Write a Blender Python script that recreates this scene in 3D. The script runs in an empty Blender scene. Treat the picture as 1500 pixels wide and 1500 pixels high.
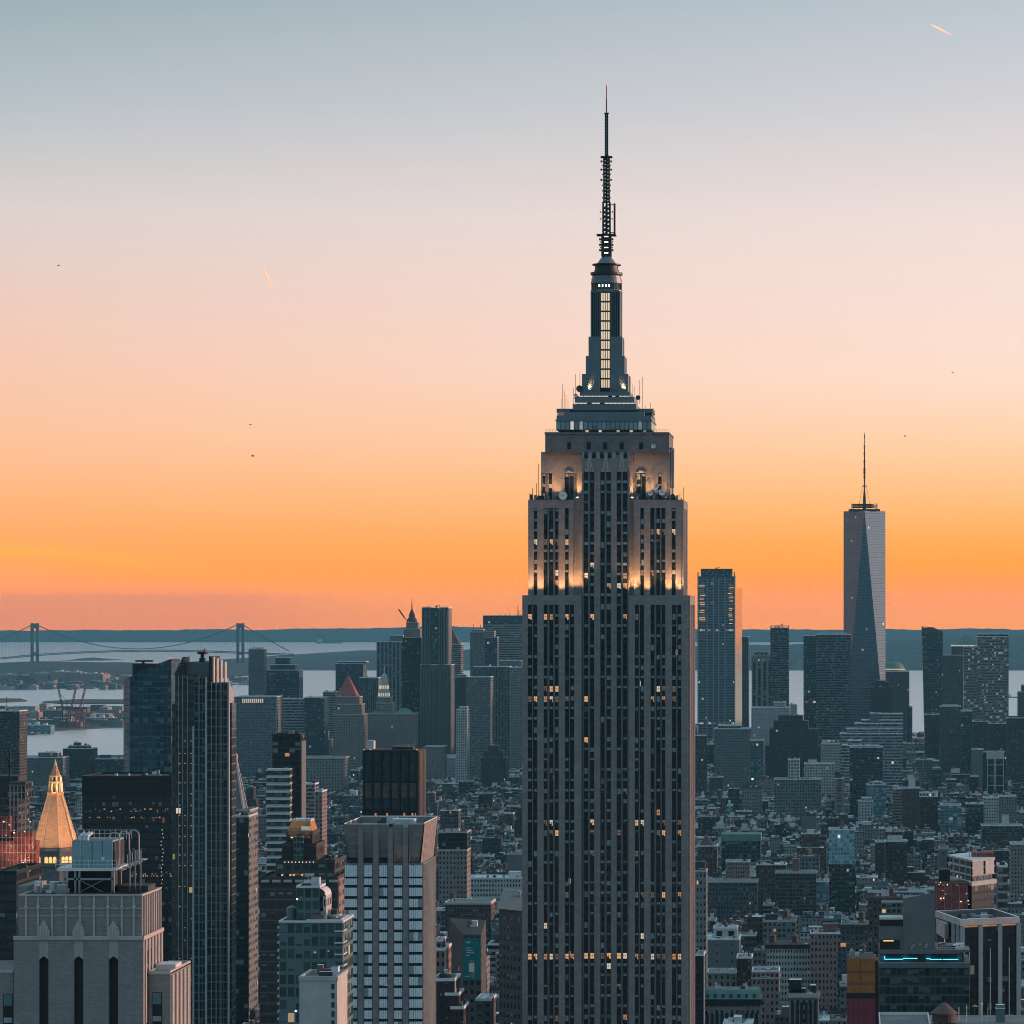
import bpy, math, random
from mathutils import Vector
import numpy as np

# ------------------------------------------------------------------ camera, sky, sun, exposure
S = bpy.context.scene
EYE, FOC, PCX, PCY = 253.0, 5200.0, 1250.0, 903.0     # eye height (m), focal length and principal point of the 1500 px frame

def X(px, Y): return (px - PCX) * Y / FOC
def Z(py, Y): return EYE - (py - PCY) * Y / FOC
def GY(py): return EYE * FOC / (py - PCY)              # distance at which the ground is seen at this height

cam = bpy.data.cameras.new('camera'); cam_ob = bpy.data.objects.new('camera', cam)
S.collection.objects.link(cam_ob); S.camera = cam_ob
cam_ob.location = (0, 0, EYE); cam_ob.rotation_euler = (math.radians(90), 0, 0)
cam.sensor_width = 36; cam.lens = 36 * FOC / 1500
cam.shift_x = (750 - PCX) / 1500; cam.shift_y = (PCY - 750) / 1500
cam.clip_start = 5; cam.clip_end = 150000

S.view_settings.view_transform = 'Standard'; S.view_settings.look = 'None'
S.view_settings.exposure = 0.0; S.view_settings.gamma = 1.0
S.cycles.use_denoising = True; S.cycles.filter_width = 1.0
S.cycles.max_bounces = 6; S.cycles.diffuse_bounces = 2; S.cycles.glossy_bounces = 3
S.cycles.volume_bounces = 0; S.cycles.sample_clamp_indirect = 3; S.cycles.sample_clamp_direct = 60

def lin(r, g, b):
    f = lambda c: (c / 255 / 12.92) if c / 255 <= .04045 else ((c / 255 + .055) / 1.055) ** 2.4
    return (f(r), f(g), f(b), 1)

SUN_AZ, SUN_EL = math.radians(72), math.radians(2.0)   # west, to the right of the view, on the horizon
W = bpy.data.worlds.new('World'); S.world = W; W.use_nodes = True
nt = W.node_tree; nt.nodes.clear()

class NB:                                              # small node-building helper
    def __init__(s, tree): s.t = tree
    def n(s, typ, **kw):
        nd = s.t.nodes.new(typ)
        for k, v in kw.items(): setattr(nd, k, v)
        return nd
    def put(s, sock, v):
        if hasattr(v, 'is_linked'): s.t.links.new(v, sock)
        else: sock.default_value = v
    def m(s, op, a, b=None, c=None):
        nd = s.n('ShaderNodeMath', operation=op)
        for i, v in enumerate((a, b, c)):
            if v is not None: s.put(nd.inputs[i], v)
        return nd.outputs[0]
    def mix(s, f, a, b):
        nd = s.n('ShaderNodeMix', data_type='RGBA')
        s.put(nd.inputs[0], f); s.put(nd.inputs[6], a); s.put(nd.inputs[7], b)
        return nd.outputs[2]
    def ramp(s, f, stops, interp='LINEAR'):
        nd = s.n('ShaderNodeValToRGB'); cr = nd.color_ramp; cr.interpolation = interp
        while len(cr.elements) < len(stops): cr.elements.new(.5)
        for e, (p, c) in zip(cr.elements, stops): e.position = p; e.color = c
        s.put(nd.inputs[0], f); return nd.outputs[0]

b = NB(nt)
tc = b.n('ShaderNodeTexCoord'); sp = b.n('ShaderNodeSeparateXYZ'); nt.links.new(tc.outputs['Generated'], sp.inputs[0])
dx, dy, dz = sp.outputs
hyp = b.m('SQRT', b.m('ADD', b.m('MULTIPLY', dx, dx), b.m('MULTIPLY', dy, dy)))
el = b.m('DIVIDE', dz, b.m('MAXIMUM', hyp, .001))      # tangent of the elevation
HAZE_D, HAZE_L = 3.2e-5, (.062, .17, .24)               # density of the air, and the colour it fades to
def through(c, py):
    """sky radiance that shows as colour c after the haze in front of it"""
    T = math.exp(-HAZE_D * min(37200, 203 * FOC / max(903 - py, 1)))
    return tuple(max(0, (v - (1 - T) * l) / T / .94) for v, l in zip(lin(*c), HAZE_L)) + (1,)
PYS = [903, 896, 889, 882, 875, 868, 860, 850, 838, 825, 810, 790, 760, 720, 650, 550, 450, 320, 160, 0, -137]
def stops(lst):
    lst = sorted(lst); xs = [p for p, _ in lst]
    return [((903 - py) / FOC / .2, through(tuple(float(np.interp(py, xs, [c[k] for _, c in lst])) for k in range(3)), py)) for py in PYS]
pos = b.m('MULTIPLY', el, 5.0)
SKY_L = [(903, (236, 152, 118)), (884, (248, 158, 102)), (862, (253, 162, 97)), (835, (255, 166, 95)), (790, (255, 171, 106)),
         (740, (255, 181, 125)), (650, (252, 194, 156)), (550, (246, 199, 175)), (450, (236, 203, 190)), (320, (218, 208, 205)),
         (160, (180, 191, 198)), (0, (153, 171, 180)), (-137, (135, 158, 172))]
SKY_R = [(903, (250, 160, 102)), (880, (252, 158, 84)), (850, (255, 160, 78)), (800, (255, 172, 88)), (740, (255, 190, 125)),
         (650, (255, 209, 169)), (550, (254, 223, 205)), (450, (249, 223, 213)), (320, (240, 222, 217)),
         (160, (212, 210, 214)), (0, (188, 198, 208)), (-137, (160, 178, 192))]
cl_, cr_ = b.ramp(pos, stops(SKY_L)), b.ramp(pos, stops(SKY_R))
az = b.m('DIVIDE', dx, b.m('MAXIMUM', b.m('ABSOLUTE', dy), .05))
faz = b.n('ShaderNodeMapRange'); b.put(faz.inputs[0], az); faz.inputs[1].default_value = -.25; faz.inputs[2].default_value = .05
low = b.mix(faz.outputs[0], cl_, cr_)
BANKC, GOLDC = through((225, 144, 122), 890), through((255, 174, 70), 862)
# a thin mauve cloud bank low on the left, with a golden edge above it
mp = b.n('ShaderNodeMapping'); mp.inputs['Scale'].default_value = (14, 14, 150); nt.links.new(tc.outputs['Generated'], mp.inputs[0])
nz = b.n('ShaderNodeTexNoise'); nz.inputs['Scale'].default_value = 1.0; nz.inputs['Detail'].default_value = 5; nt.links.new(mp.outputs[0], nz.inputs[0])
edge = b.m('ADD', b.m('MULTIPLY', az, -.075), -.0045)   # height of the bank falls to the right
dlt = b.m('SUBTRACT', b.m('ADD', edge, b.m('MULTIPLY', b.m('SUBTRACT', nz.outputs[0], .5), .012)), el)
bank = b.n('ShaderNodeMapRange', interpolation_type='SMOOTHSTEP'); b.put(bank.inputs[0], dlt); bank.inputs[1].default_value = -.001; bank.inputs[2].default_value = .004
lf2 = b.n('ShaderNodeMapRange', interpolation_type='SMOOTHSTEP'); b.put(lf2.inputs[0], az); lf2.inputs[1].default_value = -.12; lf2.inputs[2].default_value = -.19
low = b.mix(b.m('MULTIPLY', b.m('MULTIPLY', bank.outputs[0], lf2.outputs[0]), .75), low, BANKC)
gold = b.n('ShaderNodeMapRange', interpolation_type='SMOOTHSTEP'); b.put(gold.inputs[0], b.m('ABSOLUTE', b.m('ADD', dlt, .0045)))
gold.inputs[1].default_value = .0045; gold.inputs[2].default_value = .0
lft = b.n('ShaderNodeMapRange', interpolation_type='SMOOTHSTEP'); b.put(lft.inputs[0], az); lft.inputs[1].default_value = -.17; lft.inputs[2].default_value = -.23
low = b.mix(b.m('MULTIPLY', b.m('MULTIPLY', gold.outputs[0], lft.outputs[0]), .3), low, GOLDC)
high = b.ramp(b.m('MULTIPLY', b.m('ARCTAN2', dz, hyp), 2 / math.pi),
              [(0, (.45, .52, .57, 1)), (.12, (.45, .52, .57, 1)), (.26, (.36, .46, .54, 1)), (.46, (.28, .41, .50, 1)), (1, (.18, .32, .42, 1))])
fh = b.n('ShaderNodeMapRange', interpolation_type='SMOOTHSTEP'); b.put(fh.inputs[0], el); fh.inputs[1].default_value = .17; fh.inputs[2].default_value = .5
front = b.mix(fh.outputs[0], low, high)
rear = b.ramp(b.m('MULTIPLY', b.m('ARCTAN2', dz, hyp), 2 / math.pi),
              [(0, (.03, .07, .095, 1)), (.15, (.065, .12, .15, 1)), (.25, (.43, .62, .76, 1)), (.45, (.43, .66, .81, 1)), (1, (.19, .39, .52, 1))])
fr = b.n('ShaderNodeMapRange', interpolation_type='SMOOTHSTEP'); b.put(fr.inputs[0], b.m('ADD', b.m('ADD', dy, b.m('MULTIPLY', dx, .30)), b.m('MULTIPLY', b.m('ABSOLUTE', dx), .06))); fr.inputs[1].default_value = -.45; fr.inputs[2].default_value = .5
sky = b.mix(fr.outputs[0], rear, front)
ns = b.n('ShaderNodeTexSky', sky_type='NISHITA', sun_disc=False, sun_elevation=SUN_EL, sun_rotation=SUN_AZ, altitude=250)
nsc = b.n('ShaderNodeVectorMath', operation='SCALE'); nt.links.new(ns.outputs[0], nsc.inputs[0]); nsc.inputs['Scale'].default_value = .1
sky = b.mix(.06, sky, nsc.outputs[0])
bg = b.n('ShaderNodeBackground'); nt.links.new(sky, bg.inputs[0]); bg.inputs[1].default_value = 1.0
wo = b.n('ShaderNodeOutputWorld'); nt.links.new(bg.outputs[0], wo.inputs[0])

sl = bpy.data.lights.new('sun', 'SUN'); sun_ob = bpy.data.objects.new('sun', sl); S.collection.objects.link(sun_ob)
sl.energy = 5.0; sl.angle = math.radians(3); sl.color = (1, .54, .38)
sd = Vector((-math.sin(SUN_AZ) * math.cos(SUN_EL), -math.cos(SUN_AZ) * math.cos(SUN_EL), -math.sin(SUN_EL)))
sun_ob.rotation_euler = sd.to_track_quat('-Z', 'Y').to_euler(); sun_ob.location = (3000, 1000, 900)

# ------------------------------------------------------------------ materials
MATS = {}
def mat(key, col, rough=.8, metal=0.0, var=.25, scale=.15, emit=None, es=0.0, bump=0.0):
    m = bpy.data.materials.new(key); m.use_nodes = True; t = m.node_tree; q = NB(t)
    p = t.nodes['Principled BSDF']; p.inputs['Roughness'].default_value = rough; p.inputs['Metallic'].default_value = metal
    c = (*col[:3], 1)
    if var:
        tx = q.n('ShaderNodeTexCoord'); nn = q.n('ShaderNodeTexNoise'); nn.inputs['Scale'].default_value = scale; nn.inputs['Detail'].default_value = 6
        nn.inputs['Roughness'].default_value = .65
        t.links.new(tx.outputs['Object'], nn.inputs[0])
        d = tuple(x * (1 - var) for x in col[:3]) + (1,); u = tuple(min(1, x * (1 + var)) for x in col[:3]) + (1,)
        q.put(p.inputs['Base Color'], q.ramp(nn.outputs[0], [(.3, d), (.7, u)]))
        if bump:
            bp = q.n('ShaderNodeBump'); bp.inputs['Strength'].default_value = 1; bp.inputs['Distance'].default_value = bump
            t.links.new(nn.outputs[0], bp.inputs['Height']); t.links.new(bp.outputs[0], p.inputs['Normal'])
    else: p.inputs['Base Color'].default_value = c
    if emit: p.inputs['Emission Color'].default_value = (*emit, 1); p.inputs['Emission Strength'].default_value = es
    MATS[key] = m; return m

def facade(key, wall, glass=(.008, .012, .015), ww=.5, wh=.5, lit=.009, spandrel=None, blind=(.16, .18, .19), bl=.3,
           grough=.12, gmetal=0.0, es=1.0, var=.18, gvar=.5, litcol=(1, .62, .32), rowlit=.0, line=None, cool=.6):
    """wall with windows; the UV map counts bays (u) and storeys (v)"""
    m = bpy.data.materials.new(key); m.use_nodes = True; t = m.node_tree; q = NB(t)
    p = t.nodes['Principled BSDF']
    uv = q.n('ShaderNodeUVMap'); s = q.n('ShaderNodeSeparateXYZ'); t.links.new(uv.outputs[0], s.inputs[0])
    u, v = s.outputs[0], s.outputs[1]
    fx, fy = q.m('FRACT', u), q.m('FRACT', v)
    col = q.m('LESS_THAN', q.m('ABSOLUTE', q.m('SUBTRACT', fx, .5)), ww / 2)
    row = q.m('LESS_THAN', q.m('ABSOLUTE', q.m('SUBTRACT', fy, .52)), wh / 2)
    win = q.m('MULTIPLY', col, row)
    cid = q.n('ShaderNodeCombineXYZ'); q.put(cid.inputs[0], q.m('FLOOR', u)); q.put(cid.inputs[1], q.m('FLOOR', v))
    wn = q.n('ShaderNodeTexWhiteNoise', noise_dimensions='2D'); t.links.new(cid.outputs[0], wn.inputs[0])
    rs = q.n('ShaderNodeSeparateColor'); t.links.new(wn.outputs['Color'], rs.inputs[0])
    r1, r2, r3 = rs.outputs
    tx = q.n('ShaderNodeTexCoord'); nn = q.n('ShaderNodeTexNoise'); nn.inputs['Scale'].default_value = .09; nn.inputs['Detail'].default_value = 7
    nn.inputs['Roughness'].default_value = .7; t.links.new(tx.outputs['Object'], nn.inputs[0])
    d = tuple(x * (1 - var) for x in wall) + (1,); uu = tuple(min(1, x * (1 + var)) for x in wall) + (1,)
    base = q.ramp(nn.outputs[0], [(.3, d), (.7, uu)])
    if line: base = q.mix(q.m('LESS_THAN', fy, .09), base, (*line, 1))
    if spandrel: base = q.mix(col, base, (*spandrel, 1))
    # blinds drawn part way down some windows
    up = q.m('GREATER_THAN', fy, q.m('SUBTRACT', .52 + wh / 2, q.m('MULTIPLY', r3, wh)))
    bmask = q.m('MULTIPLY', q.m('LESS_THAN', r2, bl), up)
    g = q.mix(bmask, q.mix(r1, tuple(x * (1 - gvar * .8) for x in glass) + (1,), tuple(min(1, x * (1 + gvar)) for x in glass) + (1,)), (*blind, 1))
    q.put(p.inputs['Base Color'], q.mix(win, base, g))
    gl = q.m('MULTIPLY', win, q.m('SUBTRACT', 1, bmask))
    q.put(p.inputs['Roughness'], q.m('SUBTRACT', .85, q.m('MULTIPLY', gl, .85 - grough)))
    if gmetal: q.put(p.inputs['Metallic'], q.m('MULTIPLY', gl, gmetal))
    wr = q.n('ShaderNodeTexWhiteNoise', noise_dimensions='1D'); t.links.new(q.m('FLOOR', v), wr.inputs['W'])
    on = q.m('MAXIMUM', q.m('GREATER_THAN', r1, 1 - lit), q.m('MULTIPLY', q.m('GREATER_THAN', wr.outputs[0], 1 - rowlit), q.m('GREATER_THAN', r1, .35)))
    e = q.m('MULTIPLY', q.m('MULTIPLY', on, win), q.m('MULTIPLY', q.m('ADD', q.m('MULTIPLY', r3, r3), .12), es))
    q.put(p.inputs['Emission Color'], q.mix(q.m('LESS_THAN', r2, cool), (*litcol, 1), (1, .86, .72, 1)))
    q.put(p.inputs['Emission Strength'], e)
    MATS[key] = m; return m

mat('pale_stone', (.45, .43, .41), .85, var=.15, scale=.2)
mat('brick_tan', (.34, .29, .265), .9, var=.14, scale=.5)
mat('brick_trim', (.42, .38, .35), .85, var=.12, scale=.6)
mat('spandrel', (.013, .018, .022), .45, .3, var=.3, scale=.4)
mat('mullion', (.22, .24, .26), .35, .8, var=.1)
mat('black', (.006, .007, .008), .6, var=0)
mat('black_metal', (.02, .021, .024), .45, .4, var=.2)
mat('dark_steel', (.035, .04, .045), .5, .5, var=.2)
mat('aluminium', (.13, .18, .205), .45, .2, var=.15, scale=.3)
mat('white_metal', (.62, .64, .65), .5, .1, var=.1)
mat('grey_metal', (.3, .32, .33), .45, .5, var=.15)
mat('glass_dark', (.012, .017, .021), .08, var=0)
mat('glass_teal', (.10, .17, .19), .12, .6, var=.2, scale=.1)
mat('sky_painted_pane', (.78, .86, .90), .35, .0, var=.12, scale=.25)  # pale diffuse colour stands in for the sky reflected in the panes
mat('blind', (.26, .33, .36), .8, var=.2, scale=.5)
mat('roof_tar', (.035, .038, .042), .9, var=.45, scale=.12)
mat('roof_grey', (.16, .175, .185), .9, var=.35, scale=.12)
mat('roof_pale', (.68, .73, .75), .85, var=.25, scale=.12)
mat('roof_brown', (.10, .07, .062), .9, var=.35, scale=.15)
mat('roof_copper', (.11, .21, .20), .75, var=.25, scale=.2)
mat('bulk_pale', (.5, .53, .54), .85, var=.2, scale=.3)
mat('bulk_dark', (.045, .047, .05), .85, var=.3, scale=.3)
mat('bulk_brick', (.16, .10, .085), .9, var=.25, scale=.4)
mat('tank_wood', (.075, .055, .045), .85, var=.3, scale=1.5)
mat('tank_cone', (.11, .08, .07), .85, var=.2, scale=1.0)
mat('gold_rib', (.80, .56, .30), .45, .2, var=.08)
mat('copper_roof', (.42, .19, .06), .75, .0, var=.15, scale=.8)
mat('lit_warm', (.4, .25, .12), .5, var=.5, scale=.9, emit=(1, .50, .22), es=.7)
mat('lit_amber', (.4, .22, .1), .5, var=0, emit=(1, .42, .16), es=.4)
mat('lit_pale', (.5, .4, .3), .5, var=0, emit=(1, .78, .56), es=.6)
mat('lit_dim', (.2, .16, .13), .6, var=.4, scale=.6, emit=(1, .58, .36), es=.09)
mat('lit_mast', (.5, .42, .35), .5, var=.3, scale=.9, emit=(1, .74, .48), es=.72)
mat('lit_gold', (.6, .4, .15), .5, var=0, emit=(1, .58, .18), es=1.1)
mat('neon_blue', (.1, .4, .6), .4, var=0, emit=(.10, .72, 1), es=1.7)
mat('lamp_red', (.5, .05, .03), .4, var=0, emit=(1, .15, .08), es=1.5)
mat('lamp_white', (.8, .8, .8), .4, var=0, emit=(1, .88, .75), es=2.2)
mat('dish_white', (.75, .74, .72), .6, var=.05)
mat('dish_dark', (.04, .045, .05), .6, var=.05)
mat('netting_orange', (.33, .13, .03), .9, var=.3, scale=.8)
mat('netting_red', (.24, .06, .05), .9, var=.75, scale=.45)
mat('panel_red', (.20, .026, .045), .8, var=.2, scale=.3)
mat('board_teal', (.0, .17, .17), .7, var=.06)
mat('board_white', (.6, .68, .68), .7, var=0)
mat('skin', (.35, .19, .14), .7, var=.1)
mat('concrete', (.42, .43, .43), .85, var=.15, scale=.3)
mat('concrete_dark', (.13, .145, .155), .85, var=.12, scale=.3)
mat('tile_red', (.30, .085, .06), .8, var=.25, scale=.3)
mat('bridge_steel', (.03, .045, .05), .6, .1, var=.1)
mat('crane_red', (.28, .06, .05), .6, var=.1)
mat('ground', (.04, .043, .045), .95, var=.4, scale=.03)
mat('land', (.05, .062, .05), .95, var=.5, scale=.008)
mat('wood_hills', (.028, .045, .042), .95, var=.85, scale=.004, bump=0)
mat('leaf_dark', (.03, .045, .03), .9, var=.4, scale=.3)
mat('bark', (.05, .04, .035), .9, var=.3)
mat('contrail', (.95, .95, .95), .9, var=0)
t_ = MATS['contrail'].node_tree; q_ = NB(t_); tr_ = q_.n('ShaderNodeBsdfTranslucent'); tr_.inputs[0].default_value = (1, 1, 1, 1); ad_ = q_.n('ShaderNodeMixShader'); t_.links.new(t_.nodes['Principled BSDF'].outputs[0], ad_.inputs[1]); t_.links.new(tr_.outputs[0], ad_.inputs[2]); t_.links.new(ad_.outputs[0], t_.nodes['Material Output'].inputs[0])
mat('bird', (.02, .02, .02), .8, var=0)
mat('ship_hull', (.1, .12, .13), .7, var=.1)
mat('ship_white', (.5, .5, .5), .7, var=.1)

# facades for the city (albedo of wall, then window proportions)
facade('f_stone', (.21, .205, .20), ww=.42, wh=.5)
facade('f_stone_dark', (.072, .077, .082), ww=.45, wh=.5, lit=.008)
facade('f_grey', (.14, .15, .155), ww=.5, wh=.48)
facade('f_white', (.38, .40, .40), ww=.5, wh=.5)
facade('f_cream', (.21, .19, .178), ww=.42, wh=.5)
facade('f_pink', (.22, .165, .15), ww=.45, wh=.5)
facade('f_brick', (.078, .052, .046), ww=.4, wh=.5, lit=.008)
facade('f_brick_dark', (.036, .027, .026), ww=.42, wh=.5, lit=.01)
facade('f_brown', (.045, .034, .034), ww=.3, wh=.4, lit=.006, bl=.1)
facade('f_loft', (.15, .145, .14), ww=.72, wh=.6)
facade('f_loft_dark', (.045, .052, .056), ww=.7, wh=.6, lit=.008)
facade('f_ribbon', (.24, .26, .27), ww=1.01, wh=.5, lit=.01, rowlit=.01)
facade('f_ribbon_dark', (.11, .135, .145), ww=1.01, wh=.55, lit=.004, rowlit=.015, es=.5)
facade('f_lattice', (.135, .15, .155), ww=.5, wh=.45, lit=.003, blind=(.22, .25, .26), bl=.3)
facade('f_vert', (.17, .18, .185), ww=.5, wh=.72, lit=.004, spandrel=(.05, .055, .06))
facade('f_vert_dark', (.10, .125, .135), ww=.55, wh=.75, lit=.003, spandrel=(.025, .03, .033))
facade('f_curtain', (.08, .115, .13), (.025, .04, .047), ww=.9, wh=.82, lit=.006, bl=.15, gmetal=.25, rowlit=.008, es=.6)
facade('f_curtain_dark', (.015, .017, .02), (.012, .013, .016), ww=.9, wh=.7, lit=.006, bl=.1, rowlit=.015, es=.35, litcol=(1, .42, .16))
facade('f_teal', (.11, .19, .21), (.10, .20, .23), ww=.85, wh=.75, lit=.02, bl=.3, blind=(.24, .36, .38), gmetal=.45)
facade('f_blue', (.05, .10, .12), (.04, .095, .115), ww=.93, wh=.88, lit=.012, bl=.2, blind=(.08, .13, .15), gmetal=.55)
facade('f_blue_pale', (.24, .42, .47), (.22, .40, .46), ww=.88, wh=.8, lit=.01, bl=.2, blind=(.3, .46, .5), gmetal=.3)
facade('f_wtc', (.15, .18, .21), (.22, .29, .36), ww=1.01, wh=.8, gvar=.06, lit=.004, bl=.0, blind=(.2, .24, .26), gmetal=.9, grough=.12, rowlit=.02, litcol=(1, .6, .5))
facade('f_lit', (.20, .195, .19), (.05, .055, .06), ww=.9, wh=.5, lit=.20, bl=.2, es=.3, litcol=(1, .66, .5))
facade('f_glass_lit', (.15, .21, .235), (.03, .05, .06), ww=.86, wh=.56, lit=.008, bl=.3, blind=(.09, .14, .16), gmetal=.3, rowlit=.012, es=.7)
facade('f_slab', (.36, .39, .40), (.045, .055, .06), ww=1.01, wh=.70, lit=.005, bl=.5, blind=(.16, .18, .19))
facade('f_balcony', (.30, .22, .20), (.035, .035, .04), ww=1.01, wh=.6, lit=.008, bl=.3)
facade('f_blank', (.13, .14, .15), ww=.12, wh=.2, lit=0)
facade('f_hotel_side', (.22, .225, .24), (.07, .09, .10), ww=.66, wh=.78, lit=.004, bl=.4, blind=(.2, .22, .24), gmetal=.3, line=(.5, .5, .5))
facade('f_green', (.09, .15, .155), (.03, .055, .06), ww=.8, wh=.72, lit=.02, bl=.35, blind=(.10, .17, .18), gmetal=.4)
facade('f_apt', (.048, .044, .046), (.008, .011, .013), ww=.55, wh=.5, lit=.008, line=(.13, .12, .12))
facade('f_house', (.34, .24, .21), ww=.3, wh=.4, lit=.04)

def stonemat(key, col, w, h, streak=.22):
    """ashlar blocks with pale joints, block-to-block variation and rain streaks"""
    m = bpy.data.materials.new(key); m.use_nodes = True; t = m.node_tree; q = NB(t); p = t.nodes['Principled BSDF']; p.inputs['Roughness'].default_value = .88
    tx = q.n('ShaderNodeTexCoord'); s_ = q.n('ShaderNodeSeparateXYZ'); t.links.new(tx.outputs['Object'], s_.inputs[0]); cb_ = q.n('ShaderNodeCombineXYZ')
    q.put(cb_.inputs[0], q.m('ADD', s_.outputs[0], s_.outputs[1])); q.put(cb_.inputs[1], s_.outputs[2])
    bt_ = q.n('ShaderNodeTexBrick'); t.links.new(cb_.outputs[0], bt_.inputs[0]); bt_.inputs['Color1'].default_value = tuple(x * .82 for x in col) + (1,); bt_.inputs['Color2'].default_value = tuple(x * 1.15 for x in col) + (1,); bt_.inputs['Mortar'].default_value = tuple(x * .7 for x in col) + (1,)
    bt_.inputs['Scale'].default_value = 1; bt_.inputs['Brick Width'].default_value = w; bt_.inputs['Row Height'].default_value = h; bt_.inputs['Mortar Size'].default_value = .035
    mp_ = q.n('ShaderNodeMapping'); mp_.inputs['Scale'].default_value = (1.1, 1.1, .035); t.links.new(tx.outputs['Object'], mp_.inputs[0])
    n1 = q.n('ShaderNodeTexNoise'); n1.inputs['Scale'].default_value = 1; n1.inputs['Detail'].default_value = 6; t.links.new(mp_.outputs[0], n1.inputs[0])
    n2 = q.n('ShaderNodeTexNoise'); n2.inputs['Scale'].default_value = .06; n2.inputs['Detail'].default_value = 5; t.links.new(tx.outputs['Object'], n2.inputs[0])
    f = q.m('MULTIPLY', q.m('ADD', n1.outputs[0], n2.outputs[0]), streak * 1.6)
    q.put(p.inputs['Base Color'], q.mix(f, bt_.outputs[0], tuple(x * c for x, c in zip(col, (.42, .40, .42))) + (1,))); MATS[key] = m
stonemat('limestone', (.315, .298, .295), 2.2, 1.22, .26)
stonemat('gold', (.68, .37, .19), 1.7, .9, .10)
mat('teal_metal', (.20, .33, .37), .5, .1, var=.12, scale=.5)
stonemat('limestone_dark', (.20, .195, .205), 2.2, 1.1)
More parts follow.
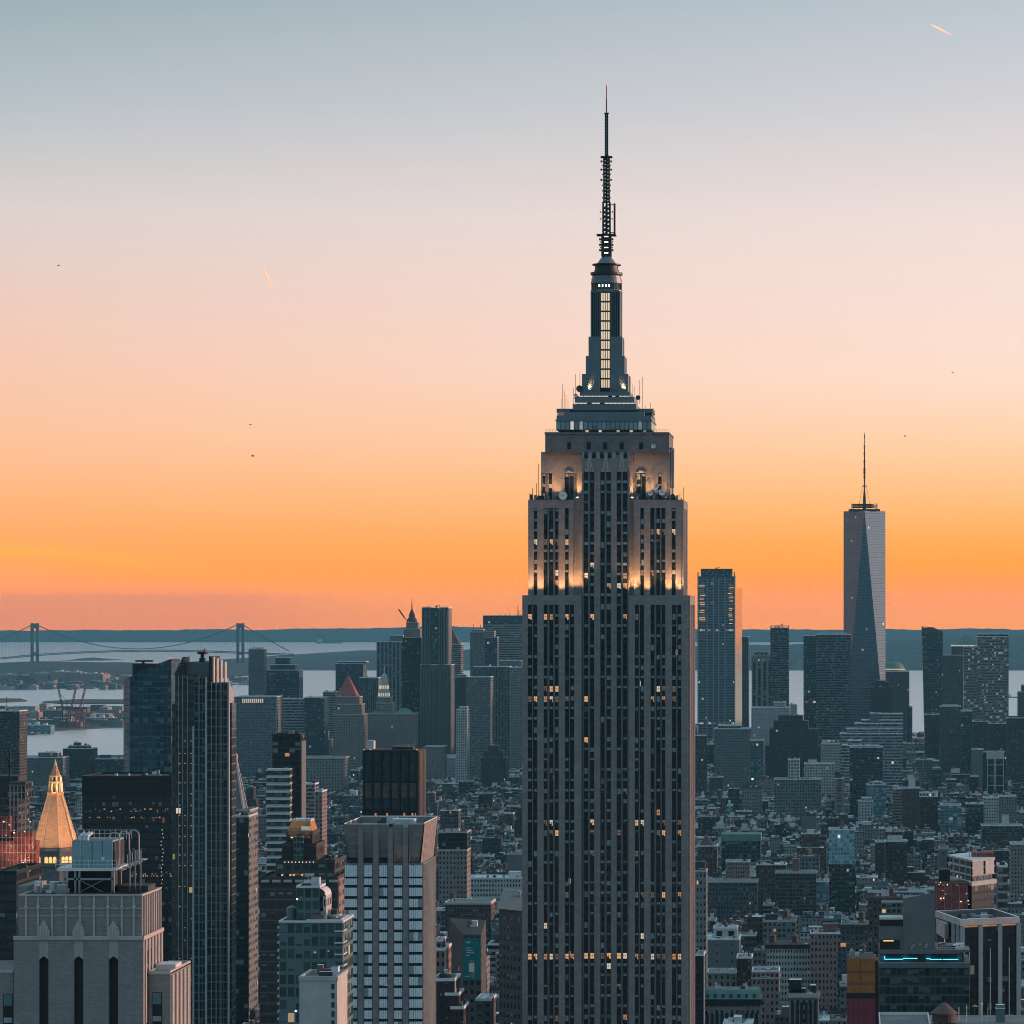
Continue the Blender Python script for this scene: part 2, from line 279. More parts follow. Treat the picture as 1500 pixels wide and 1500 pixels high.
# ------------------------------------------------------------------ mesh builder
class MB:
    def __init__(s): s.v = []; s.f = []; s.uv = []; s.m = []; s.it = []; s.k = 0; s.xf = None; s.rnd = random.Random(7)
    def face(s, pts, mk, uv=None):
        i = len(s.v)
        s.v += [s.xf(p) if s.xf else tuple(p) for p in pts]
        s.f.append(tuple(range(i, i + len(pts)))); s.m.append(mk); s.it.append(s.k)
        s.uv.append(uv or [(p[0] * .1, p[1] * .1 + p[2] * .1) for p in pts])
    def wallq(s, a, c, z0, z1, mk, bay, off):
        """vertical quad from a to c (seen from outside left to right) with bay UV"""
        w = math.hypot(c[0] - a[0], c[1] - a[1])
        nb, nf = max(1, round(w / bay[0])), max(1, round((z1 - z0) / bay[1]))
        u0, v0 = off
        s.face([(*a, z0), (*c, z0), (*c, z1), (*a, z1)], mk, [(u0, v0), (u0 + nb, v0), (u0 + nb, v0 + nf), (u0, v0 + nf)])
    def prism(s, pts, z0, z1, mk, top=None, bay=(3.2, 3.5), bot=False):
        """pts counter-clockwise from above"""
        s.k += 1
        n = len(pts)
        for i in range(n):
            a, c = pts[i], pts[(i + 1) % n]
            s.wallq(a, c, z0, z1, mk, bay, (s.rnd.randrange(0, 900), s.rnd.randrange(0, 900)))
        s.face([(*p, z1) for p in pts], top or mk)
        if bot: s.face([(*p, z0) for p in reversed(pts)], top or mk)
    def box(s, x0, x1, y0, y1, z0, z1, mk, top=None, bay=(3.2, 3.5), bot=False):
        if x1 < x0: x0, x1 = x1, x0
        s.prism([(x0, y0), (x1, y0), (x1, y1), (x0, y1)], z0, z1, mk, top, bay, bot)
    def taper(s, p0, z0, p1, z1, mk, top=None, uvb=None):
        """frustum between polygons p0 (at z0) and p1 (at z1)"""
        s.k += 1
        n = len(p0)
        for i in range(n):
            j = (i + 1) % n
            uv = None
            if uvb:
                w = math.dist(p0[i], p0[j]); w1 = math.dist(p1[i], p1[j]); o = s.rnd.randrange(900); nb, n1 = w / uvb[0], w1 / uvb[0]; nf = round((z1 - z0) / uvb[1]); c = o + max(nb, n1) / 2
                uv = [(c - nb / 2, 0), (c + nb / 2, 0), (c + n1 / 2, nf), (c - n1 / 2, nf)]
            s.face([(*p0[i], z0), (*p0[j], z0), (*p1[j], z1), (*p1[i], z1)], mk, uv)
        s.face([(*p, z1) for p in p1], top or mk)
    def lathe(s, cx, cy, prof, n, mk, ph=0):
        """prof: list of (r, z) upward"""
        s.k += 1
        ring = lambda r: [(cx + r * math.cos(ph + 2 * math.pi * k / n), cy + r * math.sin(ph + 2 * math.pi * k / n)) for k in range(n)]
        for (r0, z0), (r1, z1) in zip(prof, prof[1:]):
            a, c = ring(r0), ring(r1)
            for i in range(n):
                j = (i + 1) % n
                if r1 < 1e-4: s.face([(*a[i], z0), (*a[j], z0), (cx, cy, z1)], mk)
                elif r0 < 1e-4: s.face([(cx, cy, z0), (*c[j], z1), (*c[i], z1)], mk)
                else: s.face([(*a[i], z0), (*a[j], z0), (*c[j], z1), (*c[i], z1)], mk)
        if prof[-1][0] > 1e-4: s.face([(*p, prof[-1][1]) for p in ring(prof[-1][0])], mk)
    def beam(s, p, q, r, mk, n=4):
        s.k += 1
        p, q = Vector(p), Vector(q); d = (q - p).normalized()
        e = d.cross(Vector((0, 0, 1))) if abs(d.z) < .95 else d.cross(Vector((1, 0, 0)))
        e.normalize(); g = d.cross(e)
        R = [[c + (e * math.cos(2 * math.pi * (k + .5) / n) + g * math.sin(2 * math.pi * (k + .5) / n)) * r for k in range(n)] for c in (p, q)]
        for i in range(n):
            j = (i + 1) % n
            s.face([tuple(R[0][j]), tuple(R[0][i]), tuple(R[1][i]), tuple(R[1][j])], mk)
        s.face([tuple(x) for x in R[0]], mk); s.face([tuple(x) for x in reversed(R[1])], mk)
    def rim(s, x0, x1, y0, y1, z0, z1, t, mk):
        """parapet ring"""
        s.box(x0, x1, y0, y0 + t, z0, z1, mk); s.box(x0, x1, y1 - t, y1, z0, z1, mk)
        s.box(x0, x0 + t, y0 + t, y1 - t, z0, z1, mk); s.box(x1 - t, x1, y0 + t, y1 - t, z0, z1, mk)
    def build(s, name, parent=None, at=None):
        if not s.f: return None
        o = at if at is not None else (WL[parent.name] if parent else Vector((0, 0, 0)))
        me = bpy.data.meshes.new(name)
        me.from_pydata([(a - o[0], c - o[1], d - o[2]) for a, c, d in s.v], [], s.f)
        keys = sorted(set(s.m)); idx = {k: i for i, k in enumerate(keys)}
        for k in keys: me.materials.append(MATS[k])
        me.polygons.foreach_set('material_index', [idx[k] for k in s.m])
        ul = me.uv_layers.new(name='UVMap')
        ul.data.foreach_set('uv', [c for f in s.uv for p in f for c in p])
        me.update()
        ob = bpy.data.objects.new(name, me); S.collection.objects.link(ob)
        if parent: ob.parent = parent; ob.location = Vector(o) - WL[parent.name]
        else: ob.location = o
        WL[ob.name] = Vector(o)
        return ob
WL = {}
def thing(name, label, cat, loc, group=None):
    o = bpy.data.objects.new(name, None); S.collection.objects.link(o); o.location = loc; o.empty_display_size = 2
    o['label'] = label; o['category'] = cat
    if group: o['group'] = group
    WL[o.name] = Vector(loc); return o
SPLIT = {'window_slot', 'pipe', 'silver_fin', 'west_fin', 'crown_fin', 'vertical_rib', 'side_pier', 'floor_recess', 'dark_window', 'small_window', 'roof_box', 'fold', 'dark_fold', 'terrace_lamp', 'work_lamp', 'whip_antenna', 'black_fin', 'glass_bay', 'floor_slab', 'stone_pier', 'spandrel_strip', 'metal_mullion', 'lit_arch', 'panel_lamp', 'lookout_lamp', 'roof_unit', 'vent_slot', 'mullion_fin', 'floor_band', 'side_window', 'balcony', 'neon_tube', 'scaffolding', 'safety_netting', 'exhaust_pipe', 'crown_lamp', 'terrace_balustrade', 'window_bay'}
def items(mb):
    out = {}
    for f, u, m_, k in zip(mb.f, mb.uv, mb.m, mb.it):
        q = out.setdefault(k, MB()); i = len(q.v); q.v += [mb.v[j] for j in f]; q.f.append(tuple(range(i, i + len(f)))); q.uv.append(u); q.m.append(m_)
    return list(out.values())
def part(root, name, mb, stuff=False, label=None):
    if name == 'roof_plant' and root.location[1] < 2100 and len(set(mb.it)) <= 60: name = 'roof_unit'
    if name in SPLIT and not stuff and len(mb.it) == len(mb.f):
        for q in items(mb): o = q.build(name, root)
        return None
    o = mb.build(name, root)
    if o is not None:
        if stuff: o['kind'] = 'stuff'
        if label: o['label'] = label
    return o
def tag(o, label, cat, group=None):
    o['label'] = label; o['category'] = cat
    if group: o['group'] = group
    return o
def structure(name, mb, kind='structure'):
    o = mb.build(name); o['kind'] = kind; return o
def rotated(cx, cy, ang):
    c, s_ = math.cos(ang), math.sin(ang)
    return lambda p: (cx + (p[0] - cx) * c - (p[1] - cy) * s_, cy + (p[0] - cx) * s_ + (p[1] - cy) * c, p[2])
def spot(name, loc, to, power, col=(1, .55, .24), size=.5, ang=70, blend=.6, parent=None):
    l = bpy.data.lights.new(name, 'SPOT'); l.energy = power; l.color = col; l.spot_size = math.radians(ang); l.spot_blend = blend; l.shadow_soft_size = size
    o = bpy.data.objects.new(name, l); S.collection.objects.link(o)
    base = WL[parent.name] if parent else Vector((0, 0, 0))
    o.location = Vector(loc) - base; o.rotation_euler = (Vector(to) - Vector(loc)).to_track_quat('-Z', 'Y').to_euler()
    if parent: o.parent = parent
    return o
# ------------------------------------------------------------------ ground, water, hills, haze
R0 = random.Random(11)
def sheet_mat():
    m = bpy.data.materials.new('water'); m.use_nodes = True; t = m.node_tree; q = NB(t); p = t.nodes['Principled BSDF']
    p.inputs['Base Color'].default_value = (.03, .05, .06, 1); p.inputs['Roughness'].default_value = .32; p.inputs['IOR'].default_value = 1.33
    tx = q.n('ShaderNodeTexCoord'); mpg = q.n('ShaderNodeMapping'); mpg.inputs['Scale'].default_value = (.002, .0009, .01)
    t.links.new(tx.outputs['Object'], mpg.inputs[0]); nn = q.n('ShaderNodeTexNoise'); nn.inputs['Scale'].default_value = 1; nn.inputs['Detail'].default_value = 8; nn.inputs['Roughness'].default_value = .6
    t.links.new(mpg.outputs[0], nn.inputs[0])
    q.put(p.inputs['Roughness'], q.m('ADD', .22, q.m('MULTIPLY', nn.outputs[0], .28)))
    mp2 = q.n('ShaderNodeMapping'); mp2.inputs['Scale'].default_value = (.02, .012, .02); t.links.new(tx.outputs['Object'], mp2.inputs[0])
    n2 = q.n('ShaderNodeTexNoise'); n2.inputs['Scale'].default_value = 1; n2.inputs['Detail'].default_value = 4; t.links.new(mp2.outputs[0], n2.inputs[0])
    bp = q.n('ShaderNodeBump'); bp.inputs['Strength'].default_value = 1; bp.inputs['Distance'].default_value = 1.2; t.links.new(n2.outputs[0], bp.inputs['Height']); t.links.new(bp.outputs[0], p.inputs['Normal'])
    lk = q.n('ShaderNodeBsdfGlossy'); lk.inputs['Color'].default_value = (.96, .97, .98, 1); q.put(lk.inputs['Roughness'], q.m('ADD', .23, q.m('MULTIPLY', nn.outputs[0], .20))); t.links.new(bp.outputs[0], lk.inputs['Normal'])
    mx = q.n('ShaderNodeMixShader'); mx.inputs[0].default_value = .95; t.links.new(p.outputs[0], mx.inputs[1]); t.links.new(lk.outputs[0], mx.inputs[2]); t.links.new(mx.outputs[0], t.nodes['Material Output'].inputs[0])
    MATS['water'] = m
sheet_mat()
q = MB(); q.face([(-60000, -2000, 0), (60000, -2000, 0), (60000, 36000, 0), (-60000, 36000, 0)], 'water'); structure('water', q)

def land(name, pts, mk='land', z=3.0):
    q = MB(); a = sum(pts[i][0] * pts[(i + 1) % len(pts)][1] - pts[(i + 1) % len(pts)][0] * pts[i][1] for i in range(len(pts)))
    if a < 0: pts = pts[::-1]
    q.prism(pts, -.5, z, mk); return structure(name, q)
def pp(px, py): Y = GY(py); return (X(px, Y), Y)
land('ground', [(-1700, 60), (1500, 60), (X(1640, 6900), 6900), pp(1360, 1083), pp(1330, 1081), (X(1000, 7350), 7350), (X(420, 7350), 7350), pp(230, 1088), pp(180, 1107), (X(-160, 6400), 6400)], 'ground', 1.2)
land('harbour_land', [pp(-80, 1036), pp(120, 1037), pp(300, 1034), pp(300, 1058), pp(178, 1064), pp(150, 1067), pp(100, 1070), pp(76, 1072), pp(50, 1077), pp(-80, 1079)])
land('sand_spit', [pp(62, 1029), pp(110, 1025.5), pp(190, 1026), pp(260, 1028), pp(260, 1031), pp(150, 1031), pp(90, 1031.5)])
land('sand_spit', [pp(-80, 1024), pp(30, 1024.5), pp(40, 1027.5), pp(-10, 1030), pp(-80, 1030)])

def hills(name, prof, Y0, Yc, Y1, rough, seed, mk='wood_hills', step=3.0):
    """prof: (px, base py or None, crest py) - a wooded range with its crest at distance Yc and shores at Y0 and Y1"""
    rr = random.Random(seed); q = MB()
    pxs = np.arange(prof[0][0], prof[-1][0] + step, step)
    crest = np.interp(pxs, [p[0] for p in prof], [p[1] for p in prof])
    ns_ = np.zeros(len(pxs))
    for k in (3, 7, 15, 40):
        cp = np.array([rr.uniform(-1, 1) for _ in range(len(pxs) // k + 3)]); ns_ += np.interp(np.arange(len(pxs)) / k, range(len(cp)), cp) * (k ** .6)
    ns_ *= rough / 12
    rows = []
    vs = [(0, 0), (.05, .16), (.35, .42), (.6, .66), (.8, .88), (1, 1), (1.5, .5), (2, 0)]
    for t, hf in vs:
        r = []
        for i, px in enumerate(pxs):
            Y = Y0 + (Yc - Y0) * t if t <= 1 else Yc + (Y1 - Yc) * (t - 1)
            h = max(3, Z(crest[i], Yc) + ns_[i] * (1 if hf == 1 else 0) + (rr.uniform(-1, 1) * rough * .5 if 0 < hf < 1 else 0) / max(hf, .3) * .6)
            r.append((X(px, Yc) if True else 0, Y, max(-.4 if hf == 0 else .5, h * hf - (.5 if hf == 0 else 0))))
        rows.append(r)
    for a, c in zip(rows, rows[1:]):
        for i in range(len(pxs) - 1): q.face([a[i], a[i + 1], c[i + 1], c[i]], mk)
    return structure(name, q)
hills('far_hills', [(-500, 925), (0, 924.5), (200, 923), (350, 922), (430, 920.5), (560, 919), (680, 917.5), (770, 919), (1000, 922), (1100, 922.5), (1250, 922), (1400, 920.5), (1500, 920), (1900, 920)], 34900, 35900, 36800, 15, 3, step=2.0)
hills('wooded_hills', [(418, 974), (440, 963), (480, 957.5), (560, 957), (640, 954), (770, 950), (1000, 945), (1100, 944), (1240, 942.5), (1300, 941), (1333, 938), (1380, 933), (1480, 930), (1600, 928), (1900, 930)], 16600, 23000, 27000, 8, 5)
hills('hills', [(-500, 968), (0, 970), (60, 968.5), (130, 969), (190, 971), (240, 978), (300, 981), (330, 976), (350, 977), (370, 984), (395, 992), (412, 1003)], 12400, 16000, 18200, 5, 8)
hills('island', [(106, 967.5), (118, 964.5), (135, 963), (150, 964.5), (166, 967.5)], 20300, 20600, 21000, 1, 9, step=1.5)

m = bpy.data.materials.new('haze'); m.use_nodes = True; t = m.node_tree; t.nodes.clear()
pv = t.nodes.new('ShaderNodeVolumePrincipled'); pv.inputs['Color'].default_value = (.135, .44, .62, 1); pv.inputs['Density'].default_value = HAZE_D; pv.inputs['Anisotropy'].default_value = .0
mo = t.nodes.new('ShaderNodeOutputMaterial'); t.links.new(pv.outputs[0], mo.inputs['Volume']); MATS['haze'] = m
q = MB(); q.box(-13000, 9000, -400, 37200, -1.0, 456, 'haze', bot=True); hz = structure('haze', q, 'stuff')

# ------------------------------------------------------------------ suspension bridge far off
BL, BR = 19300.0, 18900.0
def bpt(px, py, side=0):
    f = (px - 51) / (352 - 51); Y = BL + (BR - BL) * f + side; return (X(px, Y), Y, Z(py, Y))
br = thing('suspension_bridge', 'long suspension bridge with two tall towers crossing the far water on the left', 'bridge', (X(200, 19100), 19100, 0))
for px, w in ((51, 5.8), (352.2, 5.5)):
    Y = bpt(px, 0)[1]; q = MB(); k = Y / FOC; cx = X(px, Y); ww = w * k
    for s_ in (-1, 1): q.box(cx + s_ * ww * .68 - ww * .34, cx + s_ * ww * .68 + ww * .34, Y - 8, Y + 8, -1, Z(912.8, Y), 'bridge_steel')
    q.box(cx - ww * .42, cx + ww * .42, Y - 7, Y + 7, Z(920.5, Y), Z(913.3, Y), 'bridge_steel')
    for s_ in (-1, 1): q.prism([(cx + s_ * ww * .42, Y - 7), (cx + s_ * ww * .42, Y + 7), (cx + s_ * ww * .2, Y)] if s_ < 0 else [(cx + ww * .42, Y - 7), (cx + ww * .42, Y + 7), (cx + ww * .2, Y)], Z(924, Y), Z(920.5, Y), 'bridge_steel')
    q.box(cx - ww * .42, cx + ww * .42, Y - 7, Y + 7, Z(959, Y), Z(955.5, Y), 'bridge_steel')
    q.box(cx - ww * 1.25, cx + ww * 1.25, Y - 14, Y + 14, -1, 9, 'bridge_steel')
    part(br, 'tower', q)
deckpts = [(-60, 969), (-20, 966), (20, 962.5), (51, 959.3), (90, 957), (130, 955), (170, 953.6), (205, 953), (250, 953), (300, 954), (352, 955.8), (390, 957.5), (430, 959)]
for s_ in (0, 30):
    pass
q = MB()
for (a, a1), (c, c1) in zip(deckpts, deckpts[1:]):
    P, Q = bpt(a, a1), bpt(c, c1)
    for o in (-15, 15):
        for z in (2.6, -4.6):
            q.beam((P[0], P[1] + o, P[2] + z), (Q[0], Q[1] + o, Q[2] + z), 2.5, 'bridge_steel')
        n = max(2, int((c - a) / 3))
        for i in range(n):
            f, g = i / n, (i + .5) / n
            q.beam((P[0] + (Q[0] - P[0]) * f, P[1] + (Q[1] - P[1]) * f + o, P[2] + (Q[2] - P[2]) * f - 4.6), (P[0] + (Q[0] - P[0]) * g, P[1] + (Q[1] - P[1]) * g + o, P[2] + (Q[2] - P[2]) * g + 2.6), .9, 'bridge_steel')
    q.face([(P[0], P[1] - 15, P[2] + 2), (Q[0], Q[1] - 15, Q[2] + 2), (Q[0], Q[1] + 15, Q[2] + 2), (P[0], P[1] + 15, P[2] + 2)], 'bridge_steel')
part(br, 'deck', q)
def cable(px):
    if px < 51: f = (51 - px) / 120; return 913.5 + 48 * f * (1.25 - .25 * f)
    if px > 352.2: f = (px - 352.2) / 80; return 913 + 45 * f * (1.12 - .12 * f)
    f = (px - 51) / 301.2; return 950.5 - (1 - 4 * f * (1 - f)) * 37.3 + (.5 - f) * 1.0
for o in (-15, 15):
    q = MB(); xs = np.arange(-60, 430, 7)
    for a, c in zip(xs, xs[1:]): q.beam(bpt(a, cable(a), o), bpt(c, cable(c), o), 2.8, 'bridge_steel')
    part(br, 'main_cable', q)
q = MB()
for px in np.arange(-56, 428, 4.6):
    dp = np.interp(px, [d[0] for d in deckpts], [d[1] for d in deckpts])
    if cable(px) < dp - 1.2: q.beam(bpt(px, cable(px), -15), bpt(px, dp, -15), .32, 'bridge_steel', 3)
part(br, 'suspender', q, True)

# ------------------------------------------------------------------ harbour cranes, sheds and ships
for px, tilt, lab in ((95, -.1, 'dark raised container crane on the harbour shore, left of the two red ones'), (107, .16, 'red container crane with its boom up, middle of three at the harbour'), (119, .2, 'red container crane with raised boom, rightmost of three at the harbour')):
    Y = GY(1068); x = X(px, Y); mk = 'crane_red' if px > 100 else 'bridge_steel'
    c = thing('harbour_crane', lab, 'crane', (x, Y, 3), 'container cranes at the harbour')
    q = MB()
    for sx in (-8, 8):
        for sy in (-9, 9): q.beam((x + sx, Y + sy, 3), (x + sx * .8, Y + sy, 44), 1.3, mk)
    for z in (16, 30, 44):
        for sy in (-9, 9): q.beam((x - 8, Y + sy, z), (x + 8, Y + sy, z), 1.0, mk)
        for sx in (-7, 7): q.beam((x + sx, Y - 9, z), (x + sx, Y + 9, z), 1.0, mk)
    part(c, 'frame', q); q = MB()
    for o in (-1.5, 1.5):
        q.beam((x - 4 + o, Y, 44), (x - 4 + o + 80 * tilt, Y - 12, 92), 1.0, mk)
    for i in range(7): q.beam((x - 5.5 + 80 * tilt * i / 7, Y - 12 * i / 7, 44 + 48 * i / 7), (x - 2.5 + 80 * tilt * (i + .6) / 7, Y - 12 * (i + .6) / 7, 44 + 48 * (i + .6) / 7), .6, mk)
    part(c, 'boom', q); q = MB(); q.beam((x + 6, Y, 44), (x + 3, Y, 66), .9, mk); q.beam((x + 3, Y, 66), (x - 4 + 60 * tilt, Y - 9, 80), .4, mk); q.beam((x + 3, Y, 66), (x + 22, Y, 46), .4, mk)
    part(c, 'apex_frame', q); q = MB(); q.box(x + 4, x + 14, Y - 4, Y + 4, 44.8, 49.5, 'bulk_dark'); part(c, 'machinery_house', q)

HS = [(30, 74, 1062.5, 1075, 40, 'f_teal', 'roof_pale', 'long pale teal pier shed on the near edge of the harbour water', 'shed'),
      (42, 57, 1043, 1062, 40, 'f_house', 'roof_grey', 'tan warehouse block on the harbour land at far left', 'warehouse'),
      (58, 92, 1041, 1060, 60, 'f_grey', 'roof_grey', 'wide grey warehouse behind the harbour cranes', 'warehouse'),
      (122, 172, 1052, 1061, 50, 'f_blank', 'roof_pale', 'low long dock shed right of the harbour cranes', 'shed'),
      (-5, 28, 1046, 1066, 60, 'f_grey', 'roof_grey', 'grey warehouse at the left picture edge by the water', 'warehouse'),
      (82, 118, 1058, 1067, 40, 'f_blank', 'roof_grey', 'dark low shed at the feet of the harbour cranes', 'shed'),
      (-8, 24, 989, 1005, 120, 'f_house', 'roof_grey', 'tan housing block below the bridge at the left edge', 'housing block'),
      (26, 44, 990, 1004, 110, 'f_grey', 'roof_grey', 'small grey housing block under the left bridge tower', 'housing block'),
      (44, 70, 987, 1003, 120, 'f_house', 'roof_grey', 'tan housing block just right of the left bridge tower', 'housing block'),
      (74, 98, 984.5, 1001, 120, 'f_house', 'roof_pale', 'taller tan housing block in the middle of the shore row', 'housing block'),
      (99, 118, 985.5, 1001, 120, 'f_house', 'roof_grey', 'square tan housing block right of middle in the shore row', 'housing block'),
      (119, 151, 987.5, 1001, 120, 'f_house', 'roof_grey', 'wide pinkish housing block at the right end of the shore row', 'housing block')]
for a, c, t_, bt, dep, fk, rk, lab, cat in HS:
    Y = min(GY(bt), 14000) if bt > 1010 else 13100; q = MB(); z1 = Z(t_, Y)
    o = thing('warehouse' if cat != 'housing block' else 'housing_block', lab, cat, (X(a, Y), Y, 0), 'blocks on the far shore')
    q.box(X(a, Y), X(c, Y), Y, Y + dep, 0, z1, fk, rk, (7, 5)); part(o, 'wall', q)
    q = MB(); w = X(c, Y) - X(a, Y)
    for i in range(3): xx = X(a, Y) + w * (.15 + .28 * i); q.box(xx, xx + w * .12, Y + dep * .3, Y + dep * .6, z1, z1 + 4 + 3 * (i % 2), 'bulk_pale')
    part(o, 'roof_box', q)
# far scattered roofs along the shores: too many and too small to count
q = MB(); rr = random.Random(5)
for i in range(420):
    if i < 260: px, py = rr.uniform(-60, 190), rr.uniform(994, 1011)
    elif i < 330: px, py = rr.uniform(-60, 185), rr.uniform(1040, 1066)
    elif i < 370: px, py = rr.uniform(335, 405), rr.uniform(999, 1003)
    else: px, py = rr.uniform(1010, 1540), rr.uniform(972, 979.5)
    Y = GY(py); w, h = rr.uniform(14, 60), rr.uniform(6, 22); x = X(px, Y); z0 = 0
    if py < 1004: z0 = 6
    q.box(x, x + w, Y, Y + rr.uniform(20, 60), z0, z0 + h, rr.choice(['f_house', 'f_grey', 'f_white', 'f_cream', 'f_blank']), rr.choice(['roof_pale', 'roof_grey', 'roof_tar']), (6, 5))
sh = structure('shore_buildings', q, 'stuff')

for px, py, L, lab in ((482, 942.5, 240, 'dark cargo ship on the far bright water, right of the bridge'), (347, 995, 70, 'small boat on the water beside the slender left tower'), (1488, 1022, 50, 'small dark boat on the water at the right edge'), (333, 1003, 60, 'small ferry on the water below the right bridge tower')):
    Y = GY(py); x = X(px, Y); s_ = thing('ship', lab, 'ship', (x, Y, 0)); h = L * .06
    q = MB(); q.taper([(x - L * .48, Y - h), (x + L * .44, Y - h), (x + L * .48, Y), (x + L * .44, Y + h), (x - L * .48, Y + h)], -.3, [(x - L * .5, Y - h * 1.2), (x + L * .45, Y - h * 1.2), (x + L * .54, Y), (x + L * .45, Y + h * 1.2), (x - L * .5, Y + h * 1.2)], h, 'ship_hull'); part(s_, 'hull', q)
    q = MB(); q.box(x - L * .45, x - L * .3, Y - h, Y + h, h, h * 2.8, 'ship_white'); q.box(x - L * .40, x - L * .36, Y - h * .3, Y + h * .3, h * 2.8, h * 3.6, 'ship_hull'); part(s_, 'bridge_house', q)

# ------------------------------------------------------------------ vapour trails and birds in the sky
for (ax, ay), (bx, by), wd, lab in (((1364, 36), (1395, 52), 1.5, 'short white vapour trail high at the upper right of the sky'), ((383, 392), (400, 421), 1.5, 'short cream vapour trail left of the tall spire')):
    Y = 42000.0; q = MB(); A, B = Vector((X(ax, Y), Y, Z(ay, Y))), Vector((X(bx, Y + 2500), Y + 2500, Z(by, Y + 2500))); k = Y / FOC; n = 8
    rs_ = [.3, .75, 1, 1, .9, .75, .55, .3, .06]; prev = None
    d = (B - A).normalized(); e = d.cross(Vector((0, 1, 0))).normalized(); g = d.cross(e)
    for i in range(n + 1):
        c = A + (B - A) * (i / n); ring = [tuple(c + (e * math.cos(t) + g * math.sin(t)) * rs_[i] * wd * k) for t in (j * math.pi / 3 for j in range(6))]
        if prev:
            for j in range(6): q.face([prev[j], prev[(j + 1) % 6], ring[(j + 1) % 6], ring[j]], 'contrail')
        prev = ring
    tag(q.build('vapour_trail', at=A), lab, 'vapour trail')
for px, py, s_, lab in ((370.5, 668, .9, 'dark bird in the orange sky left of the main tower'), (367, 622, .5, 'faint bird above the darker one in the peach sky'), (86, 389, .55, 'tiny bird in the grey sky at far left'), (1326, 639, .6, 'tiny bird right of the far pointed tower'), (1396, 546, .4, 'faint bird in the peach sky at the right')):
    Y = 420.0; x, z = X(px, Y), Z(py, Y); q = MB(); L = .26 * s_
    pr = [(-L, .02), (-L * .5, .05 * s_ + .02), (0, .07 * s_), (L * .6, .05 * s_), (L, .01)]
    for (a, r0), (c, r1) in zip(pr, pr[1:]):
        for i in range(6):
            t0, t1 = i * math.pi / 3, (i + 1) * math.pi / 3
            q.face([(x + a, Y + r0 * math.cos(t0), z + r0 * math.sin(t0)), (x + c, Y + r1 * math.cos(t0), z + r1 * math.sin(t0)), (x + c, Y + r1 * math.cos(t1), z + r1 * math.sin(t1)), (x + a, Y + r0 * math.cos(t1), z + r0 * math.sin(t1))], 'bird')
    for sg in (-1, 1):
        q.face([(x - .07, Y, z + .02), (x + .09, Y, z + .02), (x + .05, Y + sg * .25 * s_, z + .12 * s_), (x - .1, Y + sg * .25 * s_, z + .12 * s_)], 'bird')
        q.face([(x + .05, Y + sg * .25 * s_, z + .12 * s_), (x - .1, Y + sg * .25 * s_, z + .12 * s_), (x - .14, Y + sg * .5 * s_, z + .05 * s_)], 'bird')
    tag(q.build('bird', at=(x, Y, z)), lab, 'bird', 'birds in the sky')
# ------------------------------------------------------------------ the main skyscraper in the centre
YE = 1270.0; KE = YE / FOC; RE = random.Random(21)
facade('f_main_side', (.30, .285, .275), ww=.5, wh=.5, lit=.02, spandrel=(.022, .028, .034))
facade('f_mast', (.12, .15, .17), ww=.7, wh=.6, lit=.02)
ex = lambda px: X(px, YE)
ez = lambda py: Z(py, YE)
E = thing('skyscraper', 'tallest stone art deco skyscraper in the centre with stepped lit crown and long needle spire', 'skyscraper', (ex(886), YE + 20, 0))
def tb(q, T, u0, u1, d0, d1, z0, z1, mk):
    q.k += 1
    P = lambda u, d, z: T(u, d, z)
    q.face([P(u0, d1, z0), P(u1, d1, z0), P(u1, d1, z1), P(u0, d1, z1)], mk)
    q.face([P(u0, d0, z0), P(u0, d1, z0), P(u0, d1, z1), P(u0, d0, z1)], mk)
    q.face([P(u1, d1, z0), P(u1, d0, z0), P(u1, d0, z1), P(u1, d1, z1)], mk)
    q.face([P(u0, d1, z1), P(u1, d1, z1), P(u1, d0, z1), P(u0, d0, z1)], mk)
    q.face([P(u0, d0, z0), P(u1, d0, z0), P(u1, d1, z0), P(u0, d1, z0)], mk)
wins = []                                   # (T, u0, u1, zc, h, state)
qs, qm, qp = MB(), MB(), MB()               # stone, mullions, spandrels
def strips(T, cols, u0, u1, zb, zt, zhead, pd, rows, stone='limestone', hw=1.0, litp=.013, full=(), half=()):
    edges = [u0] + [e for c in cols for e in c] + [u1]
    for a, c in zip(edges[0::2], edges[1::2]):
        if c - a < 1.3: tb(qm, T, a + (c - a) * .2, c - (c - a) * .2, 0, pd * .75, zb, zhead, 'mullion')
        else: tb(qs, T, a, c, 0, pd, zb, zhead, stone)
    tb(qs, T, u0, u1, 0, pd, zhead, zt, stone)
    for a, c in cols:
        tb(qp, T, a, c, 0, .06, zb, zhead, 'spandrel')
        for i, zc in enumerate(rows):
            if zc - hw < zb or zc + hw > zhead: continue
            r = RE.random(); st = 'dark'
            if i in full: st = RE.choice(['lit_warm', 'lit_warm', 'lit_amber', 'lit_dim', 'lit_pale'])
            elif i in half and r < .42: st = RE.choice(['lit_dim', 'lit_dim', 'lit_amber', 'lit_warm', 'lit_pale'])
            elif r < litp: st = RE.choice(['lit_warm', 'lit_amber', 'lit_dim', 'lit_dim', 'lit_dim', 'lit_pale'])
            wins.append((T, a + .12, c - .12, zc, hw, st))
front = lambda Y: (lambda u, d, z: (u, Y - d, z))
rows_main = [ez(888.5 + 15.09 * k) for k in range(0, 75)]
LW = [(773, 779), (781.4, 787), (796.4, 801.6), (804.6, 809.8), (812.8, 818.2), (827.6, 833), (835.4, 841)]
CW = [(855.4, 861.2), (864.2, 870.4), (879.4, 885.4), (888.4, 894.8), (903.4, 909.6), (912.4, 918.6)]
RW = [(930, 935.2), (938, 943.2), (953, 958.4), (961.4, 967), (969.4, 974.6), (984.4, 990), (992.4, 998)]
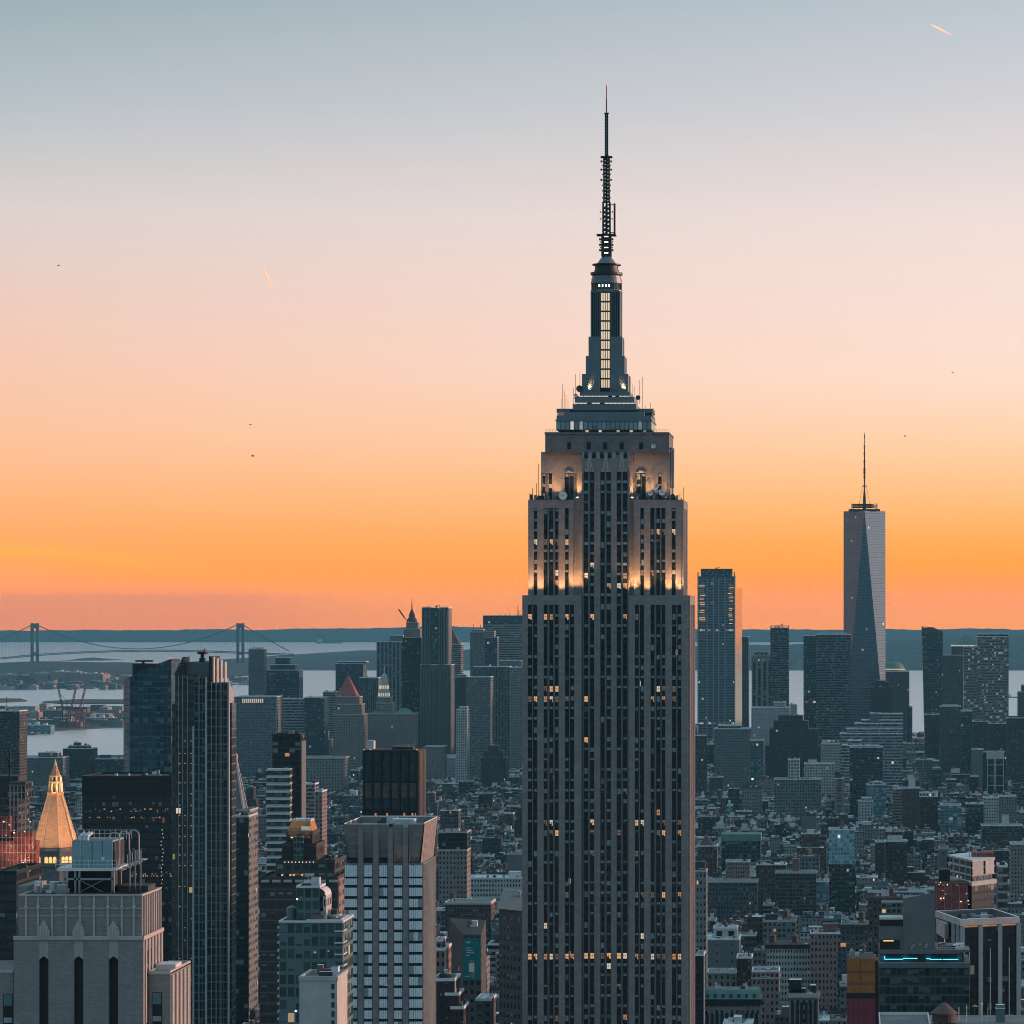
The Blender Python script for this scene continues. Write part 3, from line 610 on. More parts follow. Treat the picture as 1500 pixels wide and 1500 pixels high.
cv = lambda L, Y: [(X(a, Y), X(c, Y)) for a, c in L]
top = ez(872)
q = MB()
q.box(ex(765), ex(851.6), YE + .8, YE + 41, 0, top - .02, 'f_main_side', 'roof_grey', (3, 3.7)); q.box(ex(921), ex(1007.5), YE + .8, YE + 41, 0, top - .02, 'f_main_side', 'roof_grey', (3, 3.7))
q.box(ex(851.6), ex(921), YE + 3.8, YE + 38, 0, ez(662), 'f_main_side', 'roof_grey', (3, 3.7))
q.box(X(773.6, YE + 4), X(840, YE + 4), YE + 4.8, YE + 37, top, Z(732, YE + 4), 'f_main_side', 'roof_grey', (3, 3.7))
q.box(X(928.5, YE + 4), X(998, YE + 4), YE + 4.8, YE + 37, top, Z(732, YE + 4), 'f_main_side', 'roof_grey', (3, 3.7))
q.box(X(840, YE + 5), ex(851.6), YE + 5.4, YE + 36, top, Z(728, YE + 5), 'limestone'); q.box(ex(921), X(928.5, YE + 5), YE + 5.4, YE + 36, top, Z(728, YE + 5), 'limestone')
q.box(X(792.4, YE + 8), X(845, YE + 8), YE + 8.8, YE + 34, Z(735, YE), Z(662, YE + 8), 'limestone', 'roof_grey'); q.box(X(928, YE + 8), X(981.5, YE + 8), YE + 8.8, YE + 34, Z(735, YE), Z(662, YE + 8), 'limestone', 'roof_grey')
q.box(X(845, YE + 8), ex(851.6), YE + 7.5, YE + 34, Z(728, YE), Z(662, YE + 8), 'limestone', 'roof_grey'); q.box(ex(921), X(928, YE + 8), YE + 7.5, YE + 34, Z(728, YE), Z(662, YE + 8), 'limestone', 'roof_grey')
q.box(X(798.6, YE + 6), X(980, YE + 6), YE + 6, YE + 36, ez(662), Z(633, YE + 6), 'limestone_dark', 'roof_grey')
q.box(X(797.6, YE + 6), X(981, YE + 6), YE + 5.7, YE + 36.3, Z(636, YE + 6), Z(633.6, YE + 6), 'limestone_dark', 'roof_grey', bot=True)
q.box(ex(690), ex(1085), YE - 9, YE + 52, 0, 82, 'f_main_side', 'roof_grey', (3, 3.7))
part(E, 'wall', q)
T0, TC, T4, T8 = front(YE + .8), front(YE + 3.8), front(YE + 4.8), front(YE + 8.8)
full = {34}; half = {0, 1, 8, 9, 21, 22, 28, 43}
strips(T0, cv(LW, YE), ex(765), ex(851.6), 82, top, ez(886), .8, rows_main, full=full, half=half)
strips(T0, cv(RW, YE), ex(921), ex(1007.5), 82, top, ez(886), .8, rows_main, full=full, half=half)
rowsC = [ez(888.5 + 15.09 * k) for k in range(-13, 75)]
strips(TC, cv(CW, YE + 3), ex(851.6), ex(921), 82, ez(671), ez(690), .8, rowsC, full={47}, half={9, 10, 11, 14, 34, 35}, litp=.02)
rowsU = [Z(869 - 15 * k, YE + 4) for k in range(0, 12)]
U1 = [(782, 787), (796.5, 801.8), (804.8, 809.8), (813, 818), (827.5, 833)]; U2 = [(938, 943.2), (952.6, 957.8), (961.4, 966.4), (969.4, 974.6), (984, 989.6)]
strips(T4, cv(U1, YE + 4), X(773.6, YE + 4), X(840, YE + 4), top, Z(732, YE + 4), Z(744, YE + 4), .8, rowsU, full=(), half={1, 2, 5}, litp=.03)
strips(T4, cv(U2, YE + 4), X(928.5, YE + 4), X(998, YE + 4), top, Z(732, YE + 4), Z(744, YE + 4), .8, rowsU, half={1, 2, 6}, litp=.03)
rows8 = [Z(p, YE + 8) for p in (727, 713, 698)]
strips(T8, cv([(795, 798.6), (803.6, 808.6), (827.2, 833), (834.4, 839.8)], YE + 8), X(792.4, YE + 8), X(845, YE + 8), Z(735, YE), Z(662, YE + 8), Z(693, YE + 8), .6, rows8, litp=.05)
strips(T8, cv([(932.6, 938.2), (939.8, 945.6), (964, 969)], YE + 8), X(928, YE + 8), X(981.5, YE + 8), Z(735, YE), Z(662, YE + 8), Z(693, YE + 8), .6, rows8, litp=.05)
# west face of the shaft and of the upper block
xw = ex(1007.5) - .0; TW = lambda u, d, z: (xw + d, u, z)
sc = []
u = YE + 4.2
for n in (2, 3, 2, 3, 2):
    for i in range(n): sc.append((u, u + 1.45)); u += 2.05
    u += 2.4
strips(TW, sc, YE + .8, YE + 41, 82, top, ez(886), .8, rows_main)
xw2 = X(998, YE + 4); TW2 = lambda u, d, z: (xw2 + d, u, z)
strips(TW2, [c for c in sc if c[1] < YE + 34 and c[0] > YE + 7], YE + 4.8, YE + 37, top, Z(732, YE + 4), Z(744, YE + 4), .8, rowsU)
part(E, 'stone_pier', qs); part(E, 'metal_mullion', qm); part(E, 'spandrel_strip', qp)
# the top windows: five square ones under the deck
for a, c in ((831, 836.5), (859.4, 865.6), (883.6, 889.6), (908, 913.6), (936.4, 942.4)):
    TT = front(YE + 6); Yq = YE + 6
    q = MB(); tb(q, TT, X(a, Yq) - .25, X(c, Yq) + .25, -.1, .12, Z(658.6, Yq), Z(647.6, Yq), 'limestone_dark'); tb(q, TT, X(a, Yq), X(c, Yq), .12, .16, Z(658, Yq), Z(648, Yq), 'glass_dark'); part(E, 'crown_window', q)
def window_geo(q, w):
    T, a, c, zc, h, st = w
    pk = 'glass_dark' if st == 'dark' else st
    P = lambda u, d, z: T(u, d, z)
    q.face([P(a, .12, zc - h), P(c, .12, zc - h), P(c, .12, zc + h), P(a, .12, zc + h)], pk)
    if st == 'dark':
        row = round(zc / 3.69); rp = ((row * 37) % 11) / 11
        if RE.random() < .25 + .7 * rp:
            f = RE.choice([.7, .8, .8, .9, .9, 1.0, 1.5, 2.0]); bk = RE.choice(['blind', 'blind', 'blind', 'roof_grey', 'blind'])
            q.face([P(a, .14, zc + h - f), P(c, .14, zc + h - f), P(c, .14, zc + h), P(a, .14, zc + h)], bk)
    else:
        m = (a + c) / 2
        q.face([P(a, .15, zc - .07), P(c, .15, zc - .07), P(c, .15, zc + .09), P(a, .15, zc + .09)], 'spandrel')
        q.face([P(m - .05, .16, zc - h), P(m + .05, .16, zc - h), P(m + .05, .16, zc + h), P(m - .05, .16, zc + h)], 'spandrel')
        if RE.random() < .55:
            f = RE.uniform(.3, .9); q.face([P(a, .17, zc - h), P(a + (c - a) * RE.uniform(.4, 1), .17, zc - h), P(a + (c - a) * RE.uniform(.3, 1), .17, zc - h + f), P(a, .17, zc - h + f)], 'spandrel')
lit = [w for w in wins if w[5] != 'dark' and w[0] not in (TW, TW2)]
order = {'lit_pale': 0, 'lit_warm': 1, 'lit_amber': 2, 'lit_dim': 3}
lit.sort(key=lambda w: order[w[5]]); single = lit[:100]; ids = set(id(w) for w in single)
for w in single:
    q = MB(); window_geo(q, w); p_ = w[0]((w[1] + w[2]) / 2, 0, w[3] - w[4]); o = q.build('window', E)
    if w[5] in ('lit_pale', 'lit_warm', 'lit_amber'): o['label'] = 'lit window'
q = MB()
for w in wins:
    if id(w) not in ids: window_geo(q, w)
part(E, 'window', q, True)
# silver fan crests over the middle bays, little pediments over the paired windows
for a, c in ((857, 869.5), (881, 893.6), (905, 917.6)):
    Yq = YE + 2.9; q = MB(); cx = X((a + c) / 2, Yq); hw_ = X(c, Yq) - cx; z0, z1 = Z(691.5, Yq), Z(670.5, Yq)
    for f, (wl, zt) in enumerate(((1, .28), (.72, .52), (.5, .75), (.26, 1))):
        q.box(cx - hw_ * wl, cx + hw_ * wl, Yq - .1 - .07 * f, Yq + .15, z0 + (0 if f == 0 else (z1 - z0) * (.28, .28, .52, .75)[f]), z0 + (z1 - z0) * zt, 'pale_stone')
    for k in (-.6, 0, .6): q.box(cx + hw_ * k - .12, cx + hw_ * k + .12, Yq - .5, Yq - .3, z0, z0 + (z1 - z0) * (.75 if k == 0 else .42), 'mullion')
    part(E, 'fan_crest', q)
for c in (833.5, 939):
    Yq = YE + 8.1; q = MB(); x = X(c, Yq); q.taper([(x - 1.7, Yq - .3), (x + 1.7, Yq - .3), (x + 1.7, Yq), (x - 1.7, Yq)], Z(692.6, Yq), [(x - .4, Yq - .3), (x + .4, Yq - .3), (x + .4, Yq), (x - .4, Yq)], Z(689.3, Yq), 'pale_stone'); part(E, 'pediment', q)
# observation deck tiers and mooring mast
YM = YE + 21; km = YM / FOC; CX = X(888.5, YM)
mz = lambda py: Z(py, YM)
def cbox(q, hw, py0, py1, mk, top=None, hd=None, bay=(1.6, 4), cx=None):
    c = CX if cx is None else cx; w = hw * km; d = (hd or hw) * km
    q.box(c - w, c + w, YM - d, YM + d, mz(py0), mz(py1), mk, top or mk, bay)
facade('f_deck', (.09, .14, .16), (.24, .36, .38), ww=.72, wh=.9, lit=.12, bl=.5, blind=(.18, .28, .3), gmetal=.3, es=.7)
q = MB(); cbox(q, 69, 633, 620, 'f_deck', 'roof_grey', 56); part(E, 'observation_gallery', q)
q = MB()
cbox(q, 70, 620, 617.6, 'aluminium', hd=57); cbox(q, 68.5, 617.6, 613, 'aluminium', hd=56); cbox(q, 58, 613, 606.5, 'aluminium', hd=50); cbox(q, 50, 606.5, 603, 'dark_steel', hd=46); cbox(q, 46, 603, 594.8, 'aluminium', hd=46)
cbox(q, 43, 593, 584, 'aluminium'); cbox(q, 36.5, 582, 576, 'aluminium'); cbox(q, 40, 594.8, 593, 'dark_steel'); cbox(q, 34, 584, 582, 'dark_steel')
for cx0, cx1 in ((818, 843), (935, 958)):
    for py0, py1, mk, g in ((613, 610.5, 'aluminium', 0), (610.5, 606, 'lit_dim' if cx0 < 900 else 'dark_steel', .3), (606, 600.5, 'aluminium', 0)): q.box(X(cx0, YM) + g, X(cx1, YM) - g, YM - 8, YM + 8, mz(py0), mz(py1), mk)
part(E, 'crown_tier', q)
q = MB()
for hw_, a, c in ((43.6, 594.2, 592.6), (36.2, 583.3, 581.8)):
    n = 14; w = hw_ * km * 2 / n
    for i in range(n):
        if RE.random() < .85: q.box(CX - hw_ * km + i * w + .08, CX - hw_ * km + (i + 1) * w - .08, YM - hw_ * km - .05, YM - hw_ * km + .1, mz(a), mz(c), 'lit_pale')
part(E, 'pale_strip', q)  # pale emissive strips in the gaps between the crown tiers
q = MB()
for sx in (-1, 1):
    for sy in (-1, 1):
        for hw_, zt in ((33.5, 550), (28.3, 523.5), (24.6, 495), (21.8, 428)):
            x0, x1 = sorted((CX + sx * 7.2 * km, CX + sx * hw_ * km)); y0, y1 = sorted((YM + sy * 7.2 * km, YM + sy * hw_ * km))
            q.box(x0, x1, y0, y1, mz(576), mz(zt), 'aluminium')
        for f in (9.6, 12.6, 15.6, 18.6):     # fluted fins climbing the inner faces
            x = CX + sx * f * km; q.box(x - .16, x + .16, YM - 22.6 * km, YM - 21.8 * km, mz(540 - f), mz(430), 'dark_steel')
            q.taper([(x - .2, YM - 34.4 * km), (x + .2, YM - 34.4 * km), (x + .2, YM - 20 * km), (x - .2, YM - 20 * km)], mz(576), [(x - .2, YM - 23 * km), (x + .2, YM - 23 * km), (x + .2, YM - 20 * km), (x - .2, YM - 20 * km)], mz(505 + 2 * f), 'aluminium')
q.box(CX - 19 * km, CX + 19 * km, YM - 19 * km, YM + 19 * km, mz(576), mz(426), 'dark_steel')
part(E, 'mast_buttress', q)
for ax in range(4):
    q = MB(); ca, sa = (1, 0, -1, 0)[ax], (0, 1, 0, -1)[ax]
    def R(u, d, z): return (CX + u * ca - (-d) * sa, YM + u * sa + (-d) * ca, z)
    dd = 20.4 * km
    for i in range(10):
        p0, p1 = 569 - i * 14.05, 569 - i * 14.05 - 11.6
        for k in range(4):
            u0 = (-6.4 + k * 3.3) * km; u1 = u0 + 2.35 * km
            q.face([R(u0, dd, mz(p0)), R(u1, dd, mz(p0)), R(u1, dd, mz(p1)), R(u0, dd, mz(p1))], 'lit_mast')
    part(E, 'mast_window', q)
q = MB(); L = lambda r, py: (r * km, mz(py))
q.lathe(CX, YM, [L(23.4, 429), L(23.4, 425.5), L(22.3, 425.4), L(22.3, 425.3)], 32, 'aluminium')
q.lathe(CX, YM, [L(22.3, 416), L(23, 415.8), L(23, 413), L(22.2, 412.8), L(22.2, 408.5), L(21.2, 408), L(21.2, 405), L(19.5, 403.6)], 32, 'aluminium')
q.lathe(CX, YM, [L(19, 403.6), L(23.6, 403), L(23.6, 399.6), L(18, 399.2), L(18, 396), L(17.2, 395.6), L(17.2, 390)], 32, 'dark_steel')
q.lathe(CX, YM, [L(17, 390), L(21, 388.8), L(21, 387.2), L(14.5, 386.6)], 32, 'black_metal')
q.lathe(CX, YM, [L(14.2, 386.8), L(11, 382), L(8, 378), L(6.6, 376)], 24, 'aluminium')
part(E, 'mast_dome', q)
q = MB(); q.lathe(CX, YM, [L(21.4, 425.6), L(21.4, 415.8)], 32, 'glass_teal')
for k in range(32):
    a = k * math.pi / 16; x, y = CX + 22 * km * math.cos(a), YM + 22 * km * math.sin(a)
    q.beam((x, y, mz(425.6)), (x, y, mz(415.8)), .13, 'dark_steel')
part(E, 'lookout_window', q)
q = MB()
for k in (-3.5, -1.6, .4, 2): q.box(CX + (k * 2.6 - 1) * km, CX + (k * 2.6 + .9) * km, YM - 22.9 * km, YM - 22.2 * km, mz(422), mz(418.5), 'lamp_white')
part(E, 'lookout_lamp', q)
# broadcast antenna
A = thing('antenna_mast', 'black lattice antenna needle rising from the dome of the central skyscraper', 'antenna', (CX, YM, mz(376)))
q = MB(); bk = 'black_metal'
cbox(q, 7.3, 376, 345, bk); part(A, 'base_section', q)
q = MB()
for p in (372, 364, 356, 348): q.box(CX - 3 * km, CX + 3 * km, YM - 7.6 * km, YM - 7.3 * km, mz(p), mz(p - 1.4), 'lamp_white')
part(A, 'panel_lamp', q)
q = MB(); cbox(q, 14, 345.5, 343.6, bk, hd=10); cbox(q, 8.4, 231, 229.4, bk, hd=7); cbox(q, 3.6, 166.4, 165.6, bk); part(A, 'platform', q)
q = MB()
def lattice(hw, p0, p1, st, r):
    for sx in (-1, 1):
        for sy in (-1, 1): q.beam((CX + sx * hw * km, YM + sy * hw * km, mz(p0)), (CX + sx * hw * km, YM + sy * hw * km, mz(p1)), r, bk)
    p = p0
    while p > p1 + st * .5:
        for sy in (-1, 1):
            q.beam((CX - hw * km, YM + sy * hw * km, mz(p)), (CX + hw * km, YM + sy * hw * km, mz(p)), r * .9, bk)
            q.beam((CX - hw * km, YM + sy * hw * km, mz(p)), (CX + hw * km, YM + sy * hw * km, mz(p - st)), r * .55, bk)
            q.beam((CX + sy * hw * km, YM - hw * km, mz(p)), (CX + sy * hw * km, YM + hw * km, mz(p - st)), r * .55, bk)
        p -= st
    q.beam((CX, YM, mz(p0)), (CX, YM, mz(p1)), r * 1.5, bk)
lattice(5, 343.6, 296, 6.4, .34); lattice(3.8, 296, 231, 5.2, .33)
part(A, 'lattice_section', q)
q = MB()
for p, w, r in ((237, 7.2, .36), (249, 7.2, .36), (264, 7.2, .36), (243, 6.2, .12), (256, 6.2, .12), (272, 6.2, .12), (280, 6, .12), (290, 6, .12), (311, 9, .14), (321, 9, .14), (351, 9.2, .4), (359, 9.2, .4), (367, 9.2, .4), (355, 9, .14), (363, 9, .14)):
    q.beam((CX - w * km, YM - 1, mz(p)), (CX + w * km, YM - 1, mz(p)), .12, bk)
    for s_ in (-1, 1): q.beam((CX + s_ * w * km, YM - 1, mz(p + 1.4)), (CX + s_ * w * km, YM - 1, mz(p - 1.4)), r, bk, 6)
part(A, 'dipole_arm', q)
q = MB(); q.beam((CX + 12 * km, YM, mz(343)), (CX + 12 * km, YM, mz(298)), .42, bk, 6); q.beam((CX + 4 * km, YM, mz(341)), (CX + 12 * km, YM, mz(341)), .25, bk); q.beam((CX + 4 * km, YM, mz(300)), (CX + 12 * km, YM, mz(300)), .2, bk); part(A, 'side_pole', q)
q = MB(); cbox(q, 2.5, 229.4, 166.4, bk)
for i in range(13): p = 226 - i * 4.6; q.box(CX - .8 * km, CX + .5 * km, YM - 2.75 * km, YM - 2.5 * km, mz(p), mz(p - 2.6), 'grey_metal')
part(A, 'panel_array', q)
q = MB(); q.beam((CX, YM, mz(166)), (CX, YM, mz(145)), .26, bk, 6); q.beam((CX, YM, mz(145)), (CX, YM, mz(126)), .17, bk, 6); part(A, 'tip_pole', q)
q = MB(); q.lathe(CX, YM, [(.05, mz(126)), (.3, mz(125)), (.3, mz(123.6)), (.02, mz(122.6))], 8, 'lamp_red'); part(A, 'beacon', q)
# roof-edge antennas, dishes, pipes and railings
q = MB(); rr = random.Random(4)
def rod(px, p0, p1, Yo, r=.09): q.beam((X(px, Yo), Yo, Z(p0, Yo)), (X(px, Yo), Yo, Z(p1, Yo)), r, 'black_metal', 4)
for px, p0, p1 in ((824, 600, 563), (826.5, 600, 572), (829, 600, 578), (832, 600, 585), (822, 600, 584), (843, 592, 548), (849.5, 592, 546), (854, 592, 551), (840, 592, 569), (937, 592, 557), (927, 592, 562), (941, 592, 552), (929, 592, 566), (941, 606, 574), (953, 602, 590), (946, 604, 594), (957, 604, 598)): rod(px, p0, p1, YM - 7)
for px, p0, p1 in ((776, 735, 722), (780, 735, 715), (786, 735, 708), (789, 735, 680), (791, 735, 718), (1001, 735, 714), (996, 735, 722), (985, 735, 710), (978, 735, 706), (971, 735, 711)): rod(px, p0, p1, YE + 6, .12)
part(E, 'whip_antenna', q)
q = MB(); yq = YE + 6.3
for px in np.arange(800, 980, 4.5): q.beam((X(px, yq), yq, Z(633, yq)), (X(px, yq), yq, Z(629.5, yq)), .06, 'dark_steel')
q.beam((X(799, yq), yq, Z(629.6, yq)), (X(979.5, yq), yq, Z(629.6, yq)), .07, 'dark_steel'); q.beam((X(799, yq), yq, Z(631.4, yq)), (X(979.5, yq), yq, Z(631.4, yq)), .05, 'dark_steel')
part(E, 'deck_railing', q)
q = MB(); yq = YE + 9
for px in (983.5, 986.8): q.beam((X(px, yq), yq, Z(715, yq)), (X(px, yq), yq, Z(658, yq)), .5, 'grey_metal', 8)
q.beam((X(986.8, yq), yq, Z(658, yq)), (X(980, yq), yq + 2, Z(656.5, yq)), .5, 'grey_metal', 8); part(E, 'exhaust_pipe', q)
q = MB(); yq = YE + 5.2
for i in range(46):
    px = rr.uniform(776, 838) if i % 2 else rr.uniform(930, 998); w = rr.uniform(.3, 1.1); x = X(px, yq); q.box(x - w / 2, x + w / 2, yq + rr.uniform(0, 2), yq + 2.6, Z(733, yq), Z(733 - rr.uniform(2, 9), yq), rr.choice(['bulk_dark', 'black_metal', 'grey_metal']))
part(E, 'roof_plant', q)
for px, py, r, mk, Yq, z in ((824.8, 726, 6.2, 'lit_warm', YE + 3.5, 1), (969.5, 721, 4.8, 'lit_warm', YE + 3.5, 1), (952.5, 722.6, 3.4, 'dish_white', YE + 3.4, 1), (961.6, 712.6, 3.2, 'dish_white', YE + 3.9, 1), (961.4, 718.6, 2.8, 'dish_white', YE + 3.2, 1), (962.5, 726.8, 2.6, 'dish_dark', YE + 3.3, 1), (985.6, 726.5, 3, 'dish_dark', YE + 3.7, 1), (957, 653.4, 3.5, 'dish_white', YE + 5, 1), (849, 569.5, 5, 'dish_dark', YM - 9, 1), (845, 583, 3.6, 'dish_dark', YM - 10, 1), (934.5, 582.5, 3.5, 'dish_dark', YM - 10, 1), (843.5, 579, 2.6, 'dish_white', YM - 10.4, 1)):
    q = MB(); k = Yq / FOC; x, z_ = X(px, Yq), Z(py, Yq); n = 20; R_ = r * k
    if mk == 'lit_warm': mk = 'dish_white'
    ring = [(x + R_ * math.cos(2 * math.pi * i / n), Yq - .35, z_ + R_ * math.sin(2 * math.pi * i / n)) for i in range(n)]
    rin = [(x + R_ * .3 * math.cos(2 * math.pi * i / n), Yq - .1, z_ + R_ * .3 * math.sin(2 * math.pi * i / n)) for i in range(n)]
    for i in range(n):
        j = (i + 1) % n; q.face([ring[i], ring[j], rin[j], rin[i]], mk); q.face([ring[j], ring[i], (ring[i][0], Yq + .3, ring[i][2]), (ring[j][0], Yq + .3, ring[j][2])], mk)
    q.face(rin, mk); q.beam((x, Yq - .2, z_), (x, Yq + 1.4, z_), .2, 'dark_steel')
    o = part(E, 'dish_antenna', q)
# floodlights at the setbacks
for px in (775, 791.5, 823, 845, 925, 947.5, 979.5, 995):
    Yq = YE + .9; s_ = 1.0 if px in (845, 925) else .62
    spot('floodlight', (X(px, Yq), Yq, top + .25), (X(px, Yq), Yq + 3.6, top + 10), 17000 * s_, (1, .47, .18), ang=84, blend=1.0, parent=E)
for px, s_ in ((799, .5), (815, .7), (845, 1.1), (926, 1.1), (950, .7), (975, .5)):
    Yq = YE + 5.0; s_ *= .8; spot('floodlight', (X(px, Yq), Yq, Z(729, Yq)), (X(px, Yq), Yq + 3.6, Z(690, Yq)), 11000 * s_, (1, .48, .19), ang=84, blend=1.0, parent=E)
for px in (862, 915):
    Yq = YM - 36 * km; spot('floodlight', (X(px, Yq), Yq, mz(573)), (X(888.5 + (px - 888.5) * .62, Yq), YM - 20 * km, mz(545)), 5500, ang=46, parent=E)
# ------------------------------------------------------------------ the other buildings one can tell apart
HERO = []          # x0, x1, y0, y1, lowest picture row that must stay clear, px0, px1, short phrase
def reg(px0, px1, Y, dep, pyb, phrase=None, pyt=0): HERO.append((X(min(px0, px1), Y), X(max(px0, px1), Y), Y, Y + dep, pyb, px0, px1, phrase, pyt))
reg(765, 1016, 1262, 62, 1500, 'the central skyscraper', 872)
RB = random.Random(77)
def tank(root, x, y, z, r=2.0, h=3.6, leg=2.6):
    q, q2, q3 = MB(), MB(), MB()
    q.lathe(x, y, [(r, z + leg), (r * .96, z + leg + h)], 12, 'tank_wood'); q2.lathe(x, y, [(r * 1.06, z + leg + h), (.05, z + leg + h + r * .8)], 12, 'tank_cone')
    q.face([(x + r * math.cos(-t * math.pi / 6), y + r * math.sin(-t * math.pi / 6), z + leg) for t in range(12)], 'tank_wood')
    for sx in (-1, 1):
        for sy in (-1, 1): q3.beam((x + sx * r * .62, y + sy * r * .62, z), (x + sx * r * .62, y + sy * r * .62, z + leg), .14, 'dark_steel')
    if root is None: return q, q2, q3
    o = part(root, 'water_tank', q); part(o, 'cone_roof', q2)
    for q4 in items(q3): part(o, 'leg', q4)
    return o
def roofstuff(q, x0, x1, y0, y1, z, n, rr, hi=2.6):
    for i in range(n):
        w, d, h = rr.uniform(.8, 3.2), rr.uniform(.8, 3), rr.uniform(.7, hi)
        if x1 - x0 < w + 1.5 or y1 - y0 < d + 1.5: continue
        x, y = rr.uniform(x0 + .6, x1 - w - .6), rr.uniform(y0 + .6, y1 - d - .6)
        q.box(x, x + w, y, y + d, z, z + h, rr.choice(['bulk_pale', 'bulk_dark', 'bulk_brick', 'grey_metal', 'white_metal', 'bulk_pale']), rr.choice(['roof_pale', 'roof_grey', 'roof_tar']), (1.5, 3))
def bld(cat, label, px0, px1, py, Y, dep, fac, roof='roof_grey', bay=(3.2, 3.5), pyb=1100, tiers=(), extras=(), phrase=None, name=None, group=None, rim='roof_pale', clutter=4, z0=0, rimh=.9):
    x0, x1, z1 = X(px0, Y), X(px1, Y), Z(py, Y)
    o = thing(name or cat.replace(' ', '_'), label, cat, ((x0 + x1) / 2, Y, z0), group)
    reg(px0, px1, Y, dep, pyb, phrase, py)
    q = MB(); q.rnd = random.Random(int(px0 * 7 + py)); q.box(x0, x1, Y, Y + dep, z0, z1, fac, roof, bay)
    tops = [(x0, x1, Y, Y + dep, z1)]
    for t in tiers:
        a, c, p_, d0, d1 = t[:5]; f2 = t[5] if len(t) > 5 else fac; zb = t[6] if len(t) > 6 else tops[0][4] - .5
        Yt = Y + d0; q.box(X(a, Yt), X(c, Yt), Yt, Y + d1, zb, Z(p_, Yt), f2, roof, bay); tops.append((X(a, Yt), X(c, Yt), Yt, Y + d1, Z(p_, Yt)))
    part(o, 'wall', q)
    if rim:
        for (a, c, y0, y1, z) in tops: q = MB(); q.rim(a - .15, c + .15, y0 - .15, y1 + .15, z - .1, z + rimh, .55, rim); part(o, 'roof_parapet', q)
    if clutter:
        q = MB()
        for (a, c, y0, y1, z) in tops: roofstuff(q, a, c, y0, y1, z, clutter, RB)
        part(o, 'roof_plant', q)
    zt = max(t[4] for t in tops)
    for e in extras:
        k = e[0]
        if k == 'bulk':
            _, a, c, p_, mk = e; Yb = Y + dep * .35; q = MB(); q.box(X(a, Yb), X(c, Yb), Yb, Y + dep * .7, z1 - .1, Z(p_, Yb), mk, roof); part(o, 'roof_bulkhead', q)
        elif k == 'tank': tank(o, X(e[1], Y), Y + dep * .4, z1 - .05, e[2] if len(e) > 2 else 2.0)
        elif k == 'pyr':
            _, a, c, pb, pt, mk = e; Yb = Y + dep / 2; w = (X(c, Yb) - X(a, Yb)) / 2; cx = (X(a, Yb) + X(c, Yb)) / 2; q = MB()
            d = min(w, dep / 2); P = [(cx - w, Yb - d), (cx + w, Yb - d), (cx + w, Yb + d), (cx - w, Yb + d)]
            q.taper(P, Z(pb, Yb), [(cx + (a_ - cx) * .03, Yb + (b_ - Yb) * .03) for a_, b_ in P], Z(pt, Yb), mk); part(o, 'pyramid_roof', q)
        elif k == 'ant':
            _, px, p_ = e; Yb = Y + dep * .4; q = MB(); q.beam((X(px, Yb), Yb, z1), (X(px, Yb), Yb, Z(p_, Yb)), .25 * Y / 3000 + .1, 'dark_steel'); part(o, 'antenna', q)
        elif k == 'cornice':
            _, p0, p1, ov, mk = e; q = MB(); q.box(x0 - ov, x1 + ov, Y - ov, Y + dep + ov, Z(p1, Y), Z(p0, Y), mk, roof, bot=True); part(o, 'cornice', q)
        elif k == 'band':
            _, p0, p1, mk = e; q = MB(); q.box(x0 - .12, x1 + .12, Y - .12, Y + dep, Z(p1, Y), Z(p0, Y), mk); part(o, 'crown_band', q)
        elif k == 'edge':          # right-hand corner pier; some pale ones put a sunlit edge into the colour
            q = MB(); q.box(x1 - .1, x1 + .3, Y - .3, Y + (dep if len(e) > 2 else 1.2), z0, z1, e[1]); part(o, 'corner_edge', q)
    return o
T = 'tower'
# ---- far downtown, left of the central skyscraper
bld(T, 'slender pale residential tower with lit windows up its left edge, left of the bay', 364, 386.5, 951, 5400, 26, 'f_lattice', pyb=1018, bay=(3, 3.2), extras=[('bulk', 367, 385, 948.5, 'bulk_pale'), ('ant', 372, 946)], phrase='the slender pale tower')
bld(T, 'dark office tower with stepped shoulders standing against the bay water', 390.5, 438, 982, 5500, 40, 'f_curtain', pyb=1022, tiers=[(396, 432, 974, 4, 36), (403, 424, 964, 8, 30)], phrase='the shouldered dark tower')
bld(T, 'wide pale windowless looking slab with tiny windows and a slotted top', 343, 404.5, 1021, 5000, 60, 'f_lattice', pyb=1130, bay=(3.6, 4), extras=[('edge', 'pale_stone')], phrase='the wide pale slab')
q = MB(); Ysl = 4999.6
for i in range(11): q.box(X(355 + i * 2.9, Ysl), X(356.4 + i * 2.9, Ysl), Ysl, Ysl + .35, Z(1029.5, Ysl), Z(1023.5, Ysl), 'lit_pale')
wl_slab = [o for o in S.collection.objects if o.get('label', '').startswith('wide pale windowless')][0]; part(wl_slab, 'vent_slot', q)
bld('office block', 'grey office block with horizontal window bands right of the wide pale slab', 404.5, 446, 1024, 5250, 40, 'f_ribbon', pyb=1075, bay=(3, 4.2), phrase='the banded grey block')
bld('office block', 'dark teal office block beside the banded grey block', 446, 475, 1022, 5150, 40, 'f_curtain', pyb=1070)
bld('office block', 'pale low banded block left of the red pyramid roof', 473, 491, 1014, 5400, 40, 'f_ribbon', pyb=1070)
bld(T, 'dark glass box tower with stepped right shoulder on the bay', 491.5, 532, 972, 6100, 50, 'f_curtain', pyb=1012, tiers=[(495, 535.5, 969.5, 3, 44)], phrase='the dark box tower')
bld('office block', 'dark flat office block behind the domed municipal tower', 526, 554, 993, 5900, 40, 'f_vert_dark', pyb=1020)
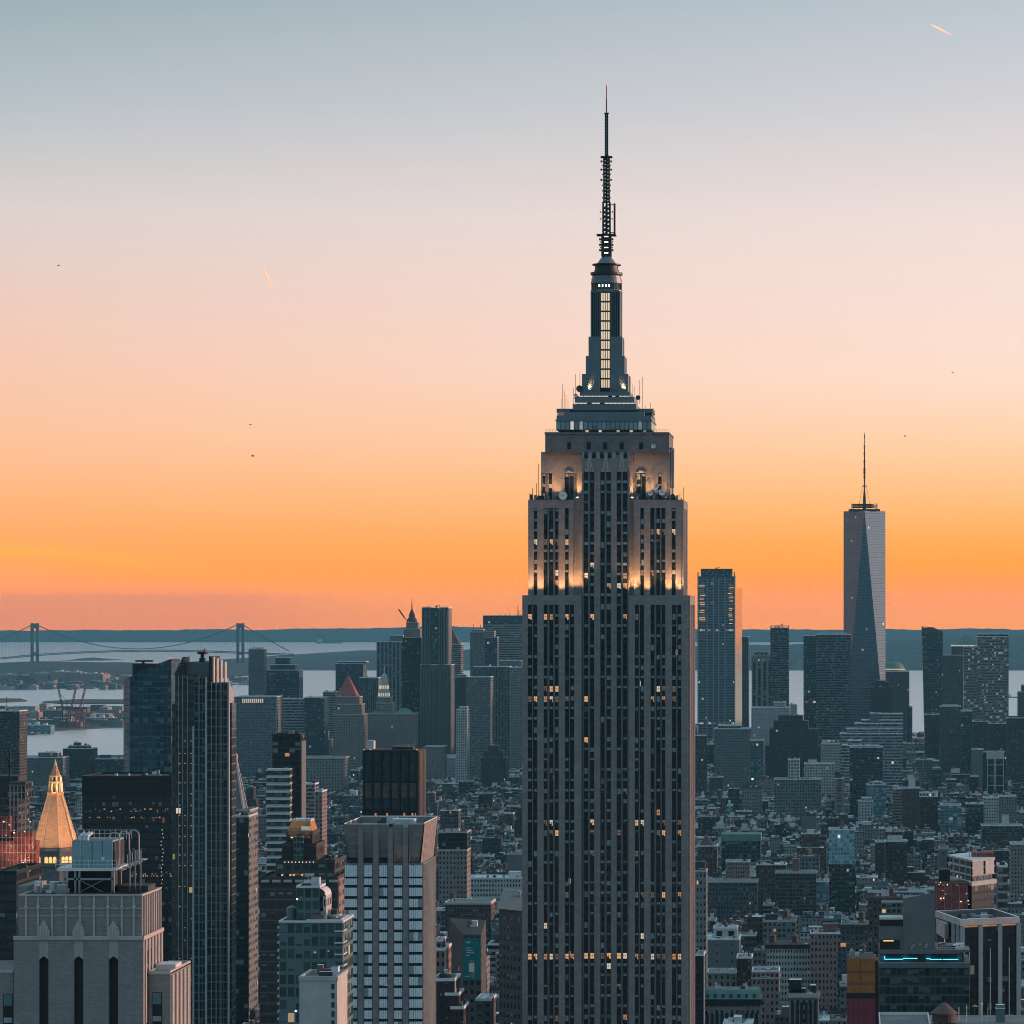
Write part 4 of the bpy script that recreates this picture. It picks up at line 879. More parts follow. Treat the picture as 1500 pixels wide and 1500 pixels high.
bld(T, 'grey slab tower with vertical piers left of the lantern topped dark tower', 551.5, 592, 940, 6400, 45, 'f_vert', pyb=990, bay=(7, 4), tiers=[(571, 590, 931, 8, 36, 'f_blank')], phrase='the pier striped slab')
wt = bld(T, 'dark tower crowned by a tiered lantern and needle, beside a thin crane', 590, 617, 934, 5300, 34, 'f_curtain_dark', pyb=1065, bay=(3, 3.6), tiers=[(591.5, 615.5, 922, 2, 30, 'f_cream'), (595, 612, 912, 5, 26, 'f_cream')], rim='pale_stone', phrase='the lantern topped tower')
Yw = 5315; kx = Yw / FOC; q = MB(); cx = X(603.4, Yw); q.lathe(cx, Yw, [(8 * kx, Z(912.4, Yw)), (7 * kx, Z(907, Yw)), (5 * kx, Z(905, Yw)), (4.6 * kx, Z(901, Yw)), (2.6 * kx, Z(896, Yw)), (.9 * kx, Z(892, Yw)), (.15 * kx, Z(874, Yw))], 8, 'f_brown'); part(wt, 'lantern_roof', q)
q = MB(); q.lathe(cx, Yw, [(5.2 * kx, Z(910.6, Yw)), (5.2 * kx, Z(908.6, Yw))], 8, 'lit_pale'); part(wt, 'lantern_lamp', q)
cr = thing('tower_crane', 'thin dark crane jib leaning left above the lantern topped tower', 'crane', (X(597, 5320), 5320, Z(914, 5320))); q = MB(); q.beam((X(597, 5320), 5320, Z(914, 5320)), (X(597, 5320), 5320, Z(909, 5320)), .9, 'black_metal'); part(cr, 'mast', q)
q = MB(); q.beam((X(597.5, 5320), 5320, Z(911, 5320)), (X(593, 5320), 5320, Z(905.5, 5320)), .5, 'black_metal'); q.beam((X(593, 5320), 5320, Z(905.5, 5320)), (X(584, 5320), 5320, Z(892.5, 5320)), 1.3, 'black_metal'); part(cr, 'jib', q)
sp8 = bld(T, 'tall rippled steel apartment tower, tallest left of the central skyscraper', 617.8, 657, 891, 5200, 42, 'f_lattice', pyb=1060, bay=(3.2, 3.3), tiers=[(619, 631.5, 890, -2, 40), (646, 656.6, 890.4, -2.5, 40), (615.5, 661, 974, -3, 44, 'f_lattice', 0)], phrase='the rippled steel tower')
q = MB(); rr = random.Random(41)
for i in range(11):
    px = 618.4 + i * 3.45
    if not 630 < px < 641: q.box(X(px, 5197), X(px + rr.uniform(1.5, 2.3), 5197), 5197 - rr.uniform(0, 3), 5199.9, 0, Z(892 + rr.uniform(0, 3), 5197), 'f_lattice', 'roof_grey')
for i in range(13): px = 616 + i * 3.5; q.box(X(px, 5194), X(px + 1.9, 5194), 5194 - rr.uniform(0, 3), 5197, 0, Z(975 + rr.uniform(0, 6), 5194), 'f_lattice', 'roof_grey')
part(sp8, 'fold', q)
q = MB()
for i, (a, c) in enumerate(((631.8, 637), (637, 640.6))): q.box(X(a, 5199), X(c, 5199), 5197.5, 5200.2, 0, Z(890.6, 5199), 'f_curtain'); 
part(sp8, 'dark_fold', q)
q = MB(); q.beam((X(639, 5215), 5215, Z(891, 5215)), (X(639, 5215), 5215, Z(888, 5215)), 1.2, 'black_metal'); q.beam((X(637.5, 5215), 5215, Z(888, 5215)), (X(644.5, 5215), 5215, Z(887.2, 5215)), .8, 'black_metal'); part(sp8, 'roof_hoist', q)
bld(T, 'dark tower with sloping pinkish pyramid roof, right of the rippled steel tower', 656, 675, 944, 6200, 40, 'f_balcony', pyb=990, extras=[('pyr', 648, 675.4, 944, 921, 'roof_brown')], phrase='the sloping roofed tower')
bld(T, 'brown stepped brick tower below the sloping roofed tower', 665, 684, 992, 5600, 36, 'f_brown', pyb=1060, tiers=[(668, 681, 989, 4, 30)])
bld(T, 'grey limestone tower with ragged pinnacles left of the wide grid tower', 688.6, 711, 926, 6300, 36, 'f_lattice', pyb=985, tiers=[(691, 708, 922.5, 4, 30)], extras=[('ant', 694, 914), ('ant', 704, 915)], phrase='the pinnacled tower')
bld(T, 'teal banked tower with pale crown beside the pinnacled tower', 710.5, 728, 934, 6000, 36, 'f_curtain', pyb=978, tiers=[(709, 724, 925, 3, 30, 'f_cream')], rim='pale_stone')
bld(T, 'wide pale grid tower with antenna just left of the central skyscraper', 707.5, 768, 902, 6350, 50, 'f_ribbon', pyb=965, bay=(9, 4.2), extras=[('ant', 758.5, 887), ('ant', 760, 893), ('ant', 746, 898.6), ('band', 902, 913, 'f_curtain')], phrase='the wide grid tower')
bld('office block', 'pale stone courthouse block with columns, between the grid tower and black tower', 732, 764, 968, 5700, 40, 'f_cream', pyb=1000)
bld(T, 'black slab tower with close vertical ribs beside the lattice faced block', 693, 746, 977, 5150, 45, 'f_vert_dark', pyb=1090, bay=(2.2, 4), phrase='the black ribbed slab', tiers=[(745.5, 768, 978, 0, 45, 'f_stone', 0)])
bld(T, 'pale lattice faced office block with a tight dot pattern of windows', 683, 718.5, 992, 5000, 40, 'f_lattice', pyb=1095, bay=(3.6, 3.8), phrase='the lattice block')
bld('office block', 'white stepped apartment block between the rippled tower and the lattice block', 668, 684, 1040, 4800, 36, 'f_white', pyb=1085, tiers=[(673, 684, 1036, 6, 30)])
# courthouse with the red pyramid, municipal building
bld('courthouse', 'stone courthouse tower with a red tiled pyramid roof', 488, 532, 1047, 5000, 44, 'f_cream', pyb=1120, bay=(3.4, 4), tiers=[(491, 529.5, 1032, 3, 40), (493.5, 526.5, 1021, 5, 38)], extras=[('pyr', 494.5, 525.5, 1021, 989, 'tile_red')], phrase='the red pyramid courthouse', rim='pale_stone')
mu = bld('municipal building', 'stone municipal building with green corner roofs and a tiered statue topped tower', 538, 607, 1046, 5100, 50, 'f_stone', pyb=1100, bay=(3.4, 4), tiers=[(551, 574, 1030, 8, 42), (553, 572, 1022, 10, 40)], phrase='the statue topped municipal building', rim='pale_stone')
Ym = 5125; kx = Ym / FOC; cx = X(563, Ym); q = MB(); q.lathe(cx, Ym, [(10 * kx, Z(1034, Ym)), (10 * kx, Z(1024, Ym)), (8 * kx, Z(1023.6, Ym)), (8 * kx, Z(1012, Ym)), (6.6 * kx, Z(1011.6, Ym)), (6.2 * kx, Z(1001, Ym)), (5.2 * kx, Z(1000.6, Ym)), (4.6 * kx, Z(992, Ym)), (3 * kx, Z(988, Ym)), (1.2 * kx, Z(986, Ym))], 14, 'pale_stone'); part(mu, 'wedding_cake_tower', q)
q = MB(); q.lathe(cx, Ym, [(1.0 * kx, Z(986, Ym)), (.7 * kx, Z(980, Ym)), (.9 * kx, Z(978, Ym)), (.1, Z(974, Ym))], 8, 'gold'); part(mu, 'statue', q)
q = MB()
for i in range(7):
    for r_, p0, p1 in ((8.15, 1020, 1015), (6.7, 1009, 1004)):
        a = -math.pi / 2 + (i - 3) * .42; q.box(cx + r_ * kx * math.cos(a) - .7, cx + r_ * kx * math.cos(a) + .7, Ym + r_ * kx * math.sin(a) - .2, Ym + r_ * kx * math.sin(a) + .2, Z(p0, Ym), Z(p1, Ym), 'lit_pale')
part(mu, 'lit_arch', q)
for a, c in ((577, 604), (540, 566)):
    q = MB(); P = [(X(a, 5104), 5104), (X(c, 5104), 5104), (X(c, 5104), 5130), (X(a, 5104), 5130)]; mx = (P[0][0] + P[1][0]) / 2
    q.taper(P, Z(1046, 5104), [(mx + (x - mx) * .35, 5117 + (y - 5117) * .35) for x, y in P], Z(1038 if a > 560 else 1041, 5104), 'roof_copper'); part(mu, 'copper_roof', q)
# ---- middle distance, left
bld(T, 'old stone tower with stepped cupola left below the red pyramid courthouse', 457, 483, 1084, 5340, 34, 'f_cream', pyb=1125, tiers=[(461, 479, 1072, 5, 28), (466, 474, 1062, 9, 22)], rim='pale_stone', phrase='the stone cupola tower')
bld('office block', 'broad stone block with arched top floor below the stone cupola tower', 440, 503, 1110, 4700, 50, 'f_stone', pyb=1160, bay=(4, 4), extras=[('cornice', 1109, 1111.5, 1.2, 'pale_stone')], phrase='the broad arcaded block')
bld('loft building', 'small white barrel roofed building with six square windows', 353, 370, 1108, 5300, 30, 'f_white', roof='roof_pale', pyb=1125, bay=(3.4, 3.6))
bld('loft building', 'brown domed stone building right of the dark bronze tower', 705, 741, 1110, 4800, 40, 'f_brown', pyb=1150, tiers=[(709, 737, 1100, 5, 34), (715, 731, 1092, 9, 28)], rim=None, phrase='the brown domed building')
bld('office block', 'long pale top floored block just right of the dark bronze tower', 652, 703, 1107, 5110, 40, 'f_white', pyb=1135, bay=(3, 4), extras=[('band', 1107, 1110, 'roof_pale')], phrase='the long pale block')
bld('office block', 'tan block with a flat face between the bronze tower and the long pale block', 622, 650, 1094, 5000, 40, 'f_cream', pyb=1140)
bld(T, 'dark apartment tower at the left edge in front of the harbour', -6, 28.5, 1042, 3600, 34, 'f_apt', pyb=1128, bay=(3, 3), phrase='the dark left edge tower', extras=[('ant', 10, 1020)])
bld('apartment block', 'wide teal grey apartment block behind the golden pyramid tip', 28, 92, 1110, 4800, 40, 'f_grey', pyb=1150, tiers=[(56, 84, 1103, 6, 30)], phrase='the wide teal block')
bld('apartment block', 'dark brick block with stepped roof and tanks, right of the golden pyramid tip', 92, 134, 1097, 5000, 40, 'f_brick_dark', pyb=1140, tiers=[(100, 128, 1093, 6, 30), (108, 116, 1088, 9, 22)], extras=[('tank', 122)], phrase='the tank topped dark block')
bld('apartment block', 'dark block with blue lit top floor between the tank topped block and blue glass tower', 140, 180, 1112, 5000, 40, 'f_loft_dark', pyb=1140, extras=[('bulk', 146, 160, 1106, 'glass_teal')])
# blue glass tower with slanting top
Yb = 2200.0; bt = thing('glass_tower', 'blue glass tower with a slanting crystalline top behind the black office slab', T, (X(214, Yb), Yb, 0)); reg(177.5, 252, Yb, 34, 1139, 'the blue glass tower', 965)
q = MB(); xa, xm, xn, xd = X(177.5, Yb), X(190, Yb), X(229, Yb), X(250, Yb)
def slab(q, a, c, y, za, zc, mk, bay=(2.6, 3.8)):
    o = RB.randrange(900); nb = round(math.dist(a, c) / bay[0]); q.face([(*a, 0), (*c, 0), (*c, zc), (*a, za)], mk, [(o, 0), (o + nb, 0), (o + nb, zc / bay[1]), (o, za / bay[1])])
A, B_, C_, D_, E_, F_ = (xa, Yb + 7), (xm, Yb), (xn, Yb), (xd, Yb + 2.5), (xd, Yb + 30), (xa, Yb + 34)
zs = [Z(p, Yb) for p in (995, 991, 973, 965, 966, 992)]; ring = [A, B_, C_, D_, E_, F_]
for i in range(6): slab(q, ring[i], ring[(i + 1) % 6], 0, zs[i], zs[(i + 1) % 6], 'f_blue')
part(bt, 'wall', q); q = MB(); q.face([(*p, z - .6) for p, z in zip(ring, zs)], 'roof_tar'); part(bt, 'roof', q)
q = MB(); yy = Yb + 22; q.box(X(194, yy), X(229, yy), yy, yy + 6, 200, Z(972, yy), 'black_metal'); q.box(X(198, yy), X(224, yy), yy + .5, yy + 1, Z(969.5, yy), Z(967, yy), 'black_metal'); q.beam((X(210, yy), yy, Z(975, yy)), (X(210, yy), yy, Z(967, yy)), 1, 'black_metal'); part(bt, 'roof_plant', q)
q = MB(); q.lathe(X(245, Yb), Yb + 10, [(.05, Z(965.4, Yb)), (.7, Z(964, Yb)), (.05, Z(962.6, Yb))], 8, 'lamp_red'); part(bt, 'beacon', q)
# black office slab
bs = bld('office slab', 'black bronze glass office slab with a few amber lit floors, behind the stone tower', 120.5, 251.5, 1139.5, 1690, 45, 'f_curtain_dark', roof='roof_tar', pyb=1420, bay=(1.6, 3.7), rim='black_metal', phrase='the black office slab', clutter=9)
q = MB(); q.box(X(120.5, 1690) - .1, X(251.5, 1690) + .1, 1689.85, 1690.1, Z(1166, 1690), Z(1141, 1690), 'black'); part(bs, 'louvre_band', q)
q = MB(); rr = random.Random(3)
for py, n in ((1185, 16), (1188, 12), (1197, 22), (1280, 10), (1283, 12)):
    for i in range(n):
        px = rr.uniform(124, 246) if py < 1250 else rr.uniform(190, 250); q.box(X(px, 1690), X(px + rr.uniform(.6, 2), 1690), 1689.9, 1690.1, Z(py + rr.uniform(.5, 1.5), 1690), Z(py - rr.uniform(.1, .8), 1690), rr.choice(['lit_amber', 'lit_dim', 'lit_dim', 'lit_warm'] if py < 1250 else ['lit_amber', 'lit_warm', 'lit_amber']))
for i in range(16): px = 237 + rr.uniform(-2, 2); py = 1215 + i * 5.6; q.box(X(px, 1690), X(px + 1.2, 1690), 1689.9, 1690.1, Z(py + 1.4, 1690), Z(py, 1690), 'lit_pale')
part(bs, 'lit_window', q, True)
# golden pyramid
Yg = 1850.0; kg = Yg / FOC; gp = thing('pyramid_tower', 'floodlit golden octagonal pyramid roof with a gilded lantern spire over a dark stone tower', 'tower', (X(77.5, Yg), Yg, 0)); reg(44, 111, Yg - 12, 34, 1250, 'the golden pyramid', 1115)
gcx, gcy = X(77.5, Yg), Yg + 6
oct_ = lambda r, rot=math.pi / 8: [(gcx + r * kg * math.cos(rot + i * math.pi / 4), gcy + r * kg * math.sin(rot + i * math.pi / 4)) for i in range(8)]
q = MB(); q.prism(oct_(33), 0, Z(1241, Yg), 'limestone_dark', bay=(3, 4)); q.prism(oct_(34.2), Z(1248, Yg), Z(1242, Yg), 'limestone_dark', bot=True); q.prism(oct_(35), Z(1269, Yg), Z(1265, Yg), 'limestone_dark', bot=True); part(gp, 'wall', q)
q = MB(); q.taper(oct_(33.4), Z(1241, Yg), oct_(11), Z(1165.5, Yg), 'gold'); pr_ = part(gp, 'pyramid_roof', q)
q = MB()
for a, c in zip(oct_(33.8), oct_(11.2)): q.beam((*a, Z(1241, Yg)), (*c, Z(1165.5, Yg)), .28, 'gold_rib')
[part(pr_, 'roof_rib', q_) for q_ in items(q)]
q = MB(); q.prism(oct_(12), Z(1165.5, Yg), Z(1161, Yg), 'gold', bot=True); q.prism(oct_(10), Z(1148, Yg), Z(1145.4, Yg), 'gold_rib', bot=True); q.prism(oct_(8.4), Z(1138.6, Yg), Z(1136.6, Yg), 'gold_rib', bot=True)
for P, z0_, z1_ in ((oct_(9), 1161, 1148), (oct_(7.6), 1145.4, 1138.6)):
    for a in P: q.beam((*a, Z(z0_, Yg)), (*a, Z(z1_, Yg)), .5, 'gold_rib', 6)
q.prism(oct_(5), Z(1161, Yg), Z(1138, Yg), 'limestone_dark'); part(gp, 'lantern', q)
q = MB(); q.taper(oct_(7.2), Z(1136.6, Yg), oct_(2), Z(1121, Yg), 'gold'); q.taper(oct_(2), Z(1121, Yg), oct_(.3), Z(1112.5, Yg), 'gold_rib'); part(gp, 'spire', q)
q = MB()
for k in range(8):
    a0 = math.pi / 8 + k * math.pi / 4; P0, P1 = oct_(33.15)[k], oct_(33.15)[(k + 1) % 8]
    for f in (.14, .38, .62):
        u0 = (P0[0] + (P1[0] - P0[0]) * f, P0[1] + (P1[1] - P0[1]) * f); u1 = (P0[0] + (P1[0] - P0[0]) * (f + .2), P0[1] + (P1[1] - P0[1]) * (f + .2))
        q.face([(*u0, Z(1263.5, Yg)), (*u1, Z(1263.5, Yg)), (*u1, Z(1255.6, Yg)), ((u0[0] + u1[0]) / 2, (u0[1] + u1[1]) / 2, Z(1253.8, Yg)), (*u0, Z(1255.6, Yg))], 'lit_gold')
part(gp, 'arched_window', q)
for k in range(8):
    a = k * math.pi / 4 ; r = 85 * kg; x, y = gcx + r * math.cos(a), gcy + r * math.sin(a)
    if math.sin(a) < .5: spot('floodlight', (x, y, Z(1290, Yg)), (gcx + 14 * kg * math.cos(a), gcy + 14 * kg * math.sin(a), Z(1178, Yg)), 76000, (1, .62, .42), ang=40, blend=1.0, parent=gp)
spot('floodlight', (gcx, gcy - 16 * kg, Z(1165, Yg)), (gcx, gcy, Z(1135, Yg)), 5200, (1, .62, .25), ang=70, parent=gp)
# scaffolded tower in red netting at the left edge
sc_ = bld('construction tower', 'unfinished tower wrapped in red netting and scaffolding with work lamps, at the left edge', -8, 27, 1170, 1640, 22, 'f_apt', roof='roof_tar', pyb=1280, rim=None, clutter=0, phrase='the red netted tower', tiers=[(10, 37, 1146, 4, 20, 'f_loft_dark')])
q = MB(); y = 1634.0
for (a, c, p0, p1) in ((-8, 52, 1280, 1232), (20, 46, 1232, 1219), (-8, 14, 1225, 1196)): q.box(X(a, y), X(c, y), y + 1, y + 8, Z(p0, y), Z(p1, y), 'netting_red')
part(sc_, 'safety_netting', q); q = MB()
for i in range(11): px = -8 + i * 5.6; q.beam((X(px, y), y + .4, Z(1284, y)), (X(px, y), y + .4, Z(1150 if 10 < px < 40 else 1200, y)), .22, 'grey_metal')
for i in range(12): py = 1150 + i * 11; q.beam((X(-8 if py > 1200 else 12, y), y + .4, Z(py, y)), (X(52 if py > 1230 else 39, y), y + .4, Z(py, y)), .2, 'grey_metal')
part(sc_, 'scaffolding', q); q = MB(); rr = random.Random(9)
for i in range(26): px, py = rr.uniform(-2, 46), rr.uniform(1180, 1278); w = rr.uniform(.5, 1.3); q.box(X(px, y), X(px + w, y), y, y + .5, Z(py + w, y), Z(py, y), rr.choice(['lamp_white', 'lit_warm', 'lit_amber', 'lit_warm']))
part(sc_, 'work_lamp', q)
for px, py in ((8, 1245), (30, 1262), (40, 1240)):
    l = bpy.data.lights.new('work_light', 'POINT'); l.energy = 1500; l.color = (1, .45, .28); l.shadow_soft_size = .4; o = bpy.data.objects.new('work_light', l); S.collection.objects.link(o); o.parent = sc_; o.location = Vector((X(px, 1630), 1628.5, Z(py, 1630))) - WL[sc_.name]
tcr = thing('tower_crane', 'dark tower crane on the red netted tower at the left edge', 'crane', (X(12, 1650), 1650, Z(1146, 1650))); q = MB()
q.beam((X(14, 1650), 1650, Z(1146, 1650)), (X(14, 1650), 1650, Z(1098, 1650)), .5, 'black_metal'); part(tcr, 'mast', q); q = MB(); q.beam((X(14, 1650), 1650, Z(1120, 1650)), (X(2, 1650), 1650, Z(1082, 1650)), .35, 'black_metal'); q.beam((X(14, 1650), 1650, Z(1120, 1650)), (X(20, 1650), 1650, Z(1128, 1650)), .5, 'black_metal'); part(tcr, 'jib', q)
q = MB(); q.box(X(-8, 1655), X(27, 1655), 1655, 1672, Z(1170, 1655), Z(1137, 1655), 'bulk_dark', 'roof_tar'); part(sc_, 'core', q)
bld('office block', 'black block below the red netted tower at the left edge', -8, 24, 1279, 1300, 40, 'f_curtain_dark', roof='roof_tar', pyb=1430, rim='black_metal', clutter=2)
# metal clad tall glass tower with the sloping notched crown
Yh = 1580.0; gl = thing('glass_tower', 'tall dark glass tower with silver vertical pinstripes and a notched sloping crown', T, (X(298, Yh), Yh, 0)); reg(252, 345, Yh, 14, 1500, 'the pinstriped glass tower', 962)
q = MB(); fq = lambda a, c, p0, y0, y1, mk, bay=(1.9, 3.9): q.box(X(a, Yh), X(c, Yh), Yh + y0, Yh + y1, 0, Z(p0, Yh), mk, 'roof_tar', bay)
facade('f_pin', (.10, .13, .145), (.02, .03, .035), ww=.86, wh=.84, lit=.0, bl=.12, blind=(.08, .10, .105), gmetal=.35)
facade('f_pin_lit', (.06, .06, .058), (.05, .052, .05), ww=.7, wh=.62, lit=.012, bl=.4, blind=(.10, .10, .095), gmetal=.2, litcol=(1, .75, .3), es=.8)
fq(256.5, 285, 988, 0, 13, 'f_pin_lit', (3, 3.9)); fq(285, 303, 992, -.4, 13, 'f_pin'); fq(303.4, 333, 1000, 0, 13, 'f_pin'); fq(251.8, 256.5, 1031, .6, 13, 'f_pin_lit', (3, 3.9)); fq(333, 338, 1030, 3, 14, 'f_pin')
part(gl, 'wall', q)
q = MB()
for px, w, p0 in ((283.6, 2.6, 1064), (302.2, 2.8, 992), (268, .5, 990), (292, .7, 990), (310, .6, 999), (317, .6, 1000), (324, .6, 1001), (262, .4, 990), (275, .4, 990)): q.box(X(px - w / 2, Yh), X(px + w / 2, Yh), Yh - .9, Yh - .05 if px != 292 else Yh - .5, 0, Z(p0, Yh), 'concrete')
for i in range(17): p = 1003 + i * 31; q.box(X(304, Yh), X(333, Yh), Yh - .22, Yh - .03, Z(p + .5, Yh), Z(p, Yh), 'aluminium')
part(gl, 'silver_fin', q)
q = MB()
for i in range(5):
    yy = Yh + .3 + i * 2.7; q.box(X(333, Yh) + .05, X(333, Yh) + .75, yy, yy + 1.5, 0, Z(1001 + i * 3, Yh), 'pale_stone')
part(gl, 'west_fin', q)
q = MB(); y = Yh + 5
q.box(X(273, y), X(309, y), y, y + 10, Z(992, y), Z(970, y), 'concrete_dark', 'roof_tar', (9, 9))
q.taper([(X(257, y), y - 4), (X(273, y), y - 4), (X(273, y), y + 8), (X(257, y), y + 8)], Z(989, y), [(X(271, y), y - 4), (X(273, y), y - 4), (X(273, y), y + 8), (X(271, y), y + 8)], Z(962, y), 'dark_steel')
q.prism([(X(309, y), y - 5), (X(312, y), y - 5), (X(316, y), y + 10), (X(309, y), y + 10)], Z(1000, y), Z(961, y), 'black_metal'); part(gl, 'crown', q)
q = MB()
for i, px in enumerate((313.6, 316.6, 320, 323.6)): q.box(X(px, y), X(px + 1.7, y), y - 4 + i * 4, y + i * 4, Z(1002, y), Z(962 + i * 2.6, y), 'pale_stone')
for i in range(7): q.beam((X(258 + i * 2.2, y), y - 4.4, Z(988 - i * 3.7, y)), (X(261 + i * 2.2, y), y - 4.4, Z(988 - i * 3.7, y)), .2, 'grey_metal')
q.beam((X(257, y), y - 4.4, Z(989, y)), (X(271, y), y - 4.4, Z(962, y)), .3, 'grey_metal'); part(gl, 'crown_fin', q)
q = MB(); q.box(X(290, y), X(297, y), y + 3, y + 7, Z(970, y), Z(964, y), 'black_metal'); q.box(X(288, y), X(300, y), y + 2, y + 8, Z(958.5, y), Z(954.5, y), 'black_metal'); q.beam((X(293.5, y), y + 5, Z(966, y)), (X(293.5, y), y + 5, Z(957, y)), 1, 'black_metal'); q.beam((X(294, y), y + 3, Z(957, y)), (X(299, y), y + 3, Z(950.5, y)), .6, 'grey_metal'); part(gl, 'roof_hoist', q)
q = MB(); rr = random.Random(8)
for i in range(24):
    py = 1086 + i * 15.2 + rr.uniform(-2, 2)
    for px in (263, 270.5, 279.5):
        if rr.random() < (.8 if py < 1270 else .25): q.box(X(px, Yh), X(px + .9, Yh), Yh - .12, Yh + .05, Z(py + 1.0, Yh), Z(py, Yh), 'lit_gold' if rr.random() < .4 else 'lit_pale')
part(gl, 'lit_window', q)
# black tower and stone clock tower pyramid right behind it
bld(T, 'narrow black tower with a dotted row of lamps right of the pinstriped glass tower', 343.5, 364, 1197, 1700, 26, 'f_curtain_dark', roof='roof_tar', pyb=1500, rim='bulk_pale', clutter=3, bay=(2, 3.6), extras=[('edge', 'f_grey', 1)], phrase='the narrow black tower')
ck = bld(T, 'grey stone tower with a steep pyramid roof, half hidden by the pinstriped glass tower', 336, 366, 1188, 2150, 30, 'f_stone', pyb=1200, rim='pale_stone', clutter=0, phrase='the steep pyramid tower')
q = MB(); y = 2165; w = 15.5 * y / FOC; cx = X(351, y) - 3; P = [(cx - w, y - w), (cx + w, y - w), (cx + w, y + w), (cx - w, y + w)]
q.taper(P, Z(1188, y), [(cx + (a - cx) * .12, y + (b_ - y) * .12) for a, b_ in P], Z(1112, y), 'roof_grey'); part(ck, 'pyramid_roof', q); q = MB()
for a, b_ in P: q.beam((a, b_, Z(1188, y)), (cx + (a - cx) * .12, y + (b_ - y) * .12, Z(1112, y)), .8, 'pale_stone')
part(ck, 'roof_rib', q); q = MB(); q.lathe(cx, y, [(2, Z(1112, y)), (2, Z(1106, y)), (.3, Z(1100, y))], 8, 'gold'); part(ck, 'lantern', q)
# one slim stacked tower
om = bld(T, 'slim black tower with white banded glass cube stacked on its left side', 399, 440.5, 1077, 2060, 16, 'f_curtain_dark', roof='roof_tar', pyb=1420, rim='black_metal', clutter=2, bay=(3, 3.6), phrase='the slim stacked tower')
q = MB(); q.box(X(391.5, 2052), X(425.5, 2052), 2050, 2059.9, 0, Z(1126, 2052), 'f_slab', 'roof_pale', (2.4, 4.2)); part(om, 'glass_cube', q); q = MB()
for i in range(25): p = 1126.5 + i * 10.7; q.box(X(391.2, 2052), X(425.8, 2052), 2049.2, 2050.1, Z(p + 2.3, 2052), Z(p, 2052), 'white_metal')
part(om, 'floor_band', q); q = MB(); q.box(X(440.5, 2060), X(440.5, 2060) + .6, 2060, 2076, 0, Z(1086, 2060), 'concrete_dark'); part(om, 'corner_edge', q)
q = MB(); q.box(X(417.5, 2060), X(424, 2060), 2059.85, 2060.1, Z(1108, 2060), Z(1103, 2060), 'lit_amber'); part(om, 'lit_window', q)
bld('apartment tower', 'pinkish balconied apartment tower right of the slim stacked tower', 443, 461, 1149, 2900, 22, 'f_balcony', pyb=1300, bay=(2.5, 3.1), extras=[('edge', 'pale_stone')], phrase='the pinkish balcony tower')
bld('apartment tower', 'brick apartment tower with pale balcony bands catching the sunset, left of the dark bronze tower', 461.5, 472, 1160, 2800, 26, 'f_pink', pyb=1310, bay=(2.5, 3.1), phrase='the sunset banded tower')
# copper roofed brown tower
cb = bld(T, 'dark brown brick tower stepping up to a small lit copper roof', 380, 494, 1288, 1120, 30, 'f_apt', roof='roof_tar', pyb=1500, bay=(2.6, 3.3), rim='bulk_dark', clutter=7, phrase='the copper roofed tower', tiers=[(404, 490, 1264, 3, 27, 'f_loft_dark'), (413, 463, 1240, 4, 22, 'f_brick_dark'), (419.5, 457.5, 1222, 5, 20, 'f_brick_dark')])
q = MB(); y = 1126; P = [(X(420.5, y), y), (X(457.5, y), y), (X(457.5, y), y + 13), (X(420.5, y), y + 13)]; cx = X(439.5, y)
q.taper(P, Z(1222, y), [(cx + (a - cx) * .74, y + 6.5 + (b_ - y - 6.5) * .7) for a, b_ in P], Z(1204, y), 'copper_roof'); part(cb, 'copper_roof', q)
q = MB(); q.box(X(426, y), X(453.5, y), y + 2.3, y + 10, Z(1204, y), Z(1200.5, y), 'bulk_pale', 'roof_pale')
for px in (427, 431, 448, 453): q.beam((X(px, y), y + 2, Z(1201, y)), (X(px, y), y + 2, Z(1197, y)), .12, 'dark_steel')
part(cb, 'roof_cap', q)
for px in (426, 452): spot('floodlight', (X(px, y), y - 4.5, Z(1226, y)), (X(439, y), y + 2, Z(1211, y)), 480, (1, .55, .2), ang=80, parent=cb)
q = MB(); q.box(X(430.6, 1124), X(444.8, 1124), 1123.2, 1124.2, Z(1262, 1124), Z(1224, 1124), 'f_green', bay=(1.2, 2)); part(cb, 'window_bay', q)
q = MB(); 
for i in range(9): px = 417 + i * 5.2; q.box(X(px, 1122), X(px + .8, 1122), 1121.6, 1122.2, Z(1263.2, 1122), Z(1262.4, 1122), 'lamp_white')
for px in (424, 412, 429, 441): q.box(X(px, 1122), X(px + 2.2, 1122), 1121.7, 1122.9, Z(1283, 1122), Z(1280.6, 1122), 'lit_warm')
part(cb, 'terrace_lamp', q)
q = MB(); q.box(X(493.8, 1120), X(493.8, 1120) + .5, 1120.2, 1150, 0, Z(1288, 1120), 'f_pink', bay=(3, 3.2)); part(cb, 'side_wall', q)
q = MB()
for i in range(7): px = 382 + i * 16.6; q.box(X(px, 1119), X(px + 12, 1119), 1119.2, 1119.9, Z(1292.6, 1119), Z(1289, 1119), 'concrete')
part(cb, 'terrace_balustrade', q)
